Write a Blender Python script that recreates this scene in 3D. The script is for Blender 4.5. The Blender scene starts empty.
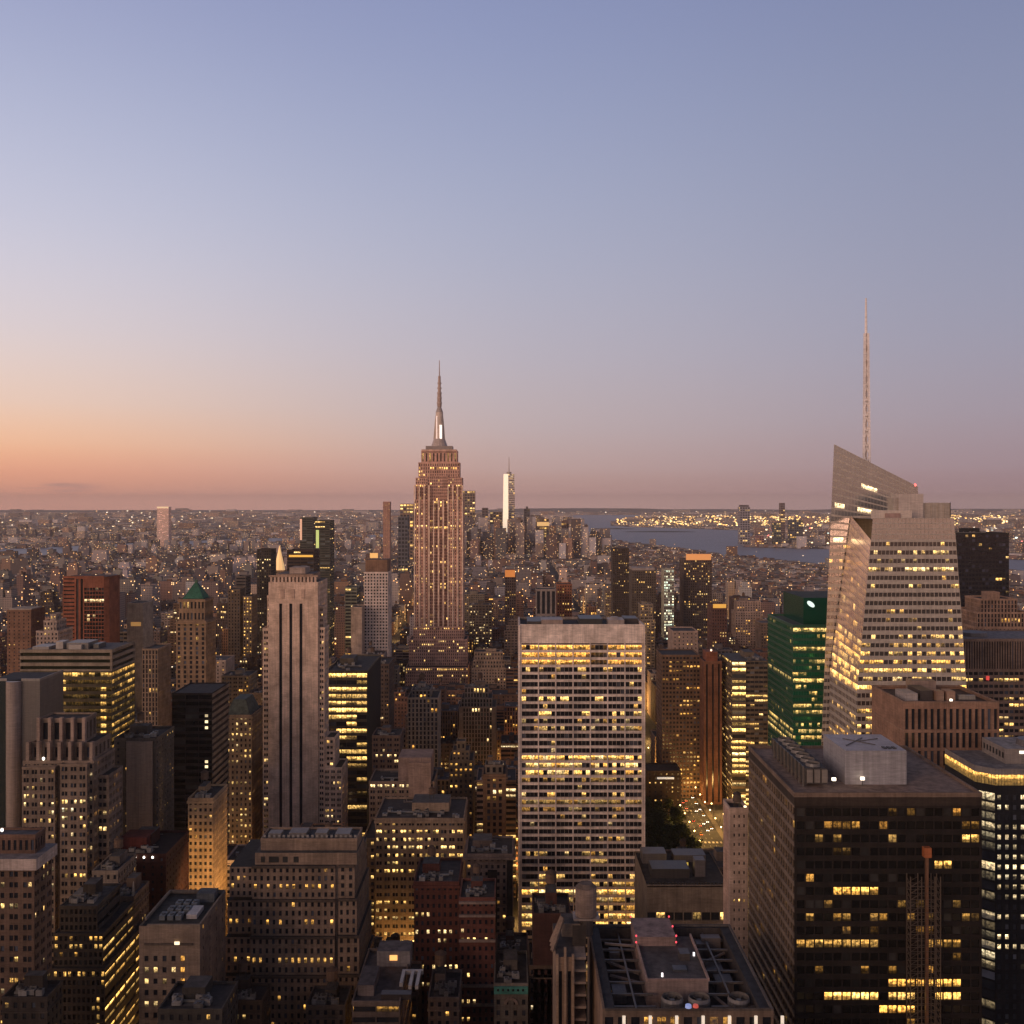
import bpy, math, random
import numpy as np
R = random.Random(11)
NR = np.random.RandomState(7)
scene = bpy.context.scene
COL = scene.collection
CAMZ = 260.0
F = 1024.0
HAZE_DENSITY = 2.5e-5

# ------------------------------------------------------------------ camera
cam_d = bpy.data.cameras.new('camera'); cam = bpy.data.objects.new('camera', cam_d); COL.objects.link(cam)
cam.location = (0, 0, CAMZ); cam.rotation_euler = (math.radians(90), 0, 0)
cam_d.lens = 36; cam_d.sensor_width = 36; cam_d.shift_y = -10 / 1024
cam_d.clip_start = 1; cam_d.clip_end = 90000
scene.camera = cam

# ------------------------------------------------------------------ sky
def lin(c):
    return tuple(((v / 255) / 12.92 if v / 255 <= 0.04045 else ((v / 255 + 0.055) / 1.055) ** 2.4) for v in c)
world = bpy.data.worlds.new("World"); scene.world = world; world.use_nodes = True
wt = world.node_tree; wt.nodes.clear()
def wn(t, **k):
    n = wt.nodes.new(t)
    for a, b in k.items(): setattr(n, a, b)
    return n
wl = wt.links.new
tc = wn('ShaderNodeTexCoord'); sep = wn('ShaderNodeSeparateXYZ'); wl(tc.outputs['Generated'], sep.inputs[0])
asn = wn('ShaderNodeMath', operation='ARCSINE'); wl(sep.outputs['Z'], asn.inputs[0])
el = wn('ShaderNodeMapRange'); wl(asn.outputs[0], el.inputs[0])
el.inputs[1].default_value = 0; el.inputs[2].default_value = math.radians(30); el.inputs[3].default_value = 0; el.inputs[4].default_value = 1
at = wn('ShaderNodeMath', operation='ARCTAN2'); wl(sep.outputs['X'], at.inputs[0]); wl(sep.outputs['Y'], at.inputs[1])
def eramp(stops):
    r = wn('ShaderNodeValToRGB'); e = r.color_ramp.elements
    r.color_ramp.interpolation = 'B_SPLINE'
    while len(e) > 1: e.remove(e[0])
    for i, (ypix, c) in enumerate(stops):
        p = math.atan((502 - ypix) / 1024) / math.radians(30)
        p = max(0, min(1, p))
        k = e[0] if i == 0 else e.new(p)
        k.position = p; k.color = (*lin(c), 1)
    wl(el.outputs[0], r.inputs[0]); return r
SKY_L = [(502, (238, 170, 146)), (496, (224, 157, 134)), (484, (229, 160, 131)), (470, (240, 168, 136)), (448, (252, 194, 152)), (410, (240, 208, 188)), (340, (224, 212, 215)), (240, (202, 203, 222)), (120, (176, 182, 210)), (0, (153, 160, 197)), (-80, (138, 146, 184))]
SKY_C = [(502, (208, 166, 156)), (496, (194, 154, 148)), (484, (188, 153, 145)), (470, (193, 162, 156)), (430, (193, 175, 175)), (360, (188, 180, 190)), (260, (175, 178, 199)), (140, (158, 166, 196)), (0, (139, 149, 188)), (-80, (127, 137, 176))]
SKY_R = [(502, (172, 146, 148)), (496, (160, 134, 139)), (484, (157, 132, 138)), (470, (161, 138, 145)), (420, (163, 151, 162)), (340, (156, 156, 176)), (240, (147, 151, 176)), (120, (137, 145, 175)), (0, (125, 134, 169)), (-80, (116, 126, 168))]
rl, rc, rr = eramp(SKY_L), eramp(SKY_C), eramp(SKY_R)
def azmap(a, b):
    m = wn('ShaderNodeMapRange', interpolation_type='SMOOTHSTEP'); wl(at.outputs[0], m.inputs[0])
    m.inputs[1].default_value = math.radians(a); m.inputs[2].default_value = math.radians(b); m.inputs[3].default_value = 0; m.inputs[4].default_value = 1
    return m
m1 = wn('ShaderNodeMix', data_type='RGBA'); wl(azmap(-33, 4).outputs[0], m1.inputs[0]); wl(rl.outputs[0], m1.inputs[6]); wl(rc.outputs[0], m1.inputs[7])
m2 = wn('ShaderNodeMix', data_type='RGBA'); wl(azmap(-6, 31).outputs[0], m2.inputs[0]); wl(m1.outputs[2], m2.inputs[6]); wl(rr.outputs[0], m2.inputs[7])
# a low bar of thin cloud in the south-east
cm = wn('ShaderNodeMapping'); cm.inputs['Scale'].default_value = (14, 14, 190); wl(tc.outputs['Generated'], cm.inputs[0])
cn = wn('ShaderNodeTexNoise'); cn.inputs['Scale'].default_value = 1.0; cn.inputs['Detail'].default_value = 5; wl(cm.outputs[0], cn.inputs[0])
cz = wn('ShaderNodeMapRange', interpolation_type='SMOOTHSTEP'); wl(asn.outputs[0], cz.inputs[0])
cz.inputs[1].default_value = 0.004; cz.inputs[2].default_value = 0.013
cz2 = wn('ShaderNodeMapRange', interpolation_type='SMOOTHSTEP'); wl(asn.outputs[0], cz2.inputs[0])
cz2.inputs[1].default_value = 0.019; cz2.inputs[2].default_value = 0.014
ca = azmap(-21.0, -24.5)
t1 = wn('ShaderNodeMath', operation='MULTIPLY'); wl(cz.outputs[0], t1.inputs[0]); wl(cz2.outputs[0], t1.inputs[1])
t2 = wn('ShaderNodeMath', operation='MULTIPLY'); wl(t1.outputs[0], t2.inputs[0]); wl(ca.outputs[0], t2.inputs[1])
cr = wn('ShaderNodeMapRange'); wl(cn.outputs[0], cr.inputs[0]); cr.inputs[1].default_value = 0.38; cr.inputs[2].default_value = 0.62
t3 = wn('ShaderNodeMath', operation='MULTIPLY'); wl(t2.outputs[0], t3.inputs[0]); wl(cr.outputs[0], t3.inputs[1])
t4 = wn('ShaderNodeMath', operation='MULTIPLY'); wl(t3.outputs[0], t4.inputs[0]); t4.inputs[1].default_value = 0.9
mb = wn('ShaderNodeMath', operation='ABSOLUTE'); wl(at.outputs[0], mb.inputs[0])
mbr = wn('ShaderNodeMapRange', interpolation_type='SMOOTHSTEP'); wl(mb.outputs[0], mbr.inputs[0]); mbr.inputs[1].default_value = math.radians(60); mbr.inputs[2].default_value = math.radians(130)
m2b = wn('ShaderNodeMix', data_type='RGBA'); wl(mbr.outputs[0], m2b.inputs[0]); wl(m2.outputs[2], m2b.inputs[6]); wl(rl.outputs[0], m2b.inputs[7])
m3 = wn('ShaderNodeMix', data_type='RGBA'); wl(t4.outputs[0], m3.inputs[0]); wl(m2b.outputs[2], m3.inputs[6]); m3.inputs[7].default_value = (*lin((165, 130, 130)), 1)
# the sky grows darker towards the zenith, above what the camera sees
zd = wn('ShaderNodeMapRange', interpolation_type='SMOOTHSTEP'); wl(asn.outputs[0], zd.inputs[0])
zd.inputs[1].default_value = math.radians(26.5); zd.inputs[2].default_value = math.radians(50); zd.inputs[3].default_value = 1.0; zd.inputs[4].default_value = 0.10
bg = wn('ShaderNodeBackground'); wl(m3.outputs[2], bg.inputs[0]); wl(zd.outputs[0], bg.inputs[1])
wo = wn('ShaderNodeOutputWorld'); wl(bg.outputs[0], wo.inputs[0])

# ------------------------------------------------------------------ faint glow of the sun that is just at the horizon
sd = bpy.data.lights.new('sun', 'SUN'); sd.energy = 1.75; sd.angle = math.radians(34); sd.color = (1.0, 0.66, 0.47)
sun = bpy.data.objects.new('sun', sd); COL.objects.link(sun)
from mathutils import Vector
sun.rotation_euler = Vector((-0.62, -0.75, 0.20)).to_track_quat('Z', 'Y').to_euler()

scene.view_settings.view_transform = 'Standard'; scene.view_settings.look = 'None'
scene.view_settings.exposure = 0; scene.view_settings.gamma = 1
scene.cycles.use_denoising = True
scene.cycles.max_bounces = 5; scene.cycles.diffuse_bounces = 2; scene.cycles.glossy_bounces = 2; scene.cycles.volume_bounces = 0
scene.cycles.transparent_max_bounces = 4
scene.cycles.sample_clamp_indirect = 3

# ------------------------------------------------------------------ materials
def newmat(name):
    m = bpy.data.materials.new(name); m.use_nodes = True
    nt = m.node_tree; b = nt.nodes['Principled BSDF']
    return m, nt, b
def node(nt, t, ins=None, **k):
    n = nt.nodes.new(t)
    for a, v in k.items(): setattr(n, a, v)
    for i, v in (ins or {}).items():
        if isinstance(v, bpy.types.NodeSocket): nt.links.new(v, n.inputs[i])
        else: n.inputs[i].default_value = v
    return n
def attr(nt, name, out='Color'):
    return node(nt, 'ShaderNodeAttribute', attribute_name=name).outputs[out]
def surface_mat(name, rough, var=0.35, streak=True, scale=0.12, spec=0.3, metal=0.0):
    m, nt, b = newmat(name)
    geo = node(nt, 'ShaderNodeNewGeometry')
    n1 = node(nt, 'ShaderNodeTexNoise', {'Vector': geo.outputs['Position'], 'Scale': scale, 'Detail': 6.0, 'Roughness': 0.65})
    f1 = node(nt, 'ShaderNodeMapRange', {0: n1.outputs[0], 1: 0.3, 2: 0.7, 3: 1 - var, 4: 1 + var})
    out = f1.outputs[0]
    if streak:
        mp = node(nt, 'ShaderNodeMapping', {0: geo.outputs['Position'], 'Scale': (1.3, 1.3, 0.05)})
        n2 = node(nt, 'ShaderNodeTexNoise', {'Vector': mp.outputs[0], 'Scale': 1.0, 'Detail': 4.0})
        f2 = node(nt, 'ShaderNodeMapRange', {0: n2.outputs[0], 1: 0.3, 2: 0.7, 3: 0.8, 4: 1.15})
        out = node(nt, 'ShaderNodeMath', {0: out, 1: f2.outputs[0]}, operation='MULTIPLY').outputs[0]
        mp2 = node(nt, 'ShaderNodeMapping', {0: geo.outputs['Position'], 'Scale': (.22, .22, 1.6)})
        n3 = node(nt, 'ShaderNodeTexNoise', {'Vector': mp2.outputs[0], 'Scale': 1.0, 'Detail': 3.0, 'Roughness': 0.8})
        f3 = node(nt, 'ShaderNodeMapRange', {0: n3.outputs[0], 1: 0.3, 2: 0.7, 3: 0.78, 4: 1.2})
        out = node(nt, 'ShaderNodeMath', {0: out, 1: f3.outputs[0]}, operation='MULTIPLY').outputs[0]
    wrm = node(nt, 'ShaderNodeVectorMath', {0: attr(nt, 'col'), 1: (.86, .76, .64) if streak else (.66, .60, .54)}, operation='MULTIPLY')
    mix = node(nt, 'ShaderNodeVectorMath', {0: wrm.outputs[0], 'Scale': out}, operation='SCALE')
    nt.links.new(mix.outputs[0], b.inputs['Base Color'])
    b.inputs['Roughness'].default_value = rough; b.inputs['Specular IOR Level'].default_value = spec; b.inputs['Metallic'].default_value = metal
    return m
M_MASON = surface_mat('masonry', 0.88)
M_ROOF = surface_mat('roofing', 0.8, var=0.5, streak=False, scale=0.35)
M_PANEL = surface_mat('painted_panel', 0.45, var=0.12, scale=0.05, spec=0.5)
def glass_mat(name, rough, metal, spec, var=.25):
    m, nt, b = newmat(name)
    geo = node(nt, 'ShaderNodeNewGeometry')
    uv = node(nt, 'ShaderNodeUVMap', uv_map='uv')
    sx = node(nt, 'ShaderNodeSeparateXYZ', {0: uv.outputs[0]})
    nz = node(nt, 'ShaderNodeTexNoise', {'Vector': geo.outputs['Position'], 'Scale': 0.9, 'Detail': 3.0, 'Roughness': 0.75})
    fn = node(nt, 'ShaderNodeMapRange', {0: nz.outputs[0], 1: 0.38, 2: 0.66, 3: 0.18, 4: 2.7})
    fv = node(nt, 'ShaderNodeMapRange', {0: sx.outputs[1], 1: 0.1, 2: 0.95, 3: 0.45, 4: 1.25})
    st = node(nt, 'ShaderNodeMath', {0: fn.outputs[0], 1: fv.outputs[0]}, operation='MULTIPLY')
    lit = attr(nt, 'lit', 'Fac')
    hs = node(nt, 'ShaderNodeMath', {0: attr(nt, 'hue', 'Fac'), 1: 37.7}, operation='MULTIPLY'); hf = node(nt, 'ShaderNodeMath', {0: hs.outputs[0]}, operation='FRACT')
    bl = node(nt, 'ShaderNodeMath', {0: hf.outputs[0], 1: .75, 2: -.12}, operation='MULTIPLY_ADD'); dv = node(nt, 'ShaderNodeMath', {0: sx.outputs[1], 1: bl.outputs[0]}, operation='SUBTRACT')
    bm = node(nt, 'ShaderNodeMapRange', {0: dv.outputs[0], 1: 0.0, 2: 0.12, 3: 0.28, 4: 1.15})
    du = node(nt, 'ShaderNodeMath', {0: sx.outputs[0], 1: .5}, operation='SUBTRACT'); da = node(nt, 'ShaderNodeMath', {0: du.outputs[0]}, operation='ABSOLUTE')
    mu = node(nt, 'ShaderNodeMapRange', {0: da.outputs[0], 1: .02, 2: .06, 3: .25, 4: 1.0})
    st = node(nt, 'ShaderNodeMath', {0: st.outputs[0], 1: bm.outputs[0]}, operation='MULTIPLY'); st = node(nt, 'ShaderNodeMath', {0: st.outputs[0], 1: mu.outputs[0]}, operation='MULTIPLY')
    s2 = node(nt, 'ShaderNodeMath', {0: st.outputs[0], 1: lit}, operation='MULTIPLY')
    rp = node(nt, 'ShaderNodeValToRGB', {0: attr(nt, 'hue', 'Fac')})
    e = rp.color_ramp.elements
    e[0].position = 0; e[0].color = (1.0, 0.26, 0.03, 1); e[1].position = 1; e[1].color = (0.75, 1.0, 0.8, 1)
    k = e.new(0.4); k.color = (1.0, 0.48, 0.09, 1); k = e.new(0.65); k.color = (1.0, 0.62, 0.19, 1); k = e.new(0.85); k.color = (1.0, 0.76, 0.42, 1)
    n3 = node(nt, 'ShaderNodeTexNoise', {'Vector': geo.outputs['Position'], 'Scale': 0.18, 'Detail': 3.0})
    f3 = node(nt, 'ShaderNodeMapRange', {0: n3.outputs[0], 1: 0.3, 2: 0.7, 3: 1 - var, 4: 1 + var})
    bc = node(nt, 'ShaderNodeVectorMath', {0: attr(nt, 'col'), 'Scale': f3.outputs[0]}, operation='SCALE')
    nt.links.new(bc.outputs[0], b.inputs['Base Color'])
    nt.links.new(rp.outputs[0], b.inputs['Emission Color']); nt.links.new(s2.outputs[0], b.inputs['Emission Strength'])
    b.inputs['Roughness'].default_value = rough; b.inputs['Metallic'].default_value = metal; b.inputs['Specular IOR Level'].default_value = spec
    m.cycles.emission_sampling = 'NONE'
    return m
M_GLASS = glass_mat('window_glass', 0.15, 0.0, 0.5)
M_CURT = glass_mat('coated_glass', 0.2, 0.75, 0.5, .07)
# far walls: rows of small windows, some lit
def far_mat():
    m, nt, b = newmat('far_facade')
    geo = node(nt, 'ShaderNodeNewGeometry')
    s = node(nt, 'ShaderNodeSeparateXYZ', {0: geo.outputs['Position']})
    u = node(nt, 'ShaderNodeMath', {0: s.outputs[0], 1: s.outputs[1]}, operation='ADD')
    def cell(v, size):
        d = node(nt, 'ShaderNodeMath', {0: v, 1: size}, operation='DIVIDE')
        fl = node(nt, 'ShaderNodeMath', {0: d.outputs[0]}, operation='FLOOR')
        fr = node(nt, 'ShaderNodeMath', {0: d.outputs[0]}, operation='FRACT')
        return fl.outputs[0], fr.outputs[0]
    ui, uf = cell(u.outputs[0], 3.4); vi, vf = cell(s.outputs[2], 3.6)
    def band(x, a, c):
        g = node(nt, 'ShaderNodeMath', {0: x, 1: a}, operation='GREATER_THAN'); l = node(nt, 'ShaderNodeMath', {0: x, 1: c}, operation='LESS_THAN')
        return node(nt, 'ShaderNodeMath', {0: g.outputs[0], 1: l.outputs[0]}, operation='MULTIPLY').outputs[0]
    w = node(nt, 'ShaderNodeMath', {0: band(uf, 0.25, 0.75), 1: band(vf, 0.25, 0.75)}, operation='MULTIPLY')
    sn = node(nt, 'ShaderNodeSeparateXYZ', {0: geo.outputs['Normal']})
    up = node(nt, 'ShaderNodeMath', {0: sn.outputs[2], 1: 0.5}, operation='LESS_THAN')
    w = node(nt, 'ShaderNodeMath', {0: w.outputs[0], 1: up.outputs[0]}, operation='MULTIPLY')
    cv = node(nt, 'ShaderNodeCombineXYZ', {0: ui, 1: vi})
    wh = node(nt, 'ShaderNodeTexWhiteNoise', {'Vector': cv.outputs[0]}, noise_dimensions='3D')
    lt = node(nt, 'ShaderNodeMath', {0: wh.outputs[0], 1: 0.95}, operation='GREATER_THAN')
    ws = node(nt, 'ShaderNodeSeparateXYZ', {0: wh.outputs[1]})
    pw = node(nt, 'ShaderNodeMath', {0: ws.outputs[0], 1: 2.0}, operation='POWER')
    e = node(nt, 'ShaderNodeMath', {0: lt.outputs[0], 1: w.outputs[0]}, operation='MULTIPLY')
    e = node(nt, 'ShaderNodeMath', {0: e.outputs[0], 1: pw.outputs[0]}, operation='MULTIPLY')
    e = node(nt, 'ShaderNodeMath', {0: e.outputs[0], 1: 3.4}, operation='MULTIPLY')
    nt.links.new(e.outputs[0], b.inputs['Emission Strength'])
    ec = node(nt, 'ShaderNodeMix', {0: ws.outputs[1], 6: (1, 0.4, 0.08, 1), 7: (1, 0.7, 0.35, 1)}, data_type='RGBA')
    nt.links.new(ec.outputs[2], b.inputs['Emission Color'])
    wa = node(nt, 'ShaderNodeMath', {0: w.outputs[0], 1: 0.75}, operation='MULTIPLY')
    bc = node(nt, 'ShaderNodeMix', {0: wa.outputs[0], 6: attr(nt, 'col'), 7: (0.02, 0.022, 0.028, 1)}, data_type='RGBA')
    nt.links.new(bc.outputs[2], b.inputs['Base Color'])
    b.inputs['Roughness'].default_value = 0.8
    m.cycles.emission_sampling = 'NONE'
    return m
M_FAR = far_mat()
def lamp_mat():
    m, nt, b = newmat('lamp_light')
    nt.links.new(attr(nt, 'col'), b.inputs['Emission Color']); nt.links.new(attr(nt, 'lit', 'Fac'), b.inputs['Emission Strength'])
    nt.links.new(attr(nt, 'col'), b.inputs['Base Color'])
    m.cycles.emission_sampling = 'NONE'
    return m
M_LAMP = lamp_mat()
M_LEAF = surface_mat('leaves', 0.7, var=0.45, streak=False, scale=0.5)
MATS = [M_MASON, M_ROOF, M_GLASS, M_PANEL, M_CURT, M_FAR, M_LAMP, M_LEAF]
MAS, ROOF, GL, PAN, CUR, FARM, LAMP, LEAF = range(8)

# ------------------------------------------------------------------ quad collector
A = np.asarray
class Q:
    def __init__(s): s.P = []; s.m = []; s.c = []; s.l = []; s.h = []
    def add(s, P, mat, col, lit=0.0, hue=0.5):
        P = A(P, float).reshape(-1, 4, 3); n = len(P)
        if not n: return
        s.P.append(P); s.m.append(np.full(n, mat))
        s.c.append(np.broadcast_to(A(col, float), (n, 3))); s.l.append(np.broadcast_to(A(lit, float), (n,))); s.h.append(np.broadcast_to(A(hue, float), (n,)))
    def empty(s): return not s.P
    def box(s, x0, x1, y0, y1, z0, z1, mat, col, topmat=None, topcol=None, lit=0.0, hue=.5, bottom=False):
        v = lambda x, y, z: (x, y, z)
        S = [[v(x0, y0, z0), v(x1, y0, z0), v(x1, y0, z1), v(x0, y0, z1)], [v(x1, y0, z0), v(x1, y1, z0), v(x1, y1, z1), v(x1, y0, z1)],
             [v(x1, y1, z0), v(x0, y1, z0), v(x0, y1, z1), v(x1, y1, z1)], [v(x0, y1, z0), v(x0, y0, z0), v(x0, y0, z1), v(x0, y1, z1)]]
        if bottom: S.append([v(x0, y1, z0), v(x1, y1, z0), v(x1, y0, z0), v(x0, y0, z0)])
        s.add(S, mat, col, lit, hue)
        s.add([[v(x0, y0, z1), v(x1, y0, z1), v(x1, y1, z1), v(x0, y1, z1)]], mat if topmat is None else topmat, col if topcol is None else topcol, lit, hue)
    def cyl(s, cx, cy, z0, z1, r0, r1, n, mat, col, cap=True, lit=0, hue=.5):
        a = np.arange(n) * 2 * math.pi / n; b = a + 2 * math.pi / n
        q = np.stack([np.stack([cx + r0 * np.cos(a), cy + r0 * np.sin(a), a * 0 + z0], 1), np.stack([cx + r0 * np.cos(b), cy + r0 * np.sin(b), a * 0 + z0], 1),
                      np.stack([cx + r1 * np.cos(b), cy + r1 * np.sin(b), a * 0 + z1], 1), np.stack([cx + r1 * np.cos(a), cy + r1 * np.sin(a), a * 0 + z1], 1)], 1)
        s.add(q, mat, col, lit, hue)
        if cap:
            a2 = a[::2]; d = 2 * math.pi / n
            f = lambda t: np.stack([cx + r1 * np.cos(t), cy + r1 * np.sin(t), t * 0 + z1], 1)
            c = np.tile([[cx, cy, z1]], (len(a2), 1))
            s.add(np.stack([c, f(a2), f(a2 + d), f(a2 + 2 * d)], 1), mat, col, lit, hue)
    def bar(s, p, q, r, mat, col, lit=0, hue=.5):
        p, q = Vector(p), Vector(q); d = (q - p).normalized()
        u = d.cross(Vector((0, 0, 1)) if abs(d.z) < .9 else Vector((1, 0, 0))).normalized() * r; w = d.cross(u).normalized() * r
        k = [u + w, w - u, -u - w, u - w]
        s.add([[tuple(p + k[i]), tuple(p + k[(i + 1) % 4]), tuple(q + k[(i + 1) % 4]), tuple(q + k[i])] for i in range(4)], mat, col, lit, hue)
    def ball(s, c, r, mat, col, lit=0, hue=.5):
        zs = [-1, -.5, .5, 1]; rs = [.3, .87, .87, .3]
        for i in range(3): s.cyl(c[0], c[1], c[2] + zs[i] * r, c[2] + zs[i + 1] * r, rs[i] * r, rs[i + 1] * r, 6, mat, col, i == 2, lit, hue)
    def build(s, name, parent=None, origin=(0, 0, 0)):
        P = np.concatenate(s.P) - A(origin, float); n = len(P)
        me = bpy.data.meshes.new(name)
        me.vertices.add(4 * n); me.vertices.foreach_set('co', P.reshape(-1).astype(np.float32))
        me.loops.add(4 * n); me.loops.foreach_set('vertex_index', np.arange(4 * n, dtype=np.int32))
        me.polygons.add(n); me.polygons.foreach_set('loop_start', np.arange(0, 4 * n, 4, dtype=np.int32))
        m = np.concatenate(s.m); used = sorted(set(m.tolist())); mp = {u: i for i, u in enumerate(used)}
        for u in used: me.materials.append(MATS[u])
        me.polygons.foreach_set('material_index', A([mp[i] for i in m.tolist()], np.int32))
        c = me.attributes.new('col', 'FLOAT_COLOR', 'FACE'); cc = np.ones((n, 4), np.float32); cc[:, :3] = np.concatenate(s.c); c.data.foreach_set('color', cc.reshape(-1))
        a = me.attributes.new('lit', 'FLOAT', 'FACE'); a.data.foreach_set('value', np.concatenate(s.l).astype(np.float32))
        a = me.attributes.new('hue', 'FLOAT', 'FACE'); a.data.foreach_set('value', np.concatenate(s.h).astype(np.float32))
        uv = me.uv_layers.new(name='uv'); uv.data.foreach_set('uv', np.tile(A([0, 0, 1, 0, 1, 1, 0, 1], np.float32), n))
        me.update(calc_edges=True)
        o = bpy.data.objects.new(name, me); COL.objects.link(o)
        if parent is not None: o.parent = parent
        else: o.location = origin
        return o

def tag(o, label=None, cat=None, group=None, kind=None):
    if label: o['label'] = label
    if cat: o['category'] = cat
    if group: o['group'] = group
    if kind: o['kind'] = kind
    return o

# ------------------------------------------------------------------ facades
def cells(n, f, m0=0.0, m1=0.0, pair=False, align=.5):
    """n openings along 0..1, each f of its cell wide; pair: two openings close together per cell"""
    cw = (1 - m0 - m1) / n; i = np.arange(n)
    a = m0 + (i + (1 - f) * align) * cw; b = a + f * cw
    if pair:
        g = 0.08 * cw; c = (a + b) / 2
        return np.stack([np.stack([a, c - g / 2], 1), np.stack([c + g / 2, b], 1)], 1).reshape(-1, 2)
    return np.stack([a, b], 1)
def facade(q, C, cols, rows, depth, mat, col, sillcol=None):
    """wall sheet with recessed openings; C = corners bl, br, tr, tl seen from outside. Returns glass quads (rows*cols,4,3)."""
    C = A(C, float)
    def P(s, t):
        s = A(s)[..., None]; t = A(t)[..., None]
        return C[0] * (1 - s) * (1 - t) + C[1] * s * (1 - t) + C[2] * s * t + C[3] * (1 - s) * t
    n = np.cross(C[1] - C[0], C[3] - C[0]); n /= np.linalg.norm(n)
    def quad(s0, s1, t0, t1):
        s0, s1, t0, t1 = np.broadcast_arrays(s0, s1, t0, t1)
        return np.stack([P(s0, t0), P(s1, t0), P(s1, t1), P(s0, t1)], -2).reshape(-1, 4, 3)
    tb = np.concatenate([[0], rows[:, 1]]); tt = np.concatenate([rows[:, 0], [1]])
    q.add(quad(0., 1., tb, tt), mat, col)
    sb = np.concatenate([[0], cols[:, 1]]); st = np.concatenate([cols[:, 0], [1]])
    k = st - sb > 1e-5
    S0, T0 = np.meshgrid(sb[k], rows[:, 0]); S1, T1 = np.meshgrid(st[k], rows[:, 1])
    q.add(quad(S0, S1, T0, T1), mat, col if sillcol is None else sillcol)
    S0, T0 = np.meshgrid(cols[:, 0], rows[:, 0]); S1, T1 = np.meshgrid(cols[:, 1], rows[:, 1])
    W = quad(S0, S1, T0, T1); I = W - n * depth
    for a, b in ((0, 1), (1, 2), (2, 3), (3, 0)):
        q.add(np.stack([W[:, a], W[:, b], I[:, b], I[:, a]], 1), mat, col)
    return I

def lights(nr, nc, p=0.08, rowp=0.08, inten=1.6, rows=None, hue=(.35, .75), base=0.0):
    """lit value per opening; rows: {row from the top: (share lit, strength)}"""
    p = p * 1.7; rw = NR.rand(nr, 1) ** 2 * 2.6; run = np.repeat(NR.rand(nr, nc // 3 + 1) < p * rw, 3, 1)[:, :nc]
    L = ((run & (NR.rand(nr, nc) < .75)) | (NR.rand(nr, nc) < p * .35)) * NR.uniform(.2, 1, (nr, nc)) ** 1.5 * inten * 1.25
    for r in range(nr):
        if NR.rand() < rowp:
            a = NR.randint(nc); b = a + NR.randint(2, max(3, nc // 2 + 1)); seg = np.zeros(nc); seg[a:b] = 1
            L[r] = np.maximum(L[r], seg * NR.uniform(.4, 1) * inten * (NR.rand(nc) < .9))
    for r, (f, st) in (rows or {}).items():
        k = nr - 1 - r
        if 0 <= k < nr: L[k] = np.where(NR.rand(nc) < f, st * NR.uniform(.6, 1.25, nc), L[k])
    L = L * np.where(NR.rand(nr, nc) < .3, NR.uniform(.15, .6, (nr, nc)), 1.0)
    L = np.maximum(L, base * NR.uniform(.3, 1.5, (nr, nc)))
    H = np.repeat(NR.uniform(hue[0], hue[1], (nr, 1)), nc, 1) * .6 + NR.uniform(hue[0], hue[1], (nr, nc)) * .4
    return L.reshape(-1), H.reshape(-1)

HERO = []      # (px0, px1, py_top, py_visible_bottom, Y, short name)
FOOT = []      # footprints x0,x1,y0,y1
def X(px, Y): return (px - 512) * Y / F
def Z(py, Y): return CAMZ - (py - 502) * Y / F

ST = {  # floor height, bay width, width share, height share, depth, pair
 'punched': (3.7, 3.1, .42, .52, .35, False), 'paired': (3.7, 4.6, .62, .5, .35, True), 'ribbon': (3.9, 9.0, .95, .52, .5, False),
 'vertical': (3.7, 2.6, .5, .8, .5, False), 'curtain': (3.9, 2.2, .9, .82, .18, False), 'blank': None, 'small': (3.5, 4.4, .26, .4, .3, False),
}
GDARK = (.018, .02, .025)

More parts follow.
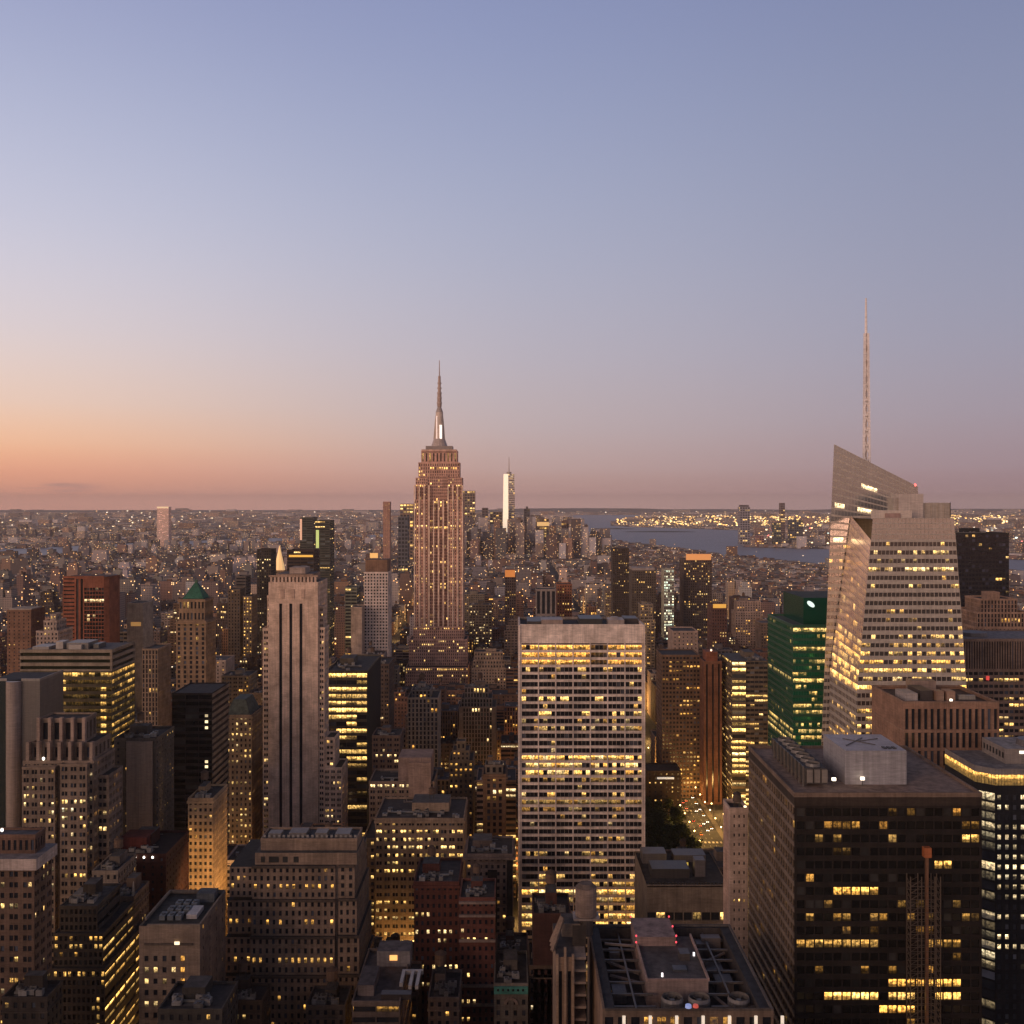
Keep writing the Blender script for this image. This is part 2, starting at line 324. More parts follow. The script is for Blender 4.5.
class Tower:
    def __init__(s, name, label, cat, col, group=None, short=None, wallmat=MAS, glass=GDARK, gmat=GL, hue=(.3, .85), ind=100, zvis=0, ph=None):
        s.name, s.label, s.cat, s.col, s.group = name, label, cat, col, group
        s.short = short; s.w = Q(); s.r = Q(); s.G = []; s.parts = []; s.mat = wallmat; s.glass = glass; s.gm = gmat; s.hue = hue; s.ind = ind; s.zvis = zvis
        s.bb = None
    def ext(s, x0, x1, y0, y1, z1):
        b = s.bb or [1e9, -1e9, 1e9, -1e9, 0]
        s.bb = [min(b[0], x0), max(b[1], x1), min(b[2], y0), max(b[3], y1), max(b[4], z1)]
    def part(s, name, parent=None, label=None, kind=None):
        q = Q(); s.parts.append([name, q, parent, label, kind, None]); return q
    def face(s, C, st, lit=None, col=None, n=None, m=(0, 0), mz=(0.0, 0.0), kw=None, depth=None, frac=None, pair=None, gcol=None):
        C = A(C, float); st = ST[st] if isinstance(st, str) else st
        col = s.col if col is None else col
        if st is None: s.w.add([C], s.mat, col); return
        W = np.linalg.norm(C[1] - C[0]); H = np.linalg.norm(C[3] - C[0])
        fh, bw, wf, hf, d, pr = st
        if frac: wf, hf = frac
        if depth: d = depth
        nc = max(1, round((W * (1 - m[0] - m[1])) / bw)); nr = max(1, round(H * (1 - mz[0] - mz[1]) / fh))
        if n: nc, nr = n[0] or nc, n[1] or nr
        cols = cells(nc, wf, m[0], m[1], pr if pair is None else pair); rows = cells(nr, hf, mz[0], mz[1])
        I = facade(s.w, C, cols, rows, d, s.mat, col)
        L, Hh = lights(nr, len(cols), **(dict(hue=s.hue) | (lit or {})))
        s.G.append((I, L, Hh, gcol or s.glass))
        return cols, rows
    def tier(s, x0, x1, y0, y1, z0, z1, front='punched', side=None, lit=None, slit=None, col=None, parapet=1.1, kit=0, roofcol=(.06, .052, .048), fk=None, sk=None, cornice=None):
        s.ext(x0, x1, y0, y1, z1); side = side or front; slit = lit if slit is None else slit
        fk = fk or {}; sk = sk or {}
        s.face([(x0, y0, z0), (x1, y0, z0), (x1, y0, z1), (x0, y0, z1)], front, lit, col, **fk)
        s.face([(x1, y0, z0), (x1, y1, z0), (x1, y1, z1), (x1, y0, z1)], side, slit, col, **sk)
        s.face([(x0, y1, z0), (x0, y0, z0), (x0, y0, z1), (x0, y1, z1)], side, slit, col, **sk)
        c = s.col if col is None else col
        s.w.add([[(x1, y1, z0), (x0, y1, z0), (x0, y1, z1), (x1, y1, z1)]], s.mat, c)
        s.r.add([[(x0, y0, z1), (x1, y0, z1), (x1, y1, z1), (x0, y1, z1)]], ROOF, roofcol)
        if parapet:
            t = .4; e = .12; h = z1 + parapet
            P = s.part('parapet')
            for b in ((x0 - e, x1 + e, y0 - e, y0 + t), (x0 - e, x1 + e, y1 - t, y1 + e), (x0 - e, x0 + t, y0 + t, y1 - t), (x1 - t, x1 + e, y0 + t, y1 - t)):
                P.box(*b, z1 - .35, h, s.mat, tuple(v * 1.12 for v in c), bottom=True)
        if cornice:
            P = s.part('cornice'); e = cornice
            P.box(x0 - e, x1 + e, y0 - e, y0 - .004, z1 - 1.7, z1 - .5, s.mat, tuple(v * 1.15 for v in c), bottom=True)
            P.box(x1 + .004, x1 + e, y0, y1, z1 - 1.7, z1 - .5, s.mat, tuple(v * 1.15 for v in c), bottom=True)
            P.box(x0 - e, x0 - .004, y0, y1, z1 - 1.7, z1 - .5, s.mat, tuple(v * 1.15 for v in c), bottom=True)
        if s.mat == MAS and isinstance(front, str) and front in ('punched', 'paired', 'small') and z1 - z0 > 16 and y0 < 1000:
            for f in (.94, .62):
                z = z0 + (z1 - z0) * f if f > .9 else z1 - 26; z = z1 - 4.4 if f > .9 else z
                if z < z0 + 3: continue
                L_ = s.part('ledge'); cc = tuple(v * 1.2 for v in c); L_.box(x0 - .3, x1 + .3, y0 - .3, y0 - .003, z, z + .5, s.mat, cc, bottom=True); L_.box(x1 + .003, x1 + .3, y0, y1, z, z + .5, s.mat, cc, bottom=True); L_.box(x0 - .3, x0 - .003, y0, y1, z, z + .5, s.mat, cc, bottom=True)
        if kit: s.kit(x0, x1, y0, y1, z1, kit)
    def kit(s, x0, x1, y0, y1, z, n=3, tank=None, rr=R):
        w, d = x1 - x0, y1 - y0
        if w < 7 or d < 7: return
        bw, bd = w * rr.uniform(.25, .45), d * rr.uniform(.25, .45); bx = x0 + rr.uniform(.1, .5) * w; by = y0 + rr.uniform(.35, .5) * d; bh = rr.uniform(3, 6)
        b = s.part('bulkhead'); fc = rr.uniform(.7, 1.2); c = tuple(v * fc for v in s.col)
        b.box(bx, bx + bw, by, by + bd, z, z + bh, MAS, c, ROOF, (.11, .105, .105))
        b.box(bx + bw * .4, bx + bw * .4 + 1, by - .06, by, z, z + 2.1, PAN, (.04, .04, .045))
        if rr.random() < (.55 if tank is None else tank):
            tank_mesh(s.part('water_tank'), bx + bw * .5, by + bd * .5, z + bh, rr.uniform(1.7, 2.4))
        n = n * 2 + 2
        for k in range(2):
            pa = s.part('roof_patch'); ax, ay = x0 + .8 + rr.random() * w * .5, y0 + .8 + rr.random() * d * .5; g = rr.choice((.02, .03, .12, .16)); pa.box(ax, min(x1 - .8, ax + rr.uniform(.2, .4) * w), ay, min(y1 - .8, ay + rr.uniform(.2, .4) * d), z + .03 + k * .02, z + .05 + k * .02, ROOF, (g, g * .95, g * .92))
        for k in range(2):
            pi_ = s.part('pipe'); ay = y0 + rr.uniform(.1, .9) * d; ax = x0 + rr.uniform(.05, .4) * w; pi_.bar((ax, ay, z + .35), (ax + w * rr.uniform(.2, .45), ay, z + .35), .14, PAN, (.2, .18, .17)); pi_.bar((ax, ay, z), (ax, ay, z + rr.uniform(1, 2.6)), .18, PAN, (.22, .2, .19))
        for k in range(n):
            ux = x0 + 1.5 + rr.random() * (w - 6); uy = y0 + 1.5 + rr.random() * (d * .35); uw = rr.uniform(1.4, 3.2); ud = rr.uniform(1.4, 3); uh = rr.uniform(1, 2.2)
            u = s.part('rooftop_unit'); g = rr.uniform(.12, .34)
            u.box(ux, ux + uw, uy, uy + ud, z + .25, z + .25 + uh, PAN, (g, g, g * 1.04), bottom=True)
            u.cyl(ux + uw / 2, uy + ud / 2, z + .25 + uh, z + .5 + uh, min(uw, ud) * .36, min(uw, ud) * .36, 8, PAN, (.05, .05, .05))
            for dx in (.1, uw - .3):
                u.box(ux + dx, ux + dx + .2, uy + .1, uy + ud - .1, z, z + .25, PAN, (.08, .08, .08))
        if n > 1:
            u = s.part('duct'); yy = y0 + d * .3; g = .22
            u.box(x0 + w * .15, x0 + w * .75, yy, yy + .8, z + .3, z + 1.0, PAN, (g, g, g), bottom=True)
            u.box(x0 + w * .15, x0 + w * .15 + .8, yy + .8, by, z + .3, z + 1.0, PAN, (g, g, g), bottom=True)
    def done(s, vb=1024, foot=True, sep=True):
        x0, x1, y0, y1, z1 = s.bb
        org = ((x0 + x1) / 2, (y0 + y1) / 2, 0)
        root = bpy.data.objects.new(s.name, None); COL.objects.link(root); root.location = org
        root.empty_display_size = 5
        tag(root, s.label, s.cat, s.group)
        s.w.build('wall', root, org)
        if not s.r.empty(): s.r.build('roof', root, org)
        made = {}
        for i, (n, q, par, lab, kd, _) in enumerate(s.parts):
            if q.empty(): continue
            o = q.build(n, made.get(par, root) if par else root, org); made[n] = o
            if par and par in made: pass
            if lab: o['label'] = lab
            if kd: o['kind'] = kd
        if s.G:
            I = np.concatenate([g[0] for g in s.G]); L = np.concatenate([g[1] for g in s.G]); H = np.concatenate([g[2] for g in s.G]); GC = np.concatenate([np.broadcast_to(A(g[3] if len(g) > 3 else s.glass, float), (len(g[0]), 3)) for g in s.G])
            GC = GC * np.where(NR.rand(len(I), 1) < .16, NR.uniform(1.5, 5, (len(I), 1)), 1.0) if s.gm == GL else GC
            c = I.mean(1); v = c - A([0, 0, CAMZ]); nn = np.cross(I[:, 1] - I[:, 0], I[:, 3] - I[:, 0]); ar = np.linalg.norm(nn, axis=1)
            dist = np.linalg.norm(v, axis=1); fac = -(nn * v).sum(1) / dist
            sc = fac / dist ** 2; py = 502 + F * (CAMZ - c[:, 2]) / c[:, 1]; px = 512 + F * c[:, 0] / c[:, 1]
            sc = np.where((py < vb) & (px > 0) & (px < 1024) & (py < 1022), sc, sc * 1e-4)
            order = np.argsort(-sc); k = s.ind if len(I) > s.ind else len(I)
            for j in order[:k]:
                q = Q(); q.add(I[j:j + 1], s.gm, GC[j], L[j], H[j]); q.build('window', root, org)
            if len(I) > k:
                q = Q(); j = order[k:]; q.add(I[j], s.gm, GC[j], L[j], H[j])
                q.build('windows' if k == 0 else 'window', root, org)['kind'] = 'stuff'
        if foot: FOOT.append((x0 - 3, x1 + 3, y0 - 3, y1 + 3))
        pxs = [512 + F * a / b for a in (x0, x1) for b in (y0, y1)]
        HERO.append((min(pxs), max(pxs), 502 + F * (CAMZ - z1) / y0, vb, y0, s.short or s.label))
        return root
def tank_mesh(q, cx, cy, z, r=2.0, col=(.16, .11, .085)):
    for dx in (-1, 1):
        for dy in (-1, 1): q.box(cx + dx * r * .6 - .12, cx + dx * r * .6 + .12, cy + dy * r * .6 - .12, cy + dy * r * .6 + .12, z, z + 2.5, PAN, (.06, .055, .05))
    q.box(cx - r * .8, cx + r * .8, cy - r * .8, cy + r * .8, z + 2.5, z + 2.75, PAN, (.06, .055, .05), bottom=True)
    q.cyl(cx, cy, z + 2.75, z + 2.75 + r * 1.7, r, r * .96, 12, MAS, col, False)
    q.cyl(cx, cy, z + 2.75 + r * 1.7, z + 2.75 + r * 2.3, r * 1.08, .1, 12, MAS, tuple(v * .7 for v in col), False)

LIME = (.36, .30, .26); TAN = (.30, .235, .19); BRICK = (.19, .085, .065); BROWN = (.17, .115, .09); DARK = (.035, .03, .03); GREY = (.2, .2, .21); WHITE = (.55, .5, .47)
RAMB = R

# ---- bronze glass office slab, right foreground
t = Tower('office_tower', 'wide dark bronze office slab with pale box penthouse on its flat brown roof', 'office tower', (.024, .018, .015), short='bronze slab', glass=(.010, .009, .008), hue=(.3, .7))
x0, x1, y0, y1, h = 88.5, 147.3, 321, 383, 168.0
t.ext(x0, x1, y0, y1, h)
rows_lit = {0: (.2, .35), 1: (.3, .3), 2: (.25, .3), 7: (.2, .2), 8: (.35, .35), 9: (.2, .25), 11: (.15, .5), 12: (.2, .2), 16: (.1, .25)}
t.w.add([[(x0, y0, h - 3.2), (x1, y0, h - 3.2), (x1, y0, h), (x0, y0, h)], [(x0, y1, h - 3.2), (x0, y0, h - 3.2), (x0, y0, h), (x0, y1, h)], [(x1, y0, h - 3.2), (x1, y1, h - 3.2), (x1, y1, h), (x1, y0, h)]], MAS, (.045, .034, .028))
FR = [(x0, y0, 0), (x1, y0, 0), (x1, y0, h - 3.2), (x0, y0, h - 3.2)]
t.face(FR, (4.12, 2.94, .86, .6, .3, False), dict(p=.02, rowp=.0, inten=.5, rows=rows_lit, hue=(.3, .55)), n=(20, 40), m=(.01, .01))
# a few fully lit runs of offices as in the photo
I, L, Hh = t.G[-1][:3]; Lm = L.reshape(40, 20)
for r, a, b, st in ((2, 18, 20, 1.6), (6, 4, 9, 1.5), (4, 15, 17, 1.1), (13, 10, 18, 1.6), (14, 3, 9, 2.3), (14, 10, 13, 1.4), (14, 15, 18, 1.8), (15, 9, 13, 1.8), (10, 0, 9, .7), (10, 14, 18, .6), (17, 14, 15, .6)):
    Lm[39 - r, a:b] = st * .85 * NR.uniform(.75, 1.2, b - a)
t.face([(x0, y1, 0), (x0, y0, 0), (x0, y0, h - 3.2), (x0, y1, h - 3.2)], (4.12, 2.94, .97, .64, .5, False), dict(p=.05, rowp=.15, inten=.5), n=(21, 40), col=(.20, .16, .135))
t.face([(x1, y0, 0), (x1, y1, 0), (x1, y1, h - 3.2), (x1, y0, h - 3.2)], (4.12, 2.94, .86, .6, .3, False), dict(p=.05), n=(21, 40))
t.w.add([[(x1, y1, 0), (x0, y1, 0), (x0, y1, h), (x1, y1, h)]], MAS, t.col)
t.r.add([[(x0, y0, h), (x1, y0, h), (x1, y1, h), (x0, y1, h)]], ROOF, (.32, .24, .2))
p = t.part('parapet'); 
for b in ((x0 - .1, x1 + .1, y0 - .1, y0 + .5), (x0 - .1, x1 + .1, y1 - .5, y1 + .1), (x0 - .1, x0 + .5, y0 + .5, y1 - .5), (x1 - .5, x1 + .1, y0 + .5, y1 - .5)): p.box(*b, h - .5, h + .9, MAS, (.2, .15, .125), bottom=True)
p = t.part('penthouse', label='pale grey metal clad box on the roof'); p.box(108.5, 128.5, 333.5, 357, h, h + 11, PAN, (.36, .37, .43), PAN, (.42, .43, .52))
for k in range(3): p.box(122 + k * 1.6, 123 + k * 1.6, 336, 338.5, h + 11, h + 11.3, PAN, (.04, .04, .04))
p.bar((111, 340, h + 11.2), (120, 351, h + 11.2), .12, PAN, (.1, .1, .1)); p.bar((113, 350, h + 11.2), (121, 341, h + 11.2), .12, PAN, (.1, .1, .1)); p.bar((117, 346, h + 11.2), (125, 350, h + 11.2), .12, PAN, (.1, .1, .1))
p = t.part('cooling_tower', label='row of louvred cooling units with round fans'); p.box(94.5, 101.5, 330, 372, h + 1.2, h + 6.2, PAN, (.07, .065, .065), ROOF, (.09, .09, .095), bottom=True)
for k in range(9): p.box(94.0, 94.5 - .01, 331 + k * 4.6, 331.5 + k * 4.6, h, h + 6.6, PAN, (.15, .14, .135)); p.box(94.2, 94.49, 331.6 + k * 4.6, 335 + k * 4.6, h + 2.5, h + 6.5, PAN, (.05, .05, .05))
for k in range(3): p.box(95 + k * 2.4, 96.8 + k * 2.4, 329.6, 329.99, h + 1.6, h + 5.8, PAN, (.26, .24, .23))
for k in range(7): f = t.part('fan'); f.cyl(98, 333.5 + k * 5.8, h + 6.2, h + 7.2, 2.4, 2.2, 14, PAN, (.17, .165, .17), False); f.cyl(98, 333.5 + k * 5.8, h + 6.2, h + 6.5, 2.1, 2.1, 14, PAN, (.03, .03, .03))
for bx, by in ((104, 331), (113.5, 331.8)):
    p = t.part('flood_lamp'); p.bar((bx, by, h), (bx, by, h + 2), .12, PAN, (.1, .1, .1)); p.box(bx - .6, bx + .6, by - .5, by + .2, h + 2, h + 2.9, LAMP, (1, .85, .65), lit=3.2, bottom=True)
t.done()

# ---- hoist in front of it
r = bpy.data.objects.new('construction_hoist', None); COL.objects.link(r); r.location = (127, 317, 0)
tag(r, 'tall open lattice hoist tower standing against the dark bronze office slab', 'hoist')
q = Q(); xa, xb, ya, yb = 122.3, 131.5, 314.2, 317.2; g = (.13, .10, .08)
for x in (xa, xa + 3.4, xb - 1.7, xb):
    for y in (ya, yb): q.bar((x, y, 0), (x, y, 145), .13, PAN, g)
for k in range(73):
    z = k * 2.0
    if z > 143: break
    for y in (ya, yb):
        q.bar((xa, y, z), (xb, y, z), .06, PAN, g); q.bar((xa, y, z), (xa + 3.4, y, z + 2), .05, PAN, g); q.bar((xb, y, z), (xb - 3.4, y, z + 2), .05, PAN, g)
    q.bar((xa, ya, z), (xa, yb, z + 2), .05, PAN, g); q.bar((xb, ya, z), (xb, yb, z + 2), .05, PAN, g)
q.build('lattice_frame', r, (127, 317, 0))
q = Q(); q.bar((128, 316, 0), (128, 316, 152), .42, PAN, (.22, .12, .075)); q.box(126.9, 129.1, 315, 317, 150.5, 153.5, PAN, (.45, .15, .06), bottom=True); q.build('mast', r, (127, 317, 0))
FOOT.append((120, 134, 312, 320))

# ---- black tower with white windows, far right
t = Tower('office_tower', 'black office tower with small white lit windows and a gold lit crown', 'office tower', (.028, .028, .032), short='black tower with gold crown', glass=(.05, .05, .055), hue=(.75, .9))
x0, x1, y0, y1, h = 197, 252, 430, 466, 147.
rl_ = {0: (.75, 1.), 1: (.8, .8), 3: (.8, .6), 4: (.8, .5), 5: (.55, .35), 6: (.8, .5), 7: (1, 1.3), 8: (.8, .6), 9: (.8, .5), 10: (.8, .6), 11: (.6, .5), 12: (.8, .6), 14: (.6, 1.3), 15: (.8, 1.4)}
c = 6.
t.ext(x0, x1, y0, y1, h)
t.face([(x0 + c, y0, 0), (x1, y0, 0), (x1, y0, h - 9), (x0 + c, y0, h - 9)], (4.15, 3.2, .46, .5, .25, False), dict(p=.05, inten=.9, rows=rl_))
t.face([(x0, y0 + c, 0), (x0 + c, y0, 0), (x0 + c, y0, h - 9), (x0, y0 + c, h - 9)], (4.15, 8., .94, .8, .3, False), dict(p=.7, inten=.45, rows={0: (1, .9), 3: (1, .5), 7: (1, 1.5), 15: (1, 1)}))
t.face([(x0, y1, 0), (x0, y0 + c, 0), (x0, y0 + c, h - 9), (x0, y1, h - 9)], (4.15, 2.8, .5, .5, .25, False), dict(p=.1, inten=.4, rows={0: (1, .3)}))
t.w.add([[(x1, y0, 0), (x1, y1, 0), (x1, y1, h), (x1, y0, h)], [(x1, y1, 0), (x0, y1, 0), (x0, y1, h), (x1, y1, h)]], MAS, t.col)
t.r.add([[(x0, y1, h), (x0, y0 + c, h), (x0 + c, y0, h), (x1, y1, h)], [(x0 + c, y0, h), (x1, y0, h), (x1, y1, h), (x1, y1, h)]], ROOF, (.26, .25, .26))
p = t.part('crown', label='lit gold band of vertical panels under the roof edge')
ring = [(x0, y1), (x0, y0 + c), (x0 + c, y0), (x1, y0)]
for (a, b), (c2, d) in zip(ring[:-1], ring[1:]):
    p.add([[(a, b, h - 9), (c2, d, h - 9), (c2, d, h - 6), (a, b, h - 6)]], MAS, t.col)
    L_ = math.hypot(c2 - a, d - b); n = int(L_ / 1.3)
    for k in range(n):
        f0, f1 = k / n, (k + .86) / n
        p.add([[(a + (c2 - a) * f0, b + (d - b) * f0, h - 6), (a + (c2 - a) * f1, b + (d - b) * f1, h - 6), (a + (c2 - a) * f1, b + (d - b) * f1, h - 1.6), (a + (c2 - a) * f0, b + (d - b) * f0, h - 1.6)]], GL, (.3, .24, .1), R.uniform(.7, 1.3), .45)
    p.add([[(a, b, h - 1.6), (c2, d, h - 1.6), (c2, d, h + 1), (a, b, h + 1)]], PAN, (.3, .28, .28))
p = t.part('penthouse'); p.box(213, 250, 442, 464, h, h + 6.5, PAN, (.33, .3, .29), ROOF, (.4, .4, .42))
for k in range(7): p.box(212.9, 212.99, 443.5 + k * 2.9, 445 + k * 2.9, h + 2, h + 4.5, PAN, (.04, .04, .04))
for k in range(2): p.box(219 + k * 5, 223 + k * 5, 441.8, 441.98, h + 4.4, h + 5.6, LAMP, (1, .9, .75), lit=1.6)
p = t.part('rooftop_unit'); p.cyl(228, 450, h + 6.5, h + 9, 6, 5.5, 16, PAN, (.14, .13, .14))
t.done()

# ---- brown pier building
t = Tower('office_building', 'brown masonry block of tall dark slots between vertical piers beside the crystal tower', 'office building', (.30, .19, .145), short='brown pier block', hue=(.3, .5))
x0, x1, y0, y1, h = 183.7, 228.3, 480, 523, 166.
t.ext(x0, x1, y0, y1, h)
t.w.add([[(x0, y0, h - 2.2), (x1, y0, h - 2.2), (x1, y0, h), (x0, y0, h)], [(x0, y1, h - 13), (x0, y0, h - 13), (x0, y0, h), (x0, y1, h)]], MAS, t.col)
t.face([(x0, y0, h - 13.5), (x1, y0, h - 13.5), (x1, y0, h - 2.2), (x0, y0, h - 2.2)], (11, 3, .56, .86, .9, False), dict(p=.0, rowp=0), n=(15, 1))
t.face([(x0, y0, 0), (x1, y0, 0), (x1, y0, h - 13.5), (x0, y0, h - 13.5)], (8.3, 3, .56, .84, .9, False), dict(p=.06, rowp=0, inten=.5, rows={1: (.25, .5)}), n=(15, 18))
t.face([(x0, y1, 0), (x0, y0, 0), (x0, y0, h - 13), (x0, y1, h - 13)], (8.3, 6, .08, .5, .3, False), dict(p=.1), n=(7, 18))
t.w.add([[(x1, y0, 0), (x1, y1, 0), (x1, y1, h), (x1, y0, h)], [(x1, y1, 0), (x0, y1, 0), (x0, y1, h), (x1, y1, h)]], MAS, t.col)
t.r.add([[(x0, y0, h - 1.5), (x1, y0, h - 1.5), (x1, y1, h - 1.5), (x0, y1, h - 1.5)]], ROOF, (.11, .09, .09))
p = t.part('parapet')
for b in ((x0, x1, y0, y0 + .8), (x0, x1, y1 - .8, y1), (x0, x0 + .8, y0 + .8, y1 - .8), (x1 - .8, x1, y0 + .8, y1 - .8)): p.box(*[b[0] - .05, b[1] + .05, b[2] - .05, b[3] + .05], h - .4, h + .5, MAS, (.28, .19, .15), bottom=True)
p = t.part('cornice'); p.box(x0 - .15, x0 - .005, y0, y1, h - 13.6, h - 13, MAS, (.32, .22, .17), bottom=True)
for a in ((189, 195, 492, 505, 3.5, (.4, .38, .4)), (197, 203, 494, 510, 4.5, (.06, .05, .05)), (204, 207.5, 492, 498, 4.5, (.3, .2, .16)), (209, 213, 492, 499, 4.5, (.33, .22, .18)), (200, 212, 512, 520, 6, (.28, .22, .2)), (216, 224, 495, 497, 2, (.3, .3, .3))):
    p = t.part('rooftop_unit'); p.box(*a[:4], h - 1.5, h - 1.5 + a[4], PAN, a[5])
p = t.part('flood_lamp'); p.box(209, 210, 488, 489, h - 1.5, h, LAMP, (1, .9, .7), lit=3)
t.done()

# ---- crystal tower with spire
t = Tower('glass_skyscraper', 'faceted glass skyscraper with slanted pointed top and a thin tall white spire', 'skyscraper', (.46, .435, .42), short='crystal tower', wallmat=PAN, gmat=CUR, glass=(.17, .15, .15), hue=(.3, .7), ind=100)
yf, yb = 540., 592.
t.ext(160, 262, 540, 626, 294)
ZB = 160.
A0 = (181.9, yf, ZB); A1 = (240., yf, ZB); A2 = (234.1, yf, 240.); A3 = (189.3, yf, 240.)
B0 = (183.6, yb, ZB); B3 = (196.0, yb, 252.); B1 = (244., yb, ZB); B2 = (237.5, yb, 252.)
CW = (4.0, 2.0, .86, .56, .22, False)
lr = {0: (.12, .9), 1: (.35, 1.1), 2: (.2, .5), 3: (.8, 1.7), 5: (.12, 1.4), 8: (.1, .9), 10: (.1, 1.1), 9: (.2, .4), 11: (.4, 1.2), 12: (.5, .8), 13: (.6, 1.4), 14: (.7, 1.3), 15: (.95, 1.8), 16: (.5, .8), 17: (.97, 2.)}
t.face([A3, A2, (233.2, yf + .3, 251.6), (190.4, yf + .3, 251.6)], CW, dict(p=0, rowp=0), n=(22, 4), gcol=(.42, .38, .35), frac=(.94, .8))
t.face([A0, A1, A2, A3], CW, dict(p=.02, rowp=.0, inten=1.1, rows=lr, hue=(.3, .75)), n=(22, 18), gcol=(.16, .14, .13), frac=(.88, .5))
t.face([B0, A0, A3, B3], CW, dict(p=.01, rowp=.0, inten=1.2, rows={7: (.2, .5), 10: (.3, .8), 12: (.4, .6), 14: (.9, .9), 15: (.6, .7), 16: (.9, .9), 17: (.6, .6), 18: (.95, 1.3), 19: (.5, .8), 20: (.98, 1.6)}, base=.06), n=(14, 21), col=(.62, .48, .42), frac=(.985, .9), gcol=(.95, .74, .64), depth=.03)  # left facet: pink sky glow put into wall and glass colour
t.face([A1, B1, B2, A2], CW, dict(p=.1), n=(20, 22))
t.w.add([[B1, B0, B3, B2]], PAN, t.col)
# lower body
C0, C1, D0, D1 = (181.9, yf, 0), (246, yf, 0), (181.0, yb, 0), (248, yb, 0)
t.face([C0, C1, (241.6, yf, ZB), (181.9, yf, ZB)], CW, dict(p=.12, rowp=.15, inten=1.3, rows={0: (.2, 1), 3: (.3, 1.2), 5: (.4, 1.2)}), n=(26, 39))
t.face([D0, C0, (181.9, yf, ZB), (183.6, yb, ZB)], CW, dict(p=.08, rowp=.15, inten=1.1, rows={3: (.3, .9), 6: (.4, 1.3)}), n=(20, 39))
t.face([C1, D1, (245, yb, ZB), (241.6, yf, ZB)], CW, dict(p=.1), n=(20, 39))
t.w.add([[D1, D0, (183.6, yb, ZB), (245, yb, ZB)], [(181.9, yf, ZB), (241.6, yf, ZB), (245, yb, ZB), (183.6, yb, ZB)]], PAN, t.col)
t.r.add([[(190.4, yf + .3, 250.8), (233.2, yf + .3, 250.8), (237.5, yb, 250.8), (196, yb, 250.8)]], ROOF, (.3, .27, .27))
# rear tower with the slanted top
E0, E1, E2, E3 = (174., 593., 0), (246., 593., 0), (235., 593., 269.), (186.5, 593., 293.5)
zs = 236.
def ex(z, a, b): k = z / b[2]; return (a[0] + (b[0] - a[0]) * k, 593., z)
t.face([E0, E1, ex(zs, E1, E2), ex(zs, E0, E3)], CW, dict(p=.03, rowp=.03, inten=1, rows={0: (.12, 1.5), 2: (.15, 1.6), 6: (.15, 1.4), 10: (.12, 1)}), n=(27, 58), frac=(.9, .5), gcol=(.22, .2, .19))
t.face([ex(zs, E0, E3), ex(zs, E1, E2), E2, E3], CW, dict(p=0, rowp=0), n=(27, 14), frac=(.95, .74), gcol=(.33, .325, .32), depth=.08)
I, L, Hh = t.G[-1][:3]; Lm = L.reshape(14, 27); Lm[0, 6:14] = 1.5; Lm[0, 1:4] = 1.5; Lm[5, 8:15] = 1.7; Lm[9, 9:14] = 1.3; Lm[5, 1:4] = 1.3; Lm[3, 9:12] = .8
Hh.reshape(14, 27)[:] = .8
t.face([(185, 626, 0), E0, E3, (197.5, 626, 286)], CW, dict(p=.03), n=(13, 72))
t.face([E1, (246, 626, 0), (235, 626, 264), E2], CW, dict(p=.03), n=(13, 68))
t.w.add([[(246, 626, 0), (185, 626, 0), (197.5, 626, 286), (235, 626, 264)], [E3, E2, (235, 626, 264), (197.5, 626, 286)]], PAN, t.col)
p = t.part('glass_screen', label='translucent grey glass screen wall above the roof')
for a, b, z0_, z1_ in (((217, 562), (240.5, 562), 250, 259.5), ((240.5, 562), (240.5, 590), 250, 259.5)):
    p.add([[(*a, z0_), (*b, z0_), (*b, z1_), (*a, z1_)]], PAN, (.4, .37, .35))
    for k in range(8):
        f = k / 7; u = (a[0] + (b[0] - a[0]) * f, a[1] + (b[1] - a[1]) * f - .15); p.bar((*u, z0_), (*u, z1_ + .3), .12, PAN, (.4, .37, .35))
p = t.part('penthouse', label='white roof plant boxes'); p.box(197, 214.5, 549, 562, 250.8, 255.5, PAN, (.6, .55, .53)); p.box(200, 208, 548.2, 549, 251.4, 254, PAN, (.35, .25, .24))
p = t.part('penthouse'); p.box(211.5, 225, 560, 572, 250.8, 264.5, PAN, (.52, .48, .48)); p.box(209, 211.4, 561, 570, 250.8, 262, PAN, (.4, .37, .36))
p = t.part('warning_lamp'); p.ball((233.6, 593.4, 269.8), .8, LAMP, (1, .12, .1), lit=3)
p = t.part('spire', label='thin white lattice spire'); sx, sy = 210.2, 608.
for k in range(10):
    za, zb = 270 + k * 9, 279 + k * 9; ra, rb = 2.1 - k * .1, 2.0 - k * .1
    pts = [(math.cos(a), math.sin(a)) for a in (math.pi / 2, math.pi * 7 / 6, math.pi * 11 / 6)]
    for i in range(3):
        a, b = pts[i], pts[(i + 1) % 3]
        p.bar((sx + a[0] * ra, sy + a[1] * ra, za), (sx + a[0] * rb, sy + a[1] * rb, zb), .6, PAN, (.9, .9, .98))
        p.bar((sx + a[0] * ra, sy + a[1] * ra, za), (sx + b[0] * rb, sy + b[1] * rb, zb), .36, PAN, (.9, .9, .98))
        p.bar((sx + b[0] * ra, sy + b[1] * ra, za), (sx + a[0] * rb, sy + a[1] * rb, zb), .36, PAN, (.9, .9, .98))
p.cyl(sx, sy, 270, 282, 1.6, 1.3, 8, PAN, (.85, .84, .9)); p.cyl(sx, sy, 360, 381, .85, .5, 8, PAN, (.9, .9, .98))
p.cyl(sx, sy, 282, 360, .55, .5, 8, PAN, (.6, .54, .52))
t.done()

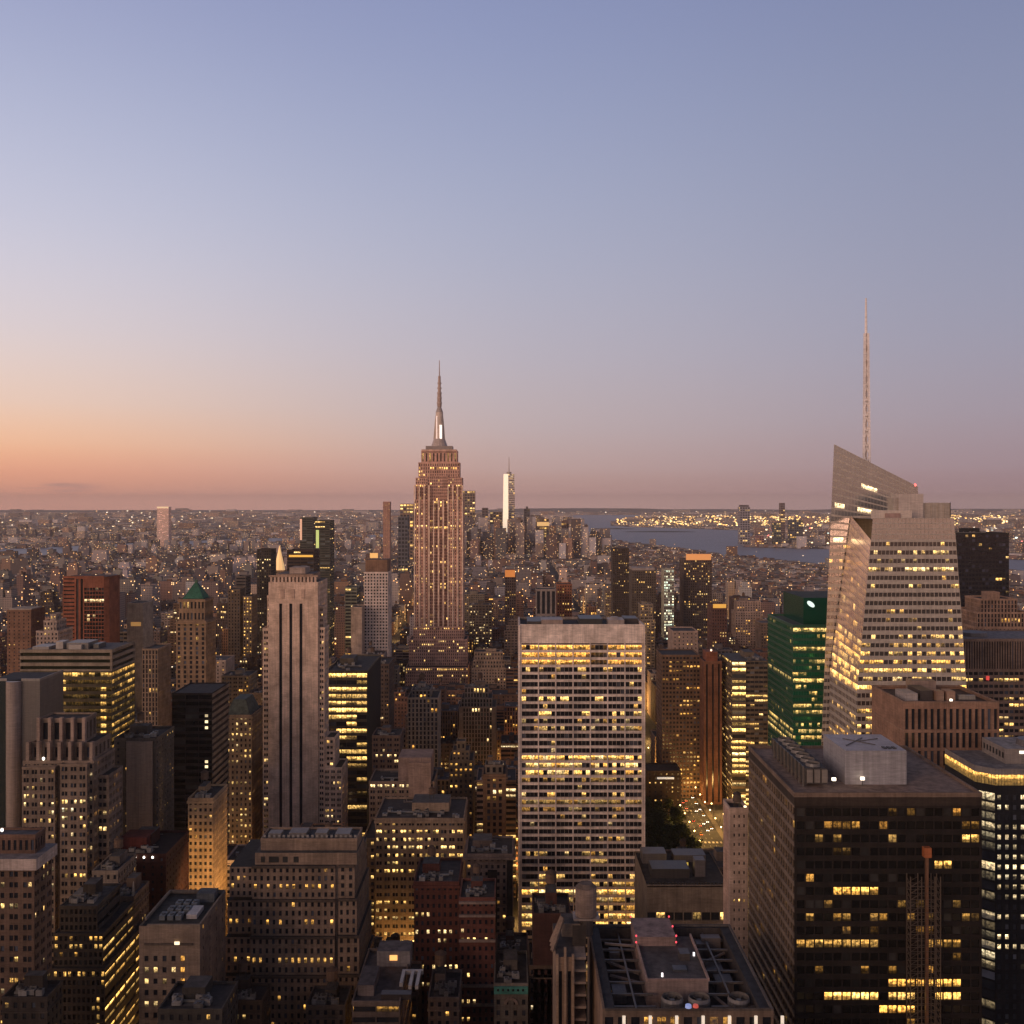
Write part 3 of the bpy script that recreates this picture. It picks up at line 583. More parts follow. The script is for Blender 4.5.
# ---- dark tower behind it on the right
t = Tower('office_tower', 'plain blue black office tower behind the right edge of the crystal tower', 'office tower', (.03, .03, .036), short='blue black tower', glass=(.012, .013, .02), hue=(.4, .7), ind=60)
t.tier(X(945, 900), X(1009, 900), 900, 940, 0, 232, (3.8, 3., .85, .6, .2, False), lit=dict(p=.03, rowp=.12, inten=1.2), parapet=1); t.kit(380, 436, 905, 935, 232, 2, tank=0); t.done(vb=600)

# ---- stepped stone building right edge
t = Tower('office_tower', 'warm stone tower stepping up in tiers at the right edge above the flat brown block', 'office tower', (.36, .25, .2), short='stepped stone tower', ind=40)
Y = 800; a, b = X(975, Y), X(1034, Y)
t.tier(a, b, Y, Y + 50, 0, Z(628, Y), 'punched', lit=dict(p=.04)); t.tier(a + 3.5, b - 3, Y + 4, Y + 44, Z(628, Y), Z(614, Y), 'vertical', lit=dict(p=.02)); t.tier(a + 8, b - 9, Y + 8, Y + 36, Z(614, Y), Z(601, Y), 'vertical', lit=dict(p=.02))
t.tier(a + 16, a + 26, Y + 14, Y + 24, Z(601, Y), Z(595, Y), 'blank'); t.done(vb=640)

# ---- flat brown block
t = Tower('office_building', 'flat topped brown block with thin upright ribs and a few bright office strips, right edge', 'office building', (.25, .19, .17), short='flat brown block', hue=(.45, .75))
Y = 640; a, b = X(953, Y), X(1060, Y); h = Z(640, Y)
t.tier(a, b, Y, Y + 45, h - 19, h, (22, 1.6, .5, .9, .4, False), lit=dict(p=0, rowp=0), parapet=.8, roofcol=(.3, .29, .31))
t.tier(a, b, Y, Y + 45, 0, h - 19, (4, 3.2, .8, .5, .4, False), lit=dict(p=.04, rowp=.05, inten=1.5, rows={0: (.1, .8), 1: (.5, 1.8), 2: (.15, 1), 5: (.25, 2), 9: (.3, 1.6)}), parapet=0)
pass
p = t.part('rooftop_unit'); p.cyl(a + 22, Y + 22, h, h + 2.4, 9, 8.5, 18, PAN, (.1, .09, .1)); p = t.part('sign'); p.box(X(986, Y), X(989, Y), Y - .5, Y - .02, Z(680, Y), Z(676, Y), LAMP, (1, .1, .08), lit=.5)
t.done(vb=735)

# ---- green lit glass tower
t = Tower('glass_tower', 'deep green glass office tower with white lit emblem on its roof screen', 'office tower', (.025, .10, .065), short='green glass tower', wallmat=PAN, gmat=CUR, glass=(.03, .25, .14), hue=(.5, .7))
Y = 640; a, b, h = 175.6, 226, 182.
G5 = (4.0, 1.7, .92, .62, .15, False)
t.tier(a, b, Y, 703, 0, h, G5, lit=dict(p=.14, rowp=.1, inten=.9, rows={0: (.9, 1.1), 1: (.1, .5), 3: (.8, .9), 5: (.6, .6), 8: (1, 1.3), 9: (.3, .9), 12: (.6, .7), 13: (.5, .6), 15: (.5, .8), 17: (.6, 1), 19: (.7, 1.2), 20: (.7, 1.3)}), slit=dict(p=.03, rowp=.06, inten=.5, rows={8: (.8, .7), 16: (.8, 1.3), 17: (.6, .9), 18: (.9, 1.2)}), parapet=1.2, roofcol=(.1, .12, .11))
p = t.part('roof_screen'); p.box(a + 10, b - 2, 652, 700, h, h + 17, CUR, (.02, .15, .09), ROOF, (.07, .09, .08))
p = t.part('emblem', label='rounded white lit emblem'); p.cyl(190.7, 0, 0, 1, 1, 1, 4, LAMP, (1, 1, .95)); p.P.clear(); p.m.clear(); p.c.clear(); p.l.clear(); p.h.clear()
n = 16; pts = [(190.2 + 2.4 * math.cos(k * math.pi / 8), h + 13 + 1.7 * math.sin(k * math.pi / 8) - 1.2 * math.cos(k * math.pi / 8)) for k in range(n)]
for k in range(0, n, 2): p.add([[(190.2, 651.7, h + 13), (pts[k][0], 651.7, pts[k][1]), (pts[(k + 1) % n][0], 651.7, pts[(k + 1) % n][1]), (pts[(k + 2) % n][0], 651.7, pts[(k + 2) % n][1])]], LAMP, (.7, .9, .85), .9)
t.done(vb=745)

# ---- slender pale tower
t = Tower('apartment_tower', 'slender pale stone slab with tiny windows rising beside the dark bronze slab', 'apartment tower', (.5, .4, .36), short='slender pale slab')
t.tier(85.0, 92.2, 400, 412, 0, 139, (3.7, 2.2, .3, .34, .3, False), lit=dict(p=.03), kit=0, fk=dict(m=(.12, .08)), side='blank', parapet=1.6)
p = t.part('water_tank'); tank_mesh(p, 89, 405, 139, 1.7, (.1, .08, .07)); p = t.part('rib'); 
for yy in (402.5, 406, 409.5): p.box(84.7, 84.98, yy, yy + .8, 0, 139, MAS, (.55, .4, .36))
p = t.part('flood_lamp'); p.box(91, 91.8, 401, 402, 139, 140.8, LAMP, (1, .75, .45), lit=3)
t.done()

# ---- lit curtain wall tower on the avenue
t = Tower('office_tower', 'office tower with a bright lit corner column of floors above the glowing avenue', 'office tower', (.17, .14, .11), short='tower with bright corner', hue=(.45, .75), glass=(.03, .03, .03))
Y = 860; a, m_, b = X(732, Y), X(746, Y), X(768, Y); h = Z(661, Y)
t.ext(a, b, Y, Y + 45, h)
t.face([(a, Y, 0), (m_, Y, 0), (m_, Y, h), (a, Y, h)], (5.3, 12, .96, .6, .3, False), dict(p=1, inten=2.3), n=(1, 25))
t.face([(m_, Y + 1, 0), (b, Y + 1, 0), (b, Y + 1, h), (m_, Y + 1, h)], (3.9, 4, .92, .5, .3, False), dict(p=.06, rowp=0, rows={k: (.65, 1.3) for k in range(17, 32)} | {7: (1, 1.6), 8: (.9, 1.4)}))
t.face([(a, Y + 45, 0), (a, Y, 0), (a, Y, h), (a, Y + 45, h)], (3.9, 5, .9, .5, .3, False), dict(p=.12, rowp=.2, rows={k: (.5, 1.4) for k in (16, 17, 20, 22, 26)}))
t.w.add([[(b, Y, 0), (b, Y + 45, 0), (b, Y + 45, h), (b, Y, h)], [(b, Y + 45, 0), (a, Y + 45, 0), (a, Y + 45, h), (b, Y + 45, h)], [(m_, Y, 0), (m_, Y + 1, 0), (m_, Y + 1, h), (m_, Y, h)]], MAS, t.col)
t.r.add([[(a, Y, h), (m_, Y, h), (m_, Y + 45, h), (a, Y + 45, h)], [(m_, Y + 1, h), (b, Y + 1, h), (b, Y + 45, h), (m_, Y + 45, h)]], ROOF, (.12, .12, .12))
t.kit(m_, b, Y, Y + 40, h, 2, tank=0); t.done(vb=830)

t = Tower('apartment_tower', 'very thin reddish brown tower with one dark vertical stripe beside the glowing avenue', 'apartment tower', (.2, .1, .07), short='thin red brown tower')
Y = 880; a, b = X(704, Y), X(722, Y); h = Z(662, Y)
t.tier(a, b, Y, Y + 30, 0, h, (h, 5.2, .3, .97, 1., False), lit=dict(p=0, rowp=0), side='small', slit=dict(p=.03), parapet=.8, fk=dict(n=(3, 1)))
p = t.part('crown'); p.box(a + 3, b - 3, Y + 4, Y + 22, h, h + 8, MAS, (.26, .1, .06)); p = t.part('warning_lamp'); p.ball(((a + b) / 2, Y + 8, h + 9), .9, LAMP, (1, .7, .5), lit=2); t.done(vb=790)

# ---- low modern block right of the gridded tower
t = Tower('institution_building', 'low modern block with blank pale panel front and lit lower floor, below the park trees', 'building', (.22, .18, .15), short='low panelled block', hue=(.45, .7), glass=(.03, .03, .03))
Y = 480; a, b = X(647, Y), X(729, Y); h = Z(886, Y)
t.ext(a, b, Y, Y + 48, h)
t.w.add([[(a, Y, h - 10), (b, Y, h - 10), (b, Y, h), (a, Y, h)], [(a, Y + 48, 0), (a, Y, 0), (a, Y, h), (a, Y + 48, h)], [(b, Y, 0), (b, Y + 48, 0), (b, Y + 48, h), (b, Y, h)], [(b, Y + 48, 0), (a, Y + 48, 0), (a, Y + 48, h), (b, Y + 48, h)]], MAS, t.col)
t.face([(a, Y, h - 70), (b, Y, h - 70), (b, Y, h - 10), (a, Y, h - 10)], (6.7, 5.4, .9, .45, .8, False), dict(p=.3, rowp=0, rows={0: (.0, .1), 1: (1, 1.7)}), n=(9, 7))
t.w.add([[(a, Y, 0), (b, Y, 0), (b, Y, h - 70), (a, Y, h - 70)]], MAS, t.col)
t.r.add([[(a, Y, h - .8), (b, Y, h - .8), (b, Y + 48, h - .8), (a, Y + 48, h - .8)]], ROOF, (.06, .055, .055))
p = t.part('parapet'); p.box(a, b, Y, Y + .6, h - .5, h + .5, MAS, (.2, .17, .15), bottom=True)
p = t.part('railing')
for k in range(24): p.box(a + 1 + k * 1.55, a + 1.9 + k * 1.55, Y + 1.5, Y + 1.7, h - .8, h + 1.1, PAN, (.05, .045, .04))
for bx in ((a + 4, a + 22, Y + 12, Y + 24, 4.5, (.06, .055, .055)), (a + 25, a + 30, Y + 14, Y + 20, 8, (.14, .13, .14)), (a + 2, a + 14, Y + 32, Y + 42, 5, (.12, .11, .11)), (a + 18, a + 34, Y + 34, Y + 44, 3.5, (.1, .09, .09))):
    p = t.part('rooftop_unit'); p.box(*bx[:4], h - .8, h - .8 + bx[4], PAN, bx[5])
p = t.part('lit_strip'); p.box(a + 12, a + 24, Y + 27, Y + 27.4, h, h + 1.4, LAMP, (1, .65, .1), lit=.6)
t.done()

# ---- gridded tower in the centre
t = Tower('office_tower', 'broad white gridded tower in the centre with blank pink stone top and amber upper floors', 'office tower', (.72, .64, .62), short='white gridded tower', hue=(.3, .7), glass=(.02, .02, .022))
Y0, x0, x1, yb, hh = 571., 4.6, 73.2, 612., 191.4
t.ext(x0, x1, Y0, yb, hh)
def gy(z):  # the front leans out towards its foot
    return Y0 - 16 * max(0, (75 - z) / 75) ** 2.2
top = hh - 10.2
t.w.add([[(x0, Y0, top), (x1, Y0, top), (x1, Y0, hh), (x0, Y0, hh)]], MAS, t.col)
nr = 43; zz = np.linspace(4, top - .6, nr + 1)
t.w.add([[(x0, Y0 + .9, top - .6), (x1, Y0 + .9, top - .6), (x1, Y0 + .9, top), (x0, Y0 + .9, top)]], MAS, (.03, .025, .025))
amber = {0: (.97, 1.25), 1: (.97, 1.2), 2: (.95, 1.25), 3: (.3, .8), 5: (.15, .9), 7: (.55, 1.3), 9: (.6, 1.4), 10: (.2, .5), 11: (.45, .5), 15: (.95, 1.4), 16: (.75, 1.3), 17: (.65, 1.5), 18: (.5, .3), 20: (.25, 1.1), 21: (.9, .3), 22: (.4, .25), 23: (.2, .5), 24: (.2, .5), 26: (.2, .6), 28: (.3, .5), 31: (.45, .9), 32: (.7, .6), 33: (1, 1.7), 34: (.9, .45), 35: (.6, .5), 36: (.85, 1.1), 37: (.85, 1.1), 38: (.4, .8)}
for j in range(nr):
    r_ = nr - 1 - j; za, zb = zz[j], zz[j + 1]
    pr, st = amber.get(r_, (.05, .6))
    n7 = 7; cols = []; 
    for b7 in range(7):
        base = .008 + b7 * .1406; w7 = .1335
        for s in range(4): cols.append((base + .005 + s * w7 / 4, base + .005 + (s + .985) * w7 / 4))
    cols = A(cols)
    I = facade(t.w, [(x0, gy(za), za), (x1, gy(za), za), (x1, gy(zb), zb), (x0, gy(zb), zb)], cols, A([[.24, .90]]), 1.1, MAS, t.col)
    L = (NR.rand(28) < pr) * st * NR.uniform(.5, 1.25, 28)
    if r_ in (9, 7, 20, 31, 32): L *= np.repeat(NR.rand(7) < .8, 4)
    if r_ == 29: L[16:20] = .4
    hu = .25 + NR.rand(28) * .2 if r_ < 3 else NR.uniform(.35, .75, 28)
    if r_ in (3, 5, 7, 9): hu = NR.uniform(.5, .62, 28)
    if r_ < 3: L[16:20] *= .06
    t.G.append((I, L, hu))
t.w.add([[(x0, gy(0), 0), (x1, gy(0), 0), (x1, gy(4), 4), (x0, gy(4), 4)]], MAS, t.col)
p = t.part('mullion', label='pale concrete fins between the seven window bays')
for b7 in range(8):
    xx = x0 + (x1 - x0) * (.008 + b7 * .1406) - .1
    for za, zb in zip(zz[:-1:4], list(zz[4::4]) + [top]):
        p.add([[(xx - .3, gy(za) - .45, za), (xx + .3, gy(za) - .45, za), (xx + .3, gy(zb) - .45, zb), (xx - .3, gy(zb) - .45, zb)],
               [(xx - .3, gy(za), za), (xx - .3, gy(za) - .45, za), (xx - .3, gy(zb) - .45, zb), (xx - .3, gy(zb), zb)], [(xx + .3, gy(za) - .45, za), (xx + .3, gy(za), za), (xx + .3, gy(zb), zb), (xx + .3, gy(zb) - .45, zb)]], MAS, (.74, .66, .64))
p = t.part('side_wing', label='pale travertine end wall standing proud of the front')
for sx in (-1, 1):
    xa, xb = (x0 - 1.0, x0 - .01) if sx < 0 else (x1 + .01, x1 + 1.0)
    for za, zb in zip(np.linspace(0, hh, 25)[:-1], np.linspace(0, hh, 25)[1:]):
        ya, ybq = gy(za) - .8, gy(zb) - .8
        p.add([[(xa, ya, za), (xb, ya, za), (xb, ybq, zb), (xa, ybq, zb)], [(xa, yb, za), (xa, ya, za), (xa, ybq, zb), (xa, yb, zb)], [(xb, ya, za), (xb, yb, za), (xb, yb, zb), (xb, ybq, zb)]], MAS, (.74, .66, .64))
    p.add([[(xa, Y0 - .8, hh), (xb, Y0 - .8, hh), (xb, yb, hh), (xa, yb, hh)]], MAS, (.74, .66, .64))
t.w.add([[(x1, yb, 0), (x0, yb, 0), (x0, yb, hh), (x1, yb, hh)]], MAS, t.col)
t.r.add([[(x0, Y0, hh - 1.5), (x1, Y0, hh - 1.5), (x1, yb, hh - 1.5), (x0, yb, hh - 1.5)]], ROOF, (.05, .045, .045))
p = t.part('parapet'); p.box(x0, x1, Y0 - .01, Y0 + .6, hh, hh + .4, MAS, (.74, .66, .64)); p = t.part('parapet'); p.box(x0, x1, yb - .6, yb, hh - 1.5, hh, MAS, (.3, .26, .24))
for bx in ((x0 + 4, x0 + 24, 580, 604, 2.5, (.05, .045, .045)), (x0 + 12, x0 + 24, 578, 590, 3.6, (.3, .24, .22)), (x0 + 34, x0 + 47, 585, 605, 3.4, (.04, .04, .04)), (x0 + 50, x0 + 59, 580, 592, 3.4, (.36, .32, .32)), (x0 + 60, x0 + 68, 590, 605, 3, (.06, .05, .05))):
    p = t.part('rooftop_unit'); p.box(*bx[:4], hh - 1.5, hh - 1.5 + bx[4], PAN, bx[5])
p = t.part('rooftop_unit'); p.cyl(x0 + 54, 586, hh + 1.9, hh + 3, 4, 2, 12, PAN, (.42, .38, .38))
t.done()

# ---- foreground building seen onto its open roof
t = Tower('office_building', 'foreground office block with sunken mechanical roof, pinkish plant room and red rim lights', 'office building', (.2, .15, .12), short='foreground sunken roof block', hue=(.4, .6))
x0, x1, y0, y1, h = 24.4, 70.4, 275.6, 331., 123.
t.ext(x0, x1, y0, y1, h)
FZ = h - 1.0
t.face([(x0, y0, 0), (x1, y0, 0), (x1, y0, FZ), (x0, y0, FZ)], (4, 3.55, .66, .7, .6, False), dict(p=.25, rowp=.2, inten=.9, hue=(.3, .5)))
t.w.add([[(x0, y0, FZ), (x1, y0, FZ), (x1, y0, h), (x0, y0, h)]], MAS, t.col)
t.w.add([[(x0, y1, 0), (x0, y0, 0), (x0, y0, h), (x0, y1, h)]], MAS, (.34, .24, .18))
t.face([(x1, y0, 0), (x1, y1, 0), (x1, y1, h), (x1, y0, h)], 'ribbon', dict(p=.05)); t.w.add([[(x1, y1, 0), (x0, y1, 0), (x0, y1, h), (x1, y1, h)]], MAS, t.col)
p = t.part('fin', label='bright white vertical fins below the roof edge')
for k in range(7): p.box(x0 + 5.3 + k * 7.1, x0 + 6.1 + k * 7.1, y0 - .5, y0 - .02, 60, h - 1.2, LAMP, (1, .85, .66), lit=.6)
p = t.part('parapet'); pc = (.10, .10, .12)
w_ = 3.4
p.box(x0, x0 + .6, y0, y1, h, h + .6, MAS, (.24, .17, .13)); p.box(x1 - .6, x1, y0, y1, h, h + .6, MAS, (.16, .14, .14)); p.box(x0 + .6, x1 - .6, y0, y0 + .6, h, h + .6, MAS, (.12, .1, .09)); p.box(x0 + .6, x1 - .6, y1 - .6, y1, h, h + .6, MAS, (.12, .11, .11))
t.r.add([[(x0, y0, h), (x0 + w_, y0, h), (x0 + w_, y1, h), (x0, y1, h)], [(x1 - w_, y0, h), (x1, y0, h), (x1, y1, h), (x1 - w_, y1, h)], [(x0 + w_, y1 - 1.6, h), (x1 - w_, y1 - 1.6, h), (x1 - w_, y1, h), (x0 + w_, y1, h)], [(x0 + w_, y0, h), (x1 - w_, y0, h), (x1 - w_, y0 + 1.5, h), (x0 + w_, y0 + 1.5, h)]], ROOF, (.055, .058, .07))
wx0, wx1, wy0, wy1, wz = x0 + w_, x1 - w_, y0 + 1.5, y1 - 1.6, h - 7.
t.r.add([[(wx0, wy0, wz), (wx1, wy0, wz), (wx1, wy1, wz), (wx0, wy1, wz)]], ROOF, (.06, .055, .055))
t.r.add([[(wx0, wy0, wz), (wx0, wy1, wz), (wx0, wy1, h), (wx0, wy0, h)], [(wx1, wy1, wz), (wx1, wy0, wz), (wx1, wy0, h), (wx1, wy1, h)], [(wx0, wy1, wz), (wx1, wy1, wz), (wx1, wy1, h), (wx0, wy1, h)], [(wx1, wy0, wz), (wx0, wy0, wz), (wx0, wy0, h), (wx1, wy0, h)]], MAS, (.07, .06, .06))
for i in range(7):
    p = t.part('beam'); yy = wy0 + 5 + i * 7.2; p.box(wx0, wx0 + 12, yy, yy + .6, h - 2.6, h - 2, PAN, (.13, .12, .12), bottom=True); p = t.part('beam'); p.box(wx1 - 12, wx1, yy, yy + .6, h - 2.6, h - 2, PAN, (.13, .12, .12), bottom=True)
for xx in (wx0 + 6, wx1 - 6): p = t.part('beam'); p.box(xx, xx + .5, wy0, wy1, h - 2, h - 1.6, PAN, (.12, .11, .11), bottom=True)
p = t.part('plant_room', label='tall pinkish plant room at the back of the roof'); ax0, ax1 = 38.2, 50.5
p.box(ax0, ax1, 315, 329.5, wz, h + 3.2, MAS, (.30, .22, .21), ROOF, (.36, .28, .28))
p = t.part('plant_deck', label='lower grey flat deck with raised rim'); p.box(ax0 + .3, 56, 292, 314.98, wz, h + .4, MAS, (.3, .235, .225), ROOF, (.13, .12, .125)); p.box(50.6, 56, 315, 322, wz, h + .4, MAS, (.24, .2, .2), ROOF, (.12, .11, .12))
for b in ((ax0, ax0 + .5, 291.8, 315), (55.8, 56.3, 291.8, 322)): p.box(*b, h + .41, h + 1.3, MAS, (.45, .34, .32), bottom=True)
p.box(ax0 + .5, 55.8, 291.8, 292.3, h + .41, h + 1.1, MAS, (.36, .27, .26), bottom=True); p.box(50.0, 53, 305, 309, h + .4, h + 2.4, PAN, (.09, .08, .08)); p.box(47, 51, 298, 301, h + .4, h + .9, PAN, (.07, .08, .1))
for lx, ly in ((43, 294.5), (54.5, 308)): p = t.part('flood_lamp'); p.box(lx, lx + .5, ly, ly + .5, h + .4, h + 1.4, LAMP, (1, .9, .9), lit=1.8)
for lx, ly, lz in ((ax0, 314.9, 0), (ax0, 329.5, 0), (ax1, 329.5, 0), (ax1, 314.9, 0), (ax1, 322, 0), (ax0, 315, -2), (ax1, 315, -2)): p = t.part('warning_lamp'); p.ball((lx, ly, h + 3.6 + lz), .32, LAMP, (1, .09, .12), lit=1.2)
for fx in (44.5, 52, 63): 
    p = t.part('roof_fan'); p.cyl(fx, 284.5, wz, h - 1.2, 3.1, 3.1, 18, PAN, (.13, .13, .14), False); p.cyl(fx, 284.5, h - 1.2, h - .3, 3.1, 2.8, 18, PAN, (.24, .23, .24), False); p.cyl(fx, 284.5, h - 2.2, h - 2, 2.8, 2.8, 18, PAN, (.05, .05, .05)); p.cyl(fx, 284.5, h - 1.9, h - 1.2, .8, .7, 10, PAN, (.2, .2, .2))
    for k in range(6): a_ = k * math.pi / 3; p.bar((fx, 284.5, h - 1.5), (fx + 2.7 * math.cos(a_), 284.5 + 2.7 * math.sin(a_), h - 1.5), .12, PAN, (.16, .16, .16))
for a_, b_ in (((46, 291, wz + 3), (40, 280, wz + 1)), ((57, 291, wz + 4), (64, 279, wz + 2)), ((38, 300, wz + 3), (29, 303, wz + 4)), ((38, 306, wz + 3), (29, 312, wz + 4)), ((57, 312, wz + 3), (66, 318, wz + 4)), ((41, 290, wz + 2), (41, 278, wz + 3)), ((29, 320, h - 1), (38, 316, h))):
    p = t.part('pipe'); p.bar(a_, b_, .3, PAN, (.24, .2, .19))
for bx in ((x0 + 6, x0 + 9, 318, 322, 4), (58, 62, 322, 326, 5), (60, 66, 324, 327, 6), (29, 33, 294, 300, 3), (60, 65, 300, 306, 3), (59, 64, 310, 315, 2.5)): p = t.part('rooftop_unit'); p.box(*bx[:4], wz, wz + bx[4], PAN, (.15, .13, .13))
p = t.part('dish'); p.cyl(47.6, 276.4, h + .6, h + 1.3, .9, .8, 10, LAMP, (.4, .5, .9), lit=.35); p = t.part('dish'); p.cyl(49.6, 276.6, h + .6, h + 1.2, .8, .7, 10, LAMP, (.9, .15, .1), lit=.3)
t.done()

# ---- art deco flank left of it
t = Tower('stone_building', 'thin stone building with tall piers and cylindrical tank, left of the sunken roof block', 'office building', (.30, .22, .17), short='thin stone building with round tank', hue=(.4, .6))
Y = 300; h = Z(957, Y); a, m_, b = X(556, Y), X(574, Y), X(588, Y)
t.ext(a, b, Y, Y + 24, h)
t.face([(a, Y, 0), (m_, Y, 0), (m_, Y, h - 1), (a, Y, h - 1)], (h, 2.6, .36, .95, .8, False), dict(p=0, rowp=0), n=(2, 1)); t.w.add([[(a, Y, h - 1), (m_, Y, h - 1), (m_, Y, h), (a, Y, h)]], MAS, t.col)
t.w.add([[(a, Y + 24, 0), (a, Y, 0), (a, Y, h), (a, Y + 24, h)], [(b, Y + 24, 0), (a, Y + 24, 0), (a, Y + 24, h), (b, Y + 24, h)], [(m_, Y, 0), (m_, Y + 8, 0), (m_, Y + 8, h), (m_, Y, h)], [(b, Y + 8, 0), (b, Y + 24, 0), (b, Y + 24, h), (b, Y + 8, h)]], MAS, t.col)
t.w.add([[(m_, Y + 8, 0), (b, Y + 8, 0), (b, Y + 8, h + 6), (m_, Y + 8, h + 6)]], MAS, (.06, .05, .045))
t.r.add([[(a, Y, h), (m_, Y, h), (m_, Y + 24, h), (a, Y + 24, h)], [(m_, Y + 8, h), (b, Y + 8, h), (b, Y + 24, h), (m_, Y + 24, h)]], ROOF, (.08, .07, .07))
for k in range(12): p = t.part('balcony'); z_ = h - 1 - k * 3.6; p.box(m_ + .02, b - .5, Y + .5, Y + 7.9, z_, z_ + .7, MAS, (.34, .28, .25), bottom=True)
p = t.part('pilaster'); 
for k in range(3): p.box(a + k * 2.3, a + k * 2.3 + .7, Y - .8, Y - .02, 0, h + (3 if k == 1 else 1), MAS, (.36, .27, .21))
p = t.part('setback'); p.box(a + 2.4, b - 1.3, Y + 14, Y + 22, h, h + 4, MAS, (.3, .24, .2), ROOF, (.1, .09, .09))
p = t.part('water_tank', label='large round masonry tank house'); cx, cy = X(586, 316), 316
p.cyl(cx, cy, h, h + 6, 2.2, 2.2, 12, PAN, (.08, .07, .07)); p.cyl(cx, cy, h + 6, h + 14.6, 3.3, 3.3, 20, MAS, (.28, .22, .2)); p.cyl(cx, cy, h + 14.61, h + 15.8, 3.0, 2.0, 20, MAS, (.16, .13, .12)); p.box(cx - 4, cx + 4, cy - 3, cy + 3, h + 5.2, h + 5.8, PAN, (.3, .26, .25), bottom=True)
for k in range(3): p = t.part('arch'); p.bar((a - 1, Y + 4 + k * 3, h), (a + 2.4, Y + 10 + k, h + 7), .5, MAS, (.28, .21, .17))
t.done()

# =========================== left side
t = Tower('office_tower', 'brown brick corner tower with broad white cornice, bottom left corner', 'office tower', (.16, .10, .08), short='brick tower with white cornice', hue=(.4, .85))
x0, x1, y0, y1, h = -192., -168., 360, 374, 133.
t.tier(x0, x1, y0, y1, 0, h - 2, (3.7, 4.4, .62, .5, .35, True), lit=dict(p=.08, rowp=.02, inten=1.3, rows={1: (.3, .3), 11: (.5, .35), 13: (.25, 1.4), 14: (.3, 1.3), 15: (.45, .7)}), parapet=0, col=(.17, .115, .09))
p = t.part('cornice', label='broad pale projecting cornice'); p.box(x0 - 1, x1 + 1.5, y0 - 1.5, y1 + 1, h - 2, h + 2, MAS, (.52, .45, .44), ROOF, (.3, .28, .3), bottom=True)
t.tier(x0, x1 - 1.5, y0 + 4, y1 - 2, h + 2.01, h + 8, (5, 2., .5, .6, .3, False), lit=dict(p=0, rowp=0), parapet=.8, roofcol=(.12, .12, .14))
p = t.part('flood_lamp'); p.ball((X(2, 362), 362, Z(830, 362)), .6, LAMP, (1, .9, .75), lit=3)
t.done()

t = Tower('stone_skyscraper', 'tall grey limestone tower with stepped crenellated crown at the left', 'skyscraper', (.22, .175, .15), short='crenellated limestone tower', hue=(.4, .9))
Y = 470; g = lambda p_: X(p_, Y)
PR = (3.75, 4.3, .64, .52, .5, True)
LT = dict(p=.07, rowp=.0, inten=1.5, rows={4: (.6, 1.9), 6: (.5, 1.9), 8: (.35, 1.2), 10: (.25, 1.)})
t.tier(g(20), g(91), Y + 3, Y + 28, 0, Z(764, Y), PR, lit=LT, parapet=.8)
t.tier(g(22), g(55), Y, Y + 3 - .05, 0, Z(768, Y), PR, lit=LT, parapet=.5); t.tier(g(60), g(87), Y, Y + 3 - .05, 0, Z(765, Y), PR, lit=LT, parapet=.5)
t.tier(g(87) + .4, g(101), Y + 9, Y + 26, 0, Z(782, Y), PR, lit=LT, parapet=.8)
t.tier(g(25), g(89), Y + 6, Y + 25, Z(764, Y), Z(747, Y), (9, 4.6, .45, .6, .7, False), lit=dict(p=0, rowp=0), parapet=.8, fk=dict(n=(6, 1)))
t.tier(g(31), g(77), Y + 9, Y + 22, Z(747, Y), Z(724, Y), (12, 4.6, .5, .75, .8, False), lit=dict(p=0, rowp=0), parapet=.8, fk=dict(n=(4, 1)))
p = t.part('buttress')
for k in range(7): xx = g(24) + k * (g(88) - g(24)) / 6; p.box(xx - .7, xx + .7, Y + 3.2, Y + 5.9, Z(764, Y), Z(744, Y), MAS, (.34, .27, .24))
for k in range(5): xx = g(31) + k * (g(77) - g(31)) / 4; p.box(xx - .7, xx + .7, Y + 7, Y + 8.9, Z(747, Y), Z(721, Y), MAS, (.36, .28, .25))
p = t.part('flood_lamp'); p.ball((g(41), Y + 2.5, Z(760, Y)), .7, LAMP, (1, .9, .75), lit=4)
t.done(vb=905)

t = Tower('office_building', 'dark stepped office block with gridded front and glowing ribbon windows on its side', 'office building', (.075, .062, .052), short='dark stepped gridded block', hue=(.4, .6), glass=(.015, .015, .014))
Y = 400; g = lambda p_: X(p_, Y); GR = (3.3, 1.9, .6, .6, .35, False); SD = (4.6, 12, .96, .4, .5, False)
t.tier(g(53), g(91), Y + 6, Y + 30, Z(938, Y), Z(914, Y), GR, SD, lit=dict(p=0, rowp=0), slit=dict(p=0), parapet=.8, roofcol=(.13, .125, .12))
t.tier(g(50), g(100), Y + 3, Y + 42, Z(970, Y), Z(938, Y), GR, SD, lit=dict(p=.1, rowp=0, inten=.8, rows={0: (.6, .9), 1: (.5, 1.1)}), slit=dict(p=.8, inten=1.0), parapet=.5)
t.tier(g(48), g(105), Y, Y + 55, 0, Z(970, Y), GR, SD, lit=dict(p=.08, rowp=.1, inten=1.2, rows={0: (.4, 1.3), 12: (.7, 2)}), slit=dict(p=.75, inten=1.7, rows={0: (1, 2.3), 1: (.3, .5), 3: (1, 2.2)}), parapet=.5)
t.kit(g(53), g(91), Y + 8, Y + 28, Z(914, Y), 3, tank=0)
p = t.part('skylight'); p.box(g(57), g(68), Y + 14, Y + 22, Z(914, Y), Z(914, Y) + 2.2, PAN, (.2, .2, .21))
t.done()

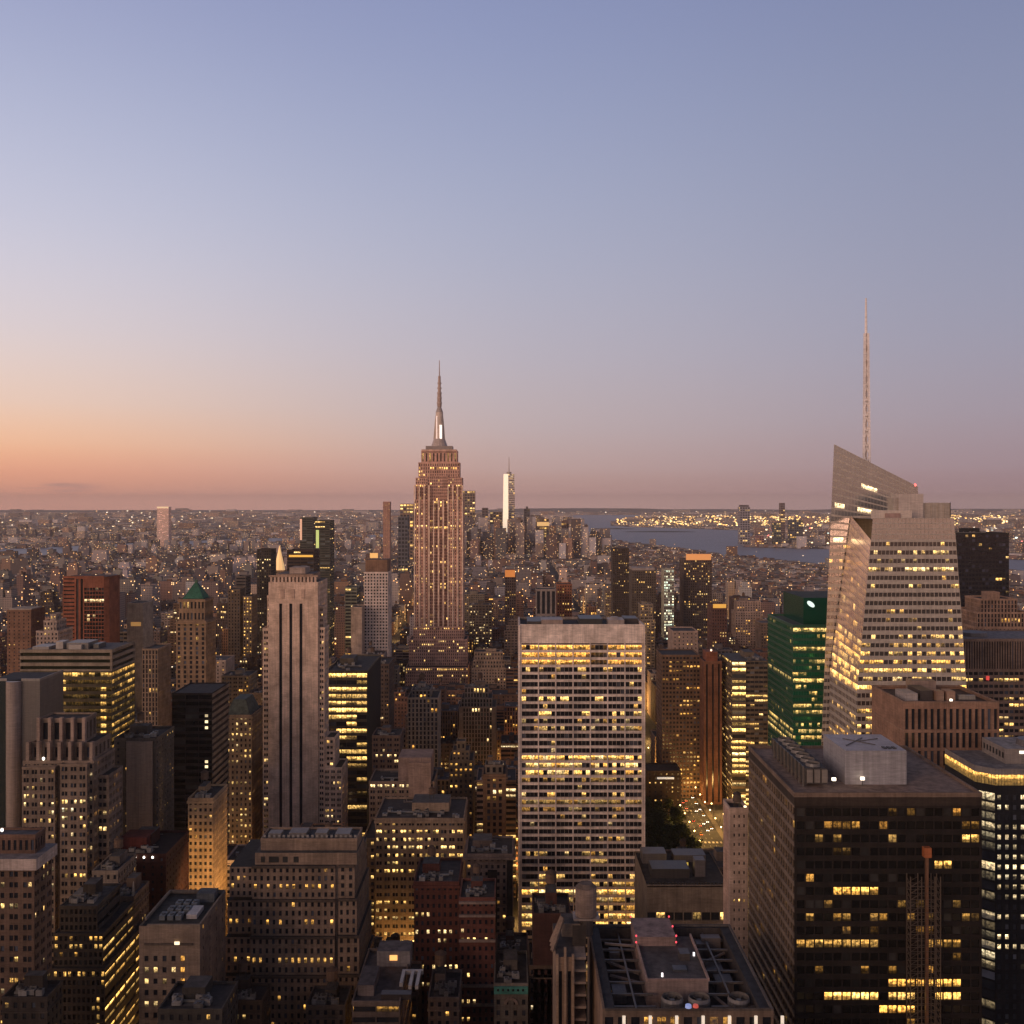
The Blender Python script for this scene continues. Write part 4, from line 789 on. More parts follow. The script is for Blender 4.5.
for nm, lab, sh, pa, pb, pt, Y, D, col in (
    ('stone_building', 'small stone block with flat bluish roof below the crenellated limestone tower', 'small stone block', 92, 118, 873, 452, 22, (.2, .17, .15)),
    ('stone_building', 'squat brown building with roof finial between the dark stepped block and the blank banded block', 'squat brown stone building', 108, 134, 899, 436, 18, (.17, .125, .1))):
    t = Tower(nm, lab, 'building', col, short=sh, hue=(.5, .8))
    t.tier(X(pa, Y), X(pb, Y), Y, Y + D, 0, Z(pt, Y), 'punched', lit=dict(p=.05), kit=2, roofcol=(.16, .17, .2)); 
    if 'finial' in lab: p = t.part('finial'); p.cyl(X(130, Y), Y + 4, Z(pt, Y), Z(pt, Y) + 6, .8, .15, 8, MAS, (.4, .36, .32), False)
    t.done(vb=960)

t = Tower('stone_building', 'pale limestone block with chamfered corner, blank upper wall and lit square windows', 'office building', (.27, .215, .18), short='blank banded limestone block', hue=(.6, .8))
Y = 380; x0, x1, y0, y1, h = X(139, Y), X(200, Y), Y, 414., Z(926, Y)
t.ext(x0, x1, y0, y1, h); c = 5.
zb = Z(953, Y); xm = X(190, Y)
t.w.add([[(x0, y0, zb), (x1, y0, zb), (x1, y0, h), (x0, y0, h)], [(x1, y1, 0), (x0, y1, 0), (x0, y1, h), (x1, y1, h)], [(x0, y1, 0), (x0, y0 + c, 0), (x0, y0 + c, h), (x0, y1, h)], [(x0, y0 + c, 0), (x0, y0, 0), (x0, y0, h), (x0, y0 + c, h)]], MAS, t.col)
xq = X(188, Y)
t.face([(x0, y0, 0), (xq, y0, 0), (xq, y0, zb), (x0, y0, zb)], (3.75, 3.4, .45, .5, .5, False), dict(p=.12, rowp=0, inten=1.5, rows={1: (.75, 1.5), 2: (.25, 1.), 4: (.85, 1.6)}), n=(5, 22), m=(.06, .02))
I, L, Hh = t.G[-1][:3]; L = L.reshape(22, 5); L[:, 4] = np.where(np.arange(22) > 16, .9, .2); Hh.reshape(22, 5)[:, 4] = .35
t.w.add([[(xq, y0, 0), (x1, y0, 0), (x1, y0, zb), (xq, y0, zb)]], MAS, t.col)
t.face([(x1, y0, 0), (x1, y1, 0), (x1, y1, h), (x1, y0, h)], (4, 8, .15, .4, .3, False), dict(p=.1, hue=(.4, .5)), col=(.24, .185, .155))
t.r.add([[(x0, y0, h - 1), (x1, y0, h - 1), (x1, y1, h - 1), (x0, y1, h - 1)]], ROOF, (.07, .07, .065))
p = t.part('parapet')
for b in ((x0 + 3, x1, y0, y0 + .6), (x0, x1, y1 - .6, y1), (x0, x0 + .6, y0 + 6, y1 - .6), (x1 - .6, x1, y0 + .6, y1 - .6)): p.box(b[0] - .03, b[1] + .03, b[2] - .03, b[3] + .03, h - .5, h + .6, MAS, (.25, .21, .18), bottom=True)
p = t.part('ledge'); p.box(x0 + 2, X(193, Y), y0 - .5, y0 - .01, Z(945, Y), Z(943, Y), MAS, (.12, .1, .09), bottom=True); p.box(X(175, Y), X(180, Y), y0 - .7, y0 - .51, Z(944, Y), Z(941, Y), LAMP, (1, .8, .5), lit=1.5)
for i in range(3):
    for j in range(3): p = t.part('rooftop_unit'); xx, yy = x0 + 5 + i * 3.1 + j * 1.1, y0 + 7 + j * 6; p.box(xx, xx + 2.2, yy, yy + 4, h - .8, h + 1, PAN, (.15, .18, .22)); p.cyl(xx + 1.1, yy + 2, h + 1, h + 1.3, .9, .9, 8, PAN, (.05, .05, .05))
p = t.part('skylight'); p.box(x1 - 8, x1 - 4, y0 + 9, y0 + 18, h - 1, h + .6, PAN, (.5, .5, .54))
p = t.part('bulkhead'); p.box(x1 - 9, x1 - 2, y1 - 9, y1 - 3, h - 1, h + 2.5, MAS, (.12, .14, .17))
t.done()

t = Tower('stone_building', 'narrow building glowing amber from streetlight, standing alone left of the low central blocks', 'building', (.40, .29, .19), short='amber glowing building', hue=(.4, .6))
Y = 520; t.tier(X(188, Y), X(213, Y), Y, 546, 0, Z(800, Y), (3.35, 2.7, .5, .5, .35, False), lit=dict(p=.02, rowp=0, inten=.8), parapet=1, kit=2, cornice=.5); t.done(vb=898)

t = Tower('stone_building', 'broad low limestone block with dark ledges between groups of floors, lower left of centre', 'office building', (.27, .205, .165), short='broad ledged limestone block', hue=(.35, .55))
Y = 420; g = lambda p_: X(p_, Y)
PU = (3.55, 2.75, .42, .58, .45, False)
LW = dict(p=.02, rowp=0, inten=1)
def bandlit(r): return dict(p=.02, rowp=0, inten=.8, rows={r: (.55, .95)})
levels = [(1040, 976), (976, 938), (938, 902), (902, 869)]
for i, (pa, pb) in enumerate(levels):
    z0_, z1_ = (0 if i == 0 else Z(pa, Y)), Z(pb, Y)
    ins = i * 1.1
    t.tier(g(250), g(334), Y + ins, Y + 40, z0_, z1_, PU, lit=bandlit(2), parapet=.0, roofcol=(.05, .045, .04))
    t.tier(g(337), g(361) - ins, Y + 1 + ins, Y + 40, z0_, z1_, PU, lit=LW, parapet=0, roofcol=(.05, .045, .04))
    t.tier(g(222) + ins * .5, g(249.6), Y + 2 + ins, Y + 40, z0_, z1_ - 1, PU, lit=LW | dict(rows={2: (.5, 1)}), parapet=0, roofcol=(.05, .045, .04))
    p = t.part('ledge'); p.box(g(250), g(334), Y + ins - .9, Y + ins - .02, z1_ - .7, z1_ + .25, MAS, (.10, .08, .07), bottom=True); p.box(g(337), g(361) - ins, Y + ins + .1, Y + .98 + ins, z1_ - .7, z1_ + .25, MAS, (.10, .08, .07), bottom=True)
t.w.add([[(g(334), Y + 4.5, 0), (g(337), Y + 4.5, 0), (g(337), Y + 4.5, Z(869, Y)), (g(334), Y + 4.5, Z(869, Y))]], MAS, (.3, .23, .19))
zt = Z(869, Y)
t.tier(g(252), g(355), Y + 5, Y + 26, zt + .01, Z(857, Y), 'blank', parapet=0, roofcol=(.1, .1, .1)); t.tier(g(256), g(354), Y + 8, Y + 23, Z(857, Y) + .01, Z(847, Y), 'blank', parapet=.9, roofcol=(.1, .095, .1))
p = t.part('louvre'); 
for a_, b_ in ((258, 262), (266, 276), (280, 285), (291, 296)): p.box(g(a_), g(b_), Y + 4.8, Y + 4.98, zt + 1, zt + 3.4, PAN, (.03, .03, .03), bottom=True)
p = t.part('railing')
for k in range(20): xx = g(258) + k * 2; p.box(xx, xx + 1, Y + 9.2, Y + 9.5, Z(847, Y) + .9, Z(847, Y) + 1.9, PAN, (.3, .3, .31))
for bx in ((g(262), g(275), 11, 16, 2), (g(282), g(300), 13, 20, 1.6), (g(310), g(322), 11, 17, 2.2), (g(330), g(345), 12, 20, 1.5)): p = t.part('rooftop_unit'); p.box(bx[0], bx[1], Y + bx[2], Y + bx[3], Z(847, Y), Z(847, Y) + bx[4], PAN, (.2, .19, .19))
t.done()

# ---- tall limestone tower with three dark stripes
t = Tower('stone_skyscraper', 'tall slim tan limestone tower with three long dark vertical window stripes', 'skyscraper', (.66, .52, .45), short='striped limestone tower', hue=(.45, .85))
Y = 673; g = lambda p_: X(p_, Y)
x0, x1, h = g(268.5), g(318), Z(582, Y); yb = Y + 34
t.ext(x0, x1, Y, yb, h); zc = Z(603, Y)
cols = A([(.215, .275), (.42, .48), (.625, .685)]); I = facade(t.w, [(x0, Y, 0), (x1, Y, 0), (x1, Y, zc), (x0, Y, zc)], cols, A([[.004, .998]]), .9, MAS, t.col)
t.G.append((I, np.zeros(len(I)), np.full(len(I), .5)))
t.w.add([[(x0, Y, zc), (x1, Y, zc), (x1, Y, h), (x0, Y, h)], [(x1, yb, 0), (x0, yb, 0), (x0, yb, h), (x1, yb, h)]], MAS, t.col)
t.face([(x0, yb, 0), (x0, Y, 0), (x0, Y, h), (x0, yb, h)], 'vertical', dict(p=.02)); t.face([(x1, Y, 0), (x1, yb, 0), (x1, yb, h), (x1, Y, h)], 'paired', dict(p=.02))
t.r.add([[(x0, Y, h), (x1, Y, h), (x1, yb, h), (x0, yb, h)]], ROOF, (.14, .11, .1))
p = t.part('parapet', label='crown of small dark arches and fluted ornaments')
for k in range(13): xx = x0 + 1 + k * 2.42; p.box(xx, xx + 1.3, Y + .4, Y + 1, h, h + 3.2, MAS, t.col, bottom=True)
p.box(x0, x1, Y + .3, Y + 1.1, h + 3.21, h + 4.4, MAS, (.46, .34, .28), bottom=True)
for xx in (x0 + 9, x0 + 15.8, x0 + 22.6): p.box(xx - 1.2, xx + 1.2, Y - .5, Y - .02, zc + 3, zc + 9, MAS, (.5, .38, .33), bottom=True)
p = t.part('bulkhead'); p.box(x0 + 4, x1 - 4, Y + 4, yb - 5, h, h + 5, MAS, (.3, .22, .18), ROOF, (.14, .12, .12)); p.box(x0 + 12, x1 - 10, Y + 8, yb - 9, h + 5, h + 9, MAS, (.36, .3, .28))
SH = (3.7, 4.4, .6, .5, .35, True)
t.tier(g(262), x0 - .01, Y + 2, yb - 3, 0, Z(630, Y), SH, lit=dict(p=.05, inten=1.4)); t.tier(g(265), x0 - .02, Y + 6, yb - 8, Z(630, Y), Z(598, Y), SH, lit=dict(p=.02))
t.tier(x1 + .01, g(324), Y + 2, Y + 18, 0, Z(629, Y), SH, lit=dict(p=.05, inten=1.4), parapet=.8); t.tier(x1 + .02, g(322), Y + 5, Y + 16, Z(629, Y), Z(608, Y), SH, lit=dict(p=.02), parapet=.8)
t.tier(g(324) + .01, g(334), Y + 3, Y + 22, 0, Z(740, Y), SH, lit=dict(p=.06)); t.tier(g(324) + .02, g(342), Y, Y + 24, 0, Z(769, Y), SH, lit=dict(p=.07, inten=1.3))
t.done(vb=842)

t = Tower('office_building', 'plain near black slab with pale diagonal banded side, left of the striped limestone tower', 'office building', (.04, .033, .03), short='plain near black slab', glass=(.012, .011, .01), hue=(.7, .85))
Y = 620; t.tier(X(172, Y), X(212, Y), Y, Y + 36, 0, Z(694, Y), (3.9, 7, .96, .6, .1, False), (3.9, 40, .97, .5, .6, False), lit=dict(p=.0, rowp=0), slit=dict(p=0, rowp=0), parapet=.6, roofcol=(.06, .05, .05))
p = t.part('band'); 
for k in range(34): p.box(X(212, Y) + .02, X(212, Y) + .5, Y, Y + 36, Z(694, Y) - 2 - k * 4, Z(694, Y) - k * 4, MAS, (.24, .2, .17), bottom=True)
for k, py_ in enumerate((717, 723, 729, 763, 768)): p = t.part('lit_window'); zz_ = Z(py_, Y); p.box(X(205, Y), X(208, Y), Y - .1, Y - .02, zz_, zz_ + 1.6, LAMP, (1, .8, .45), lit=(.5, 1.6, 1.4, 1.1, 1.6)[k])
t.done(vb=790)

t = Tower('stone_skyscraper', 'tan brick tower topped by a green copper pyramid roof', 'skyscraper', (.25, .18, .13), short='green pyramid tower', hue=(.4, .6), ind=80)
Y = 900; g = lambda p_: X(p_, Y); h1 = Z(622, Y); h2 = Z(600, Y)
t.tier(g(176), g(206), Y, Y + 30, 0, h1, (4.2, 5.2, .42, .66, .6, False), lit=dict(p=.06, rowp=.08, inten=.9), parapet=1, cornice=.8); t.tier(g(178), g(204), Y + 2, Y + 28, h1, h2, (9, 3.2, .5, .6, .6, False), lit=dict(p=.15, inten=.8), parapet=.5, cornice=.8)
xm, ym = g(191), Y + 15; e = 10.5
p = t.part('pyramid_roof', label='green copper pyramid'); p.cyl(xm, ym, h2 + .6, Z(584, Y), e * 1.25, 1.6, 4, MAS, (.04, .15, .11), False); 
P_ = p.P[-1]; ang = math.pi / 4; rx = (P_[..., 0] - xm) * math.cos(ang) - (P_[..., 1] - ym) * math.sin(ang); ry = (P_[..., 0] - xm) * math.sin(ang) + (P_[..., 1] - ym) * math.cos(ang); P_[..., 0] = xm + rx; P_[..., 1] = ym + ry
p.box(xm - 1.1, xm + 1.1, ym - 1.1, ym + 1.1, Z(584, Y), Z(581, Y), MAS, (.1, .18, .14)); t.done(vb=700)

t = Tower('stone_building', 'building with greenish mansard roof and lit cornice left of the striped limestone tower', 'building', (.2, .16, .135), short='mansard roofed building', hue=(.5, .8))
Y = 700; g = lambda p_: X(p_, Y); h = Z(716, Y); t.tier(g(222), g(252), Y, Y + 34, 0, h, 'punched', lit=dict(p=.16, inten=1.3, rows={0: (0, 0), 3: (.7, 1.5)}), parapet=.8, cornice=.6)
p = t.part('mansard_roof'); xa, xb, ya, yb_ = g(225), g(249), Y + 2, Y + 30; z1_ = Z(701, Y); i_ = 4
p.add([[(xa, ya, h), (xb, ya, h), (xb - i_, ya + i_, z1_), (xa + i_, ya + i_, z1_)], [(xb, ya, h), (xb, yb_, h), (xb - i_, yb_ - i_, z1_), (xb - i_, ya + i_, z1_)], [(xb, yb_, h), (xa, yb_, h), (xa + i_, yb_ - i_, z1_), (xb - i_, yb_ - i_, z1_)], [(xa, yb_, h), (xa, ya, h), (xa + i_, ya + i_, z1_), (xa + i_, yb_ - i_, z1_)], [(xa + i_, ya + i_, z1_), (xb - i_, ya + i_, z1_), (xb - i_, yb_ - i_, z1_), (xa + i_, yb_ - i_, z1_)]], ROOF, (.09, .12, .12)); t.done(vb=860)

t = Tower('office_tower', 'wide olive glass office block with banded top and one lit corner column of floors', 'office tower', (.115, .10, .068), short='olive glass block', hue=(.4, .6), glass=(.045, .05, .03), gmat=CUR)
Y = 560; x0, x1, y0, y1, h = X(20, Y), X(112, Y), Y, 594, Z(651, Y)
t.ext(x0, x1, y0, y1, h)
RB = (3.75, 3.2, .97, .55, .3, False)
zt = Z(671, Y); nrr = 42
rowsL = {0: (.85, 1.1), 10: (.12, .5), 12: (.1, .5), 13: (.2, .8), 14: (.3, .8), 16: (.3, .7)}
t.face([(x0, y0, 0), (x1, y0, 0), (x1, y0, zt), (x0, y0, zt)], RB, dict(p=.03, rowp=.04, inten=.6, rows=rowsL, base=.05), n=(16, nrr))
I, L, Hh = t.G[-1][:3]; L = L.reshape(nrr, 16); L[:nrr - 2, 14] = NR.uniform(.5, 1.5, nrr - 2); L[nrr - 13, 12:16] = 2.3; L[nrr - 14, 13:16] = 1.4; L[nrr - 2, 6:8] = 1.8; L[nrr - 3, 6:8] = 1.5; L[:nrr - 16, 15] = NR.uniform(.4, 1.4, nrr - 16)
t.face([(x1, y0, 0), (x1, y1, 0), (x1, y1, zt), (x1, y0, zt)], RB, dict(p=.3, rowp=.1, inten=.8, rows={0: (.5, .7), 12: (.5, 1.4), 13: (.7, 1.3)}, base=.08), n=(9, nrr)); t.face([(x0, y1, 0), (x0, y0, 0), (x0, y0, zt), (x0, y1, zt)], RB, dict(p=.1), n=(9, nrr))
for k, (za, zb_) in enumerate(((zt, zt + 3.6), (zt + 3.6, zt + 7.2), (zt + 7.2, h))):
    t.face([(x0, y0, za), (x1, y0, za), (x1, y0, zb_), (x0, y0, zb_)], (3.7, 100, .995, .5, 1.2, False), dict(p=0, rowp=0), n=(1, 1), col=(.3, .26, .22)); t.face([(x1, y0, za), (x1, y1, za), (x1, y1, zb_), (x1, y0, zb_)], (3.7, 100, .99, .5, 1.2, False), dict(p=0, rowp=0), n=(1, 1), col=(.26, .22, .19))
t.w.add([[(x1, y1, 0), (x0, y1, 0), (x0, y1, h), (x1, y1, h)], [(x0, y1, zt), (x0, y0, zt), (x0, y0, h), (x0, y1, h)]], MAS, t.col)
t.r.add([[(x0, y0, h), (x1, y0, h), (x1, y1, h), (x0, y1, h)]], ROOF, (.16, .15, .155)); p = t.part('parapet'); p.box(x0, x1, y0, y0 + .5, h, h + .8, MAS, (.28, .24, .2)); p = t.part('parapet'); p.box(x1 - .5, x1, y0 + .5, y1, h, h + .8, MAS, (.28, .24, .2))
for bx in ((16, 20, 8, 16, 4, (.4, .38, .38)), (22, 34, 8, 22, 3.4, (.2, .19, .19)), (24, 31, 6, 7.9, 2.6, (.42, .4, .4)), (4, 13, 6, 18, 1.5, (.32, .3, .3)), (36, 39, 10, 20, 2.4, (.1, .1, .1))): p = t.part('rooftop_unit'); p.box(x0 + bx[0], x0 + bx[1], y0 + bx[2], y0 + bx[3], h, h + bx[4], PAN, bx[5])
p = t.part('terrace_lamp'); p.box(X(43, 556), X(63, 556), 552, 558, Z(720, 556), Z(712, 556), PAN, (.5, .45, .4)); p.box(X(43, 556), X(50, 556), 551.5, 551.98, Z(717, 556), Z(713, 556), LAMP, (1, .7, .2), lit=1.5)
t.done(vb=830)

t = Tower('office_tower', 'smooth grey windowless tower with a pale rounded corner, left edge', 'office tower', (.13, .12, .12), short='smooth grey tower', wallmat=PAN, hue=(.5, .7))
Y = 500; a, b, h = X(-12, Y), X(40, Y), Z(681, Y); t.ext(a, b, Y, Y + 26, h)
xc = X(14, Y); rr_ = 3.6
t.w.add([[(a, Y, 0), (xc - rr_, Y, 0), (xc - rr_, Y, h), (a, Y, h)]], CUR, (.08, .1, .1)); t.w.add([[(xc + rr_, Y, 0), (b, Y, 0), (b, Y, h), (xc + rr_, Y, h)], [(b, Y, 0), (b, Y + 26, 0), (b, Y + 26, h), (b, Y, h)], [(b, Y + 26, 0), (a, Y + 26, 0), (a, Y + 26, h), (b, Y + 26, h)], [(a, Y + 26, 0), (a, Y, 0), (a, Y, h), (a, Y + 26, h)]], PAN, t.col)
p = t.part('round_corner', label='pale half round column running full height'); p.cyl(xc, Y + .01, 0, h, rr_, rr_, 24, PAN, (.3, .255, .25))
t.r.add([[(a, Y, h), (b, Y, h), (b, Y + 26, h), (a, Y + 26, h)]], ROOF, (.05, .05, .055)); p = t.part('parapet'); p.box(a, xc - rr_, Y, Y + .4, h, h + 1.2, PAN, (.3, .28, .28)); p.box(xc + rr_, b, Y, Y + .4, h, h + 1.2, PAN, (.26, .25, .25)); p.box(b - .4, b, Y + .4, Y + 26, h, h + 1.2, PAN, (.24, .23, .23))
t.done(vb=800)

t = Tower('office_tower', 'red granite tower with dark glass slot and one white lit floor line, upper left', 'office tower', (.27, .10, .065), short='red granite tower', hue=(.7, .85), ind=60, glass=(.015, .012, .012))
Y = 1000; g = lambda p_: X(p_, Y); h = Z(577, Y)
t.ext(g(63), g(108), Y, Y + 30, h)
t.face([(g(63), Y, 0), (g(75), Y, 0), (g(75), Y, h), (g(63), Y, h)], (3.8, 12, .9, .35, .3, False), dict(p=0, rowp=0)); t.face([(g(75), Y, 0), (g(84), Y, 0), (g(84), Y, h), (g(75), Y, h)], (h, 4.4, .55, .98, .8, False), dict(p=0, rowp=0)); t.face([(g(84), Y, 0), (g(104), Y, 0), (g(104), Y, h - 10), (g(84), Y, h - 10)], (3.8, 3, .9, .8, .5, False), dict(p=.03, rowp=.02, inten=1.2, rows={3: (.9, 1), 4: (.1, 2), 7: (.3, .8), 18: (.8, .9)}))
t.w.add([[(g(84), Y, h - 10), (g(104), Y, h - 10), (g(104), Y, h), (g(84), Y, h)], [(g(104), Y, 0), (g(108), Y + 3, 0), (g(108), Y + 3, h), (g(104), Y, h)], [(g(108), Y + 3, 0), (g(108), Y + 30, 0), (g(108), Y + 30, h), (g(108), Y + 3, h)], [(g(108), Y + 30, 0), (g(63), Y + 30, 0), (g(63), Y + 30, h), (g(108), Y + 30, h)], [(g(63), Y + 30, 0), (g(63), Y, 0), (g(63), Y, h), (g(63), Y + 30, h)]], MAS, (.2, .08, .055))
t.r.add([[(g(63), Y, h), (g(104), Y, h), (g(108), Y + 30, h), (g(63), Y + 30, h)]], ROOF, (.12, .06, .05)); p = t.part('parapet'); p.box(g(63), g(104), Y, Y + .8, h, h + 1, MAS, (.22, .09, .06)); t.done(vb=640)

def simple(name, label, cat, short, px0, px1, pt, Y, D, col, front='punched', side=None, lit=None, slit=None, kit=2, vb=1024, tiers=(), **k):
    kw = {q: k.pop(q) for q in list(k) if q in ('parapet', 'cornice', 'fk', 'sk', 'roofcol')}
    t = Tower(name, label, cat, col, short=short, **k)
    t.tier(X(px0, Y), X(px1, Y), Y, Y + D, 0, Z(pt, Y), front, side, lit=lit or dict(p=.07), slit=slit, kit=0 if tiers else kit, **kw)
    zz_ = Z(pt, Y)
    for (a, b, c_, d, col2) in tiers:
        t.tier(X(a, Y), X(b, Y), Y + d, Y + D - d, zz_, Z(c_, Y), front if isinstance(front, tuple) or front != 'blank' else 'blank', side, lit=dict(p=.03), col=col2, kit=0, parapet=.8); zz_ = Z(c_, Y); last = (X(a, Y), X(b, Y), Y + d, Y + D - d, zz_)
    if tiers and kit: t.kit(*last, kit)
    return t

t = simple('office_building', 'block with one tall blank pale concrete wall, left of the near black slab', 'office building', 'blank walled block', 114, 156, 740, 560, 30, (.10, .09, .085), 'small', lit=dict(p=.08, inten=1.6), kit=5)
p = t.part('blank_wall', label='tall blank pale concrete wall'); p.box(X(127, 560), X(153, 560), 558.8, 559.98, 0, Z(741, 560), PAN, (.24, .205, .195)); t.done(vb=850)
t = simple('brick_building', 'very dark red building with a row of five white roof lamps', 'building', 'dark building with lamp row', 104, 166, 856, 480, 34, (.06, .022, .018), 'small', lit=dict(p=.01, rowp=0), kit=3, roofcol=(.03, .02, .02))
for k in range(5): p = t.part('wall_lamp'); p.ball((X(118 + k * 8.6, 479), 479.2, Z(857.5, 479)), .55, LAMP, (1, .93, .78), lit=4)
p = t.part('penthouse'); p.box(X(122, 490), X(148, 490), 488, 500, Z(856, 480), Z(856, 480) + 6, MAS, (.12, .03, .025)); t.done(vb=930)
t = simple('office_tower', 'mid height glass block with very bright yellow office floors and a black side', 'office tower', 'bright yellow lit block', 326, 367, 672, 760, 80, (.10, .09, .075), (5.2, 7., .97, .6, .4, False), 'blank', hue=(.5, .62), lit=dict(p=.2, rowp=0, inten=1.5, rows={0: (.6, 2.2), 1: (.1, 1), 2: (.98, 2.2), 3: (.95, 1.6), 4: (.95, 1.5), 5: (.97, 2.), 6: (.4, .9), 8: (.97, 2.2), 9: (.7, 1.4), 10: (.6, .8), 11: (.6, .9), 12: (.5, 2), 13: (.3, 1), 14: (.3, 1), 16: (.4, 1.2), 18: (.5, 1.5)}), kit=3); t.w.c = [np.broadcast_to(A((.018, .015, .014)), c_.shape) if len(P_) == 1 and abs(P_[..., 0] - X(367, 760)).max() < .01 else c_ for P_, c_ in zip(t.w.P, t.w.c)]; t.done(vb=760)
t = simple('office_building', 'brown office block with rooftop plant directly behind the bright yellow lit block', 'office building', 'brown plant roof block', 354, 389, 665, 890, 40, (.12, .09, .08), 'paired', lit=dict(p=.03), kit=3); t.done(vb=690)
t = simple('office_building', 'pale gridded building below the big masonry skyscraper with orange lit panes', 'office building', 'pale gridded building', 407.5, 438, 699, 820, 34, (.38, .33, .30), (3.7, 3.0, .52, .78, .6, False), lit=dict(p=.05, inten=1.2, rowp=0), hue=(.25, .5), kit=2, tiers=((411, 430, 692, 5, (.3, .26, .24)),)); t.done(vb=765)
t = simple('office_building', 'dark ribbed building with pale stone shoulders, right below the big masonry skyscraper', 'office building', 'dark ribbed building', 459, 496, 708, 900, 36, (.24, .185, .155), 'vertical', lit=dict(p=.02, rows={0: (.25, 1.6)}), kit=2, fk=dict(m=(.1, .1)), hue=(.6, .8), glass=(.015, .02, .016), tiers=((461, 492, 700, 5, (.22, .18, .16)), (464, 488, 690, 10, (.26, .21, .19)))); t.done(vb=780)
t = simple('brick_building', 'small brick tower with arched top windows and pale cornice left of the white gridded tower', 'building', 'small arched brick tower', 483, 506, 776, 640, 22, (.2, .13, .09), (4, 3.4, .5, .66, .5, False), lit=dict(p=.02), kit=2, cornice=1., fk=dict(m=(.12, .12)), tiers=((485, 503, 768, 5, (.2, .17, .15)),)); t.done(vb=830)
t = simple('stone_building', 'ornate stepped stone building with gabled top and amber lit upper floor', 'building', 'ornate stepped building', 449, 473, 762, 700, 26, (.22, .17, .12), 'punched', lit=dict(p=.1, rows={1: (.6, 1.2)}), kit=1, hue=(.35, .55), tiers=((452, 469, 753, 4, (.24, .19, .14)), (456, 465, 745, 8, (.24, .19, .14)))); t.done(vb=820)
t = simple('stone_building', 'stone block with a big blank pinkish wall and water tank, mid centre', 'building', 'blank pink walled block', 369, 434, 783, 640, 30, (.26, .205, .175), 'paired', lit=dict(p=.05, rowp=0, inten=1.6, rows={0: (.6, 2.2), 3: (.15, 1.5)}), kit=2, hue=(.65, .85))
p = t.part('blank_wall', label='blank pinkish stone upper block'); p.box(X(398, 640), X(431, 640), 641, 663, Z(783, 640), Z(758, 640), MAS, (.33, .25, .23)); p.box(X(409, 640), X(431, 640), 638.4, 639.98, Z(800, 640), Z(762, 640), MAS, (.34, .26, .235), bottom=True); t.done(vb=830)
t = simple('stone_building', 'small brown building with three lit windows under its roof above the blank pink wall', 'building', 'small three window building', 372, 400, 737, 700, 26, (.17, .12, .1), 'paired', lit=dict(p=.03, rows={3: (.6, 2)}), kit=3, hue=(.7, .8)); t.done(vb=780)
t = simple('stone_building', 'wide stone loft block with rows of brightly lit windows in the lower centre', 'office building', 'wide lit loft block', 375, 464, 820, 560, 40, (.26, .20, .155), (4.2, 4.6, .66, .46, .5, True), lit=dict(p=.1, rowp=.0, inten=1.2, rows={0: (.12, .6), 1: (.6, 2.2), 2: (.25, 1.6), 3: (.6, 2.1), 4: (.25, 1.6), 6: (.5, 2.), 8: (.1, 1), 10: (.25, 1.3), 12: (.35, 1), 14: (.5, 1.1), 15: (.7, 1.7), 17: (.3, 1)}), kit=6, hue=(.5, .72), cornice=.5)
t.tier(X(362, 560), X(374.8, 560), 563, 598, 0, Z(842, 560), 'punched', lit=dict(p=.3, inten=1.5, rows={0: (.8, 2)})); t.done(vb=965)
t = simple('stone_building', 'stone building with pale bracketed cornice and two projecting wings, left of the gridded tower base', 'building', 'bracketed cornice building', 466, 513, 856, 520, 28, (.22, .17, .15), 'punched', lit=dict(p=.04), kit=3, cornice=1.3, tiers=())
p = t.part('light_well'); p.box(X(488, 520), X(497, 520), 518.6, 519.98, 0, Z(870, 520), MAS, (.02, .016, .014)); p = t.part('light_well'); p.box(X(507, 520), X(512.5, 520), 518.6, 519.98, 0, Z(860, 520), MAS, (.02, .016, .014)); t.done(vb=960)  # dark boxes on the front stand for the shade of recesses
t = simple('brick_building', 'broad dark red brick block with white lit mid floors beside the narrow ledged brick tower', 'building', 'broad dark red brick block', 414, 459, 884, 450, 30, (.115, .045, .036), (3.9, 2.6, .44, .5, .4, False), lit=dict(p=.03, rowp=0, inten=1.4, rows={5: (.4, 1.2), 9: (.3, 1.8), 11: (.5, 2)}), kit=4, hue=(.6, .85), cornice=.6, roofcol=(.055, .048, .05)); t.done()
t = simple('brick_building', 'narrow red brick tower with pale stone ledges every few floors', 'building', 'narrow ledged brick tower', 459.5, 495, 900, 430, 22, (.15, .06, .048), (3.7, 2.5, .42, .5, .4, False), lit=dict(p=.05, rowp=0, inten=1.3, rows={4: (.3, 1.8), 3: (.2, .6)}), kit=4, hue=(.55, .8))
for py in (901, 914, 939, 984, 1003): p = t.part('ledge'); p.box(X(459, 430), X(495.5, 430), 428.6, 429.98, Z(py + 2, 430), Z(py, 430), MAS, (.3, .24, .22), bottom=True)
t.done()
t = simple('brick_building', 'low brown building with flat roof and small tanks between the brick tower and gridded tower', 'building', 'low brown building', 496, 528, 954, 452, 20, (.13, .075, .06), 'punched', lit=dict(p=.02), kit=4); t.done()
t = simple('stone_building', 'low stone building with teal painted frieze and a round arch below the brown building', 'building', 'teal frieze building', 494, 528, 986, 412, 30, (.2, .18, .165), (4.5, 3.6, .4, .5, .4, False), lit=dict(p=.03), kit=3)
p = t.part('frieze', label='teal painted frieze'); p.box(X(494, 412), X(528, 412), 410.9, 411.98, Z(993, 412), Z(986, 412), MAS, (.08, .3, .27), bottom=True)
for k in range(6): p.ball((X(498 + k * 5, 411), 410.8, Z(990, 411)), .5, MAS, (.02, .02, .02))
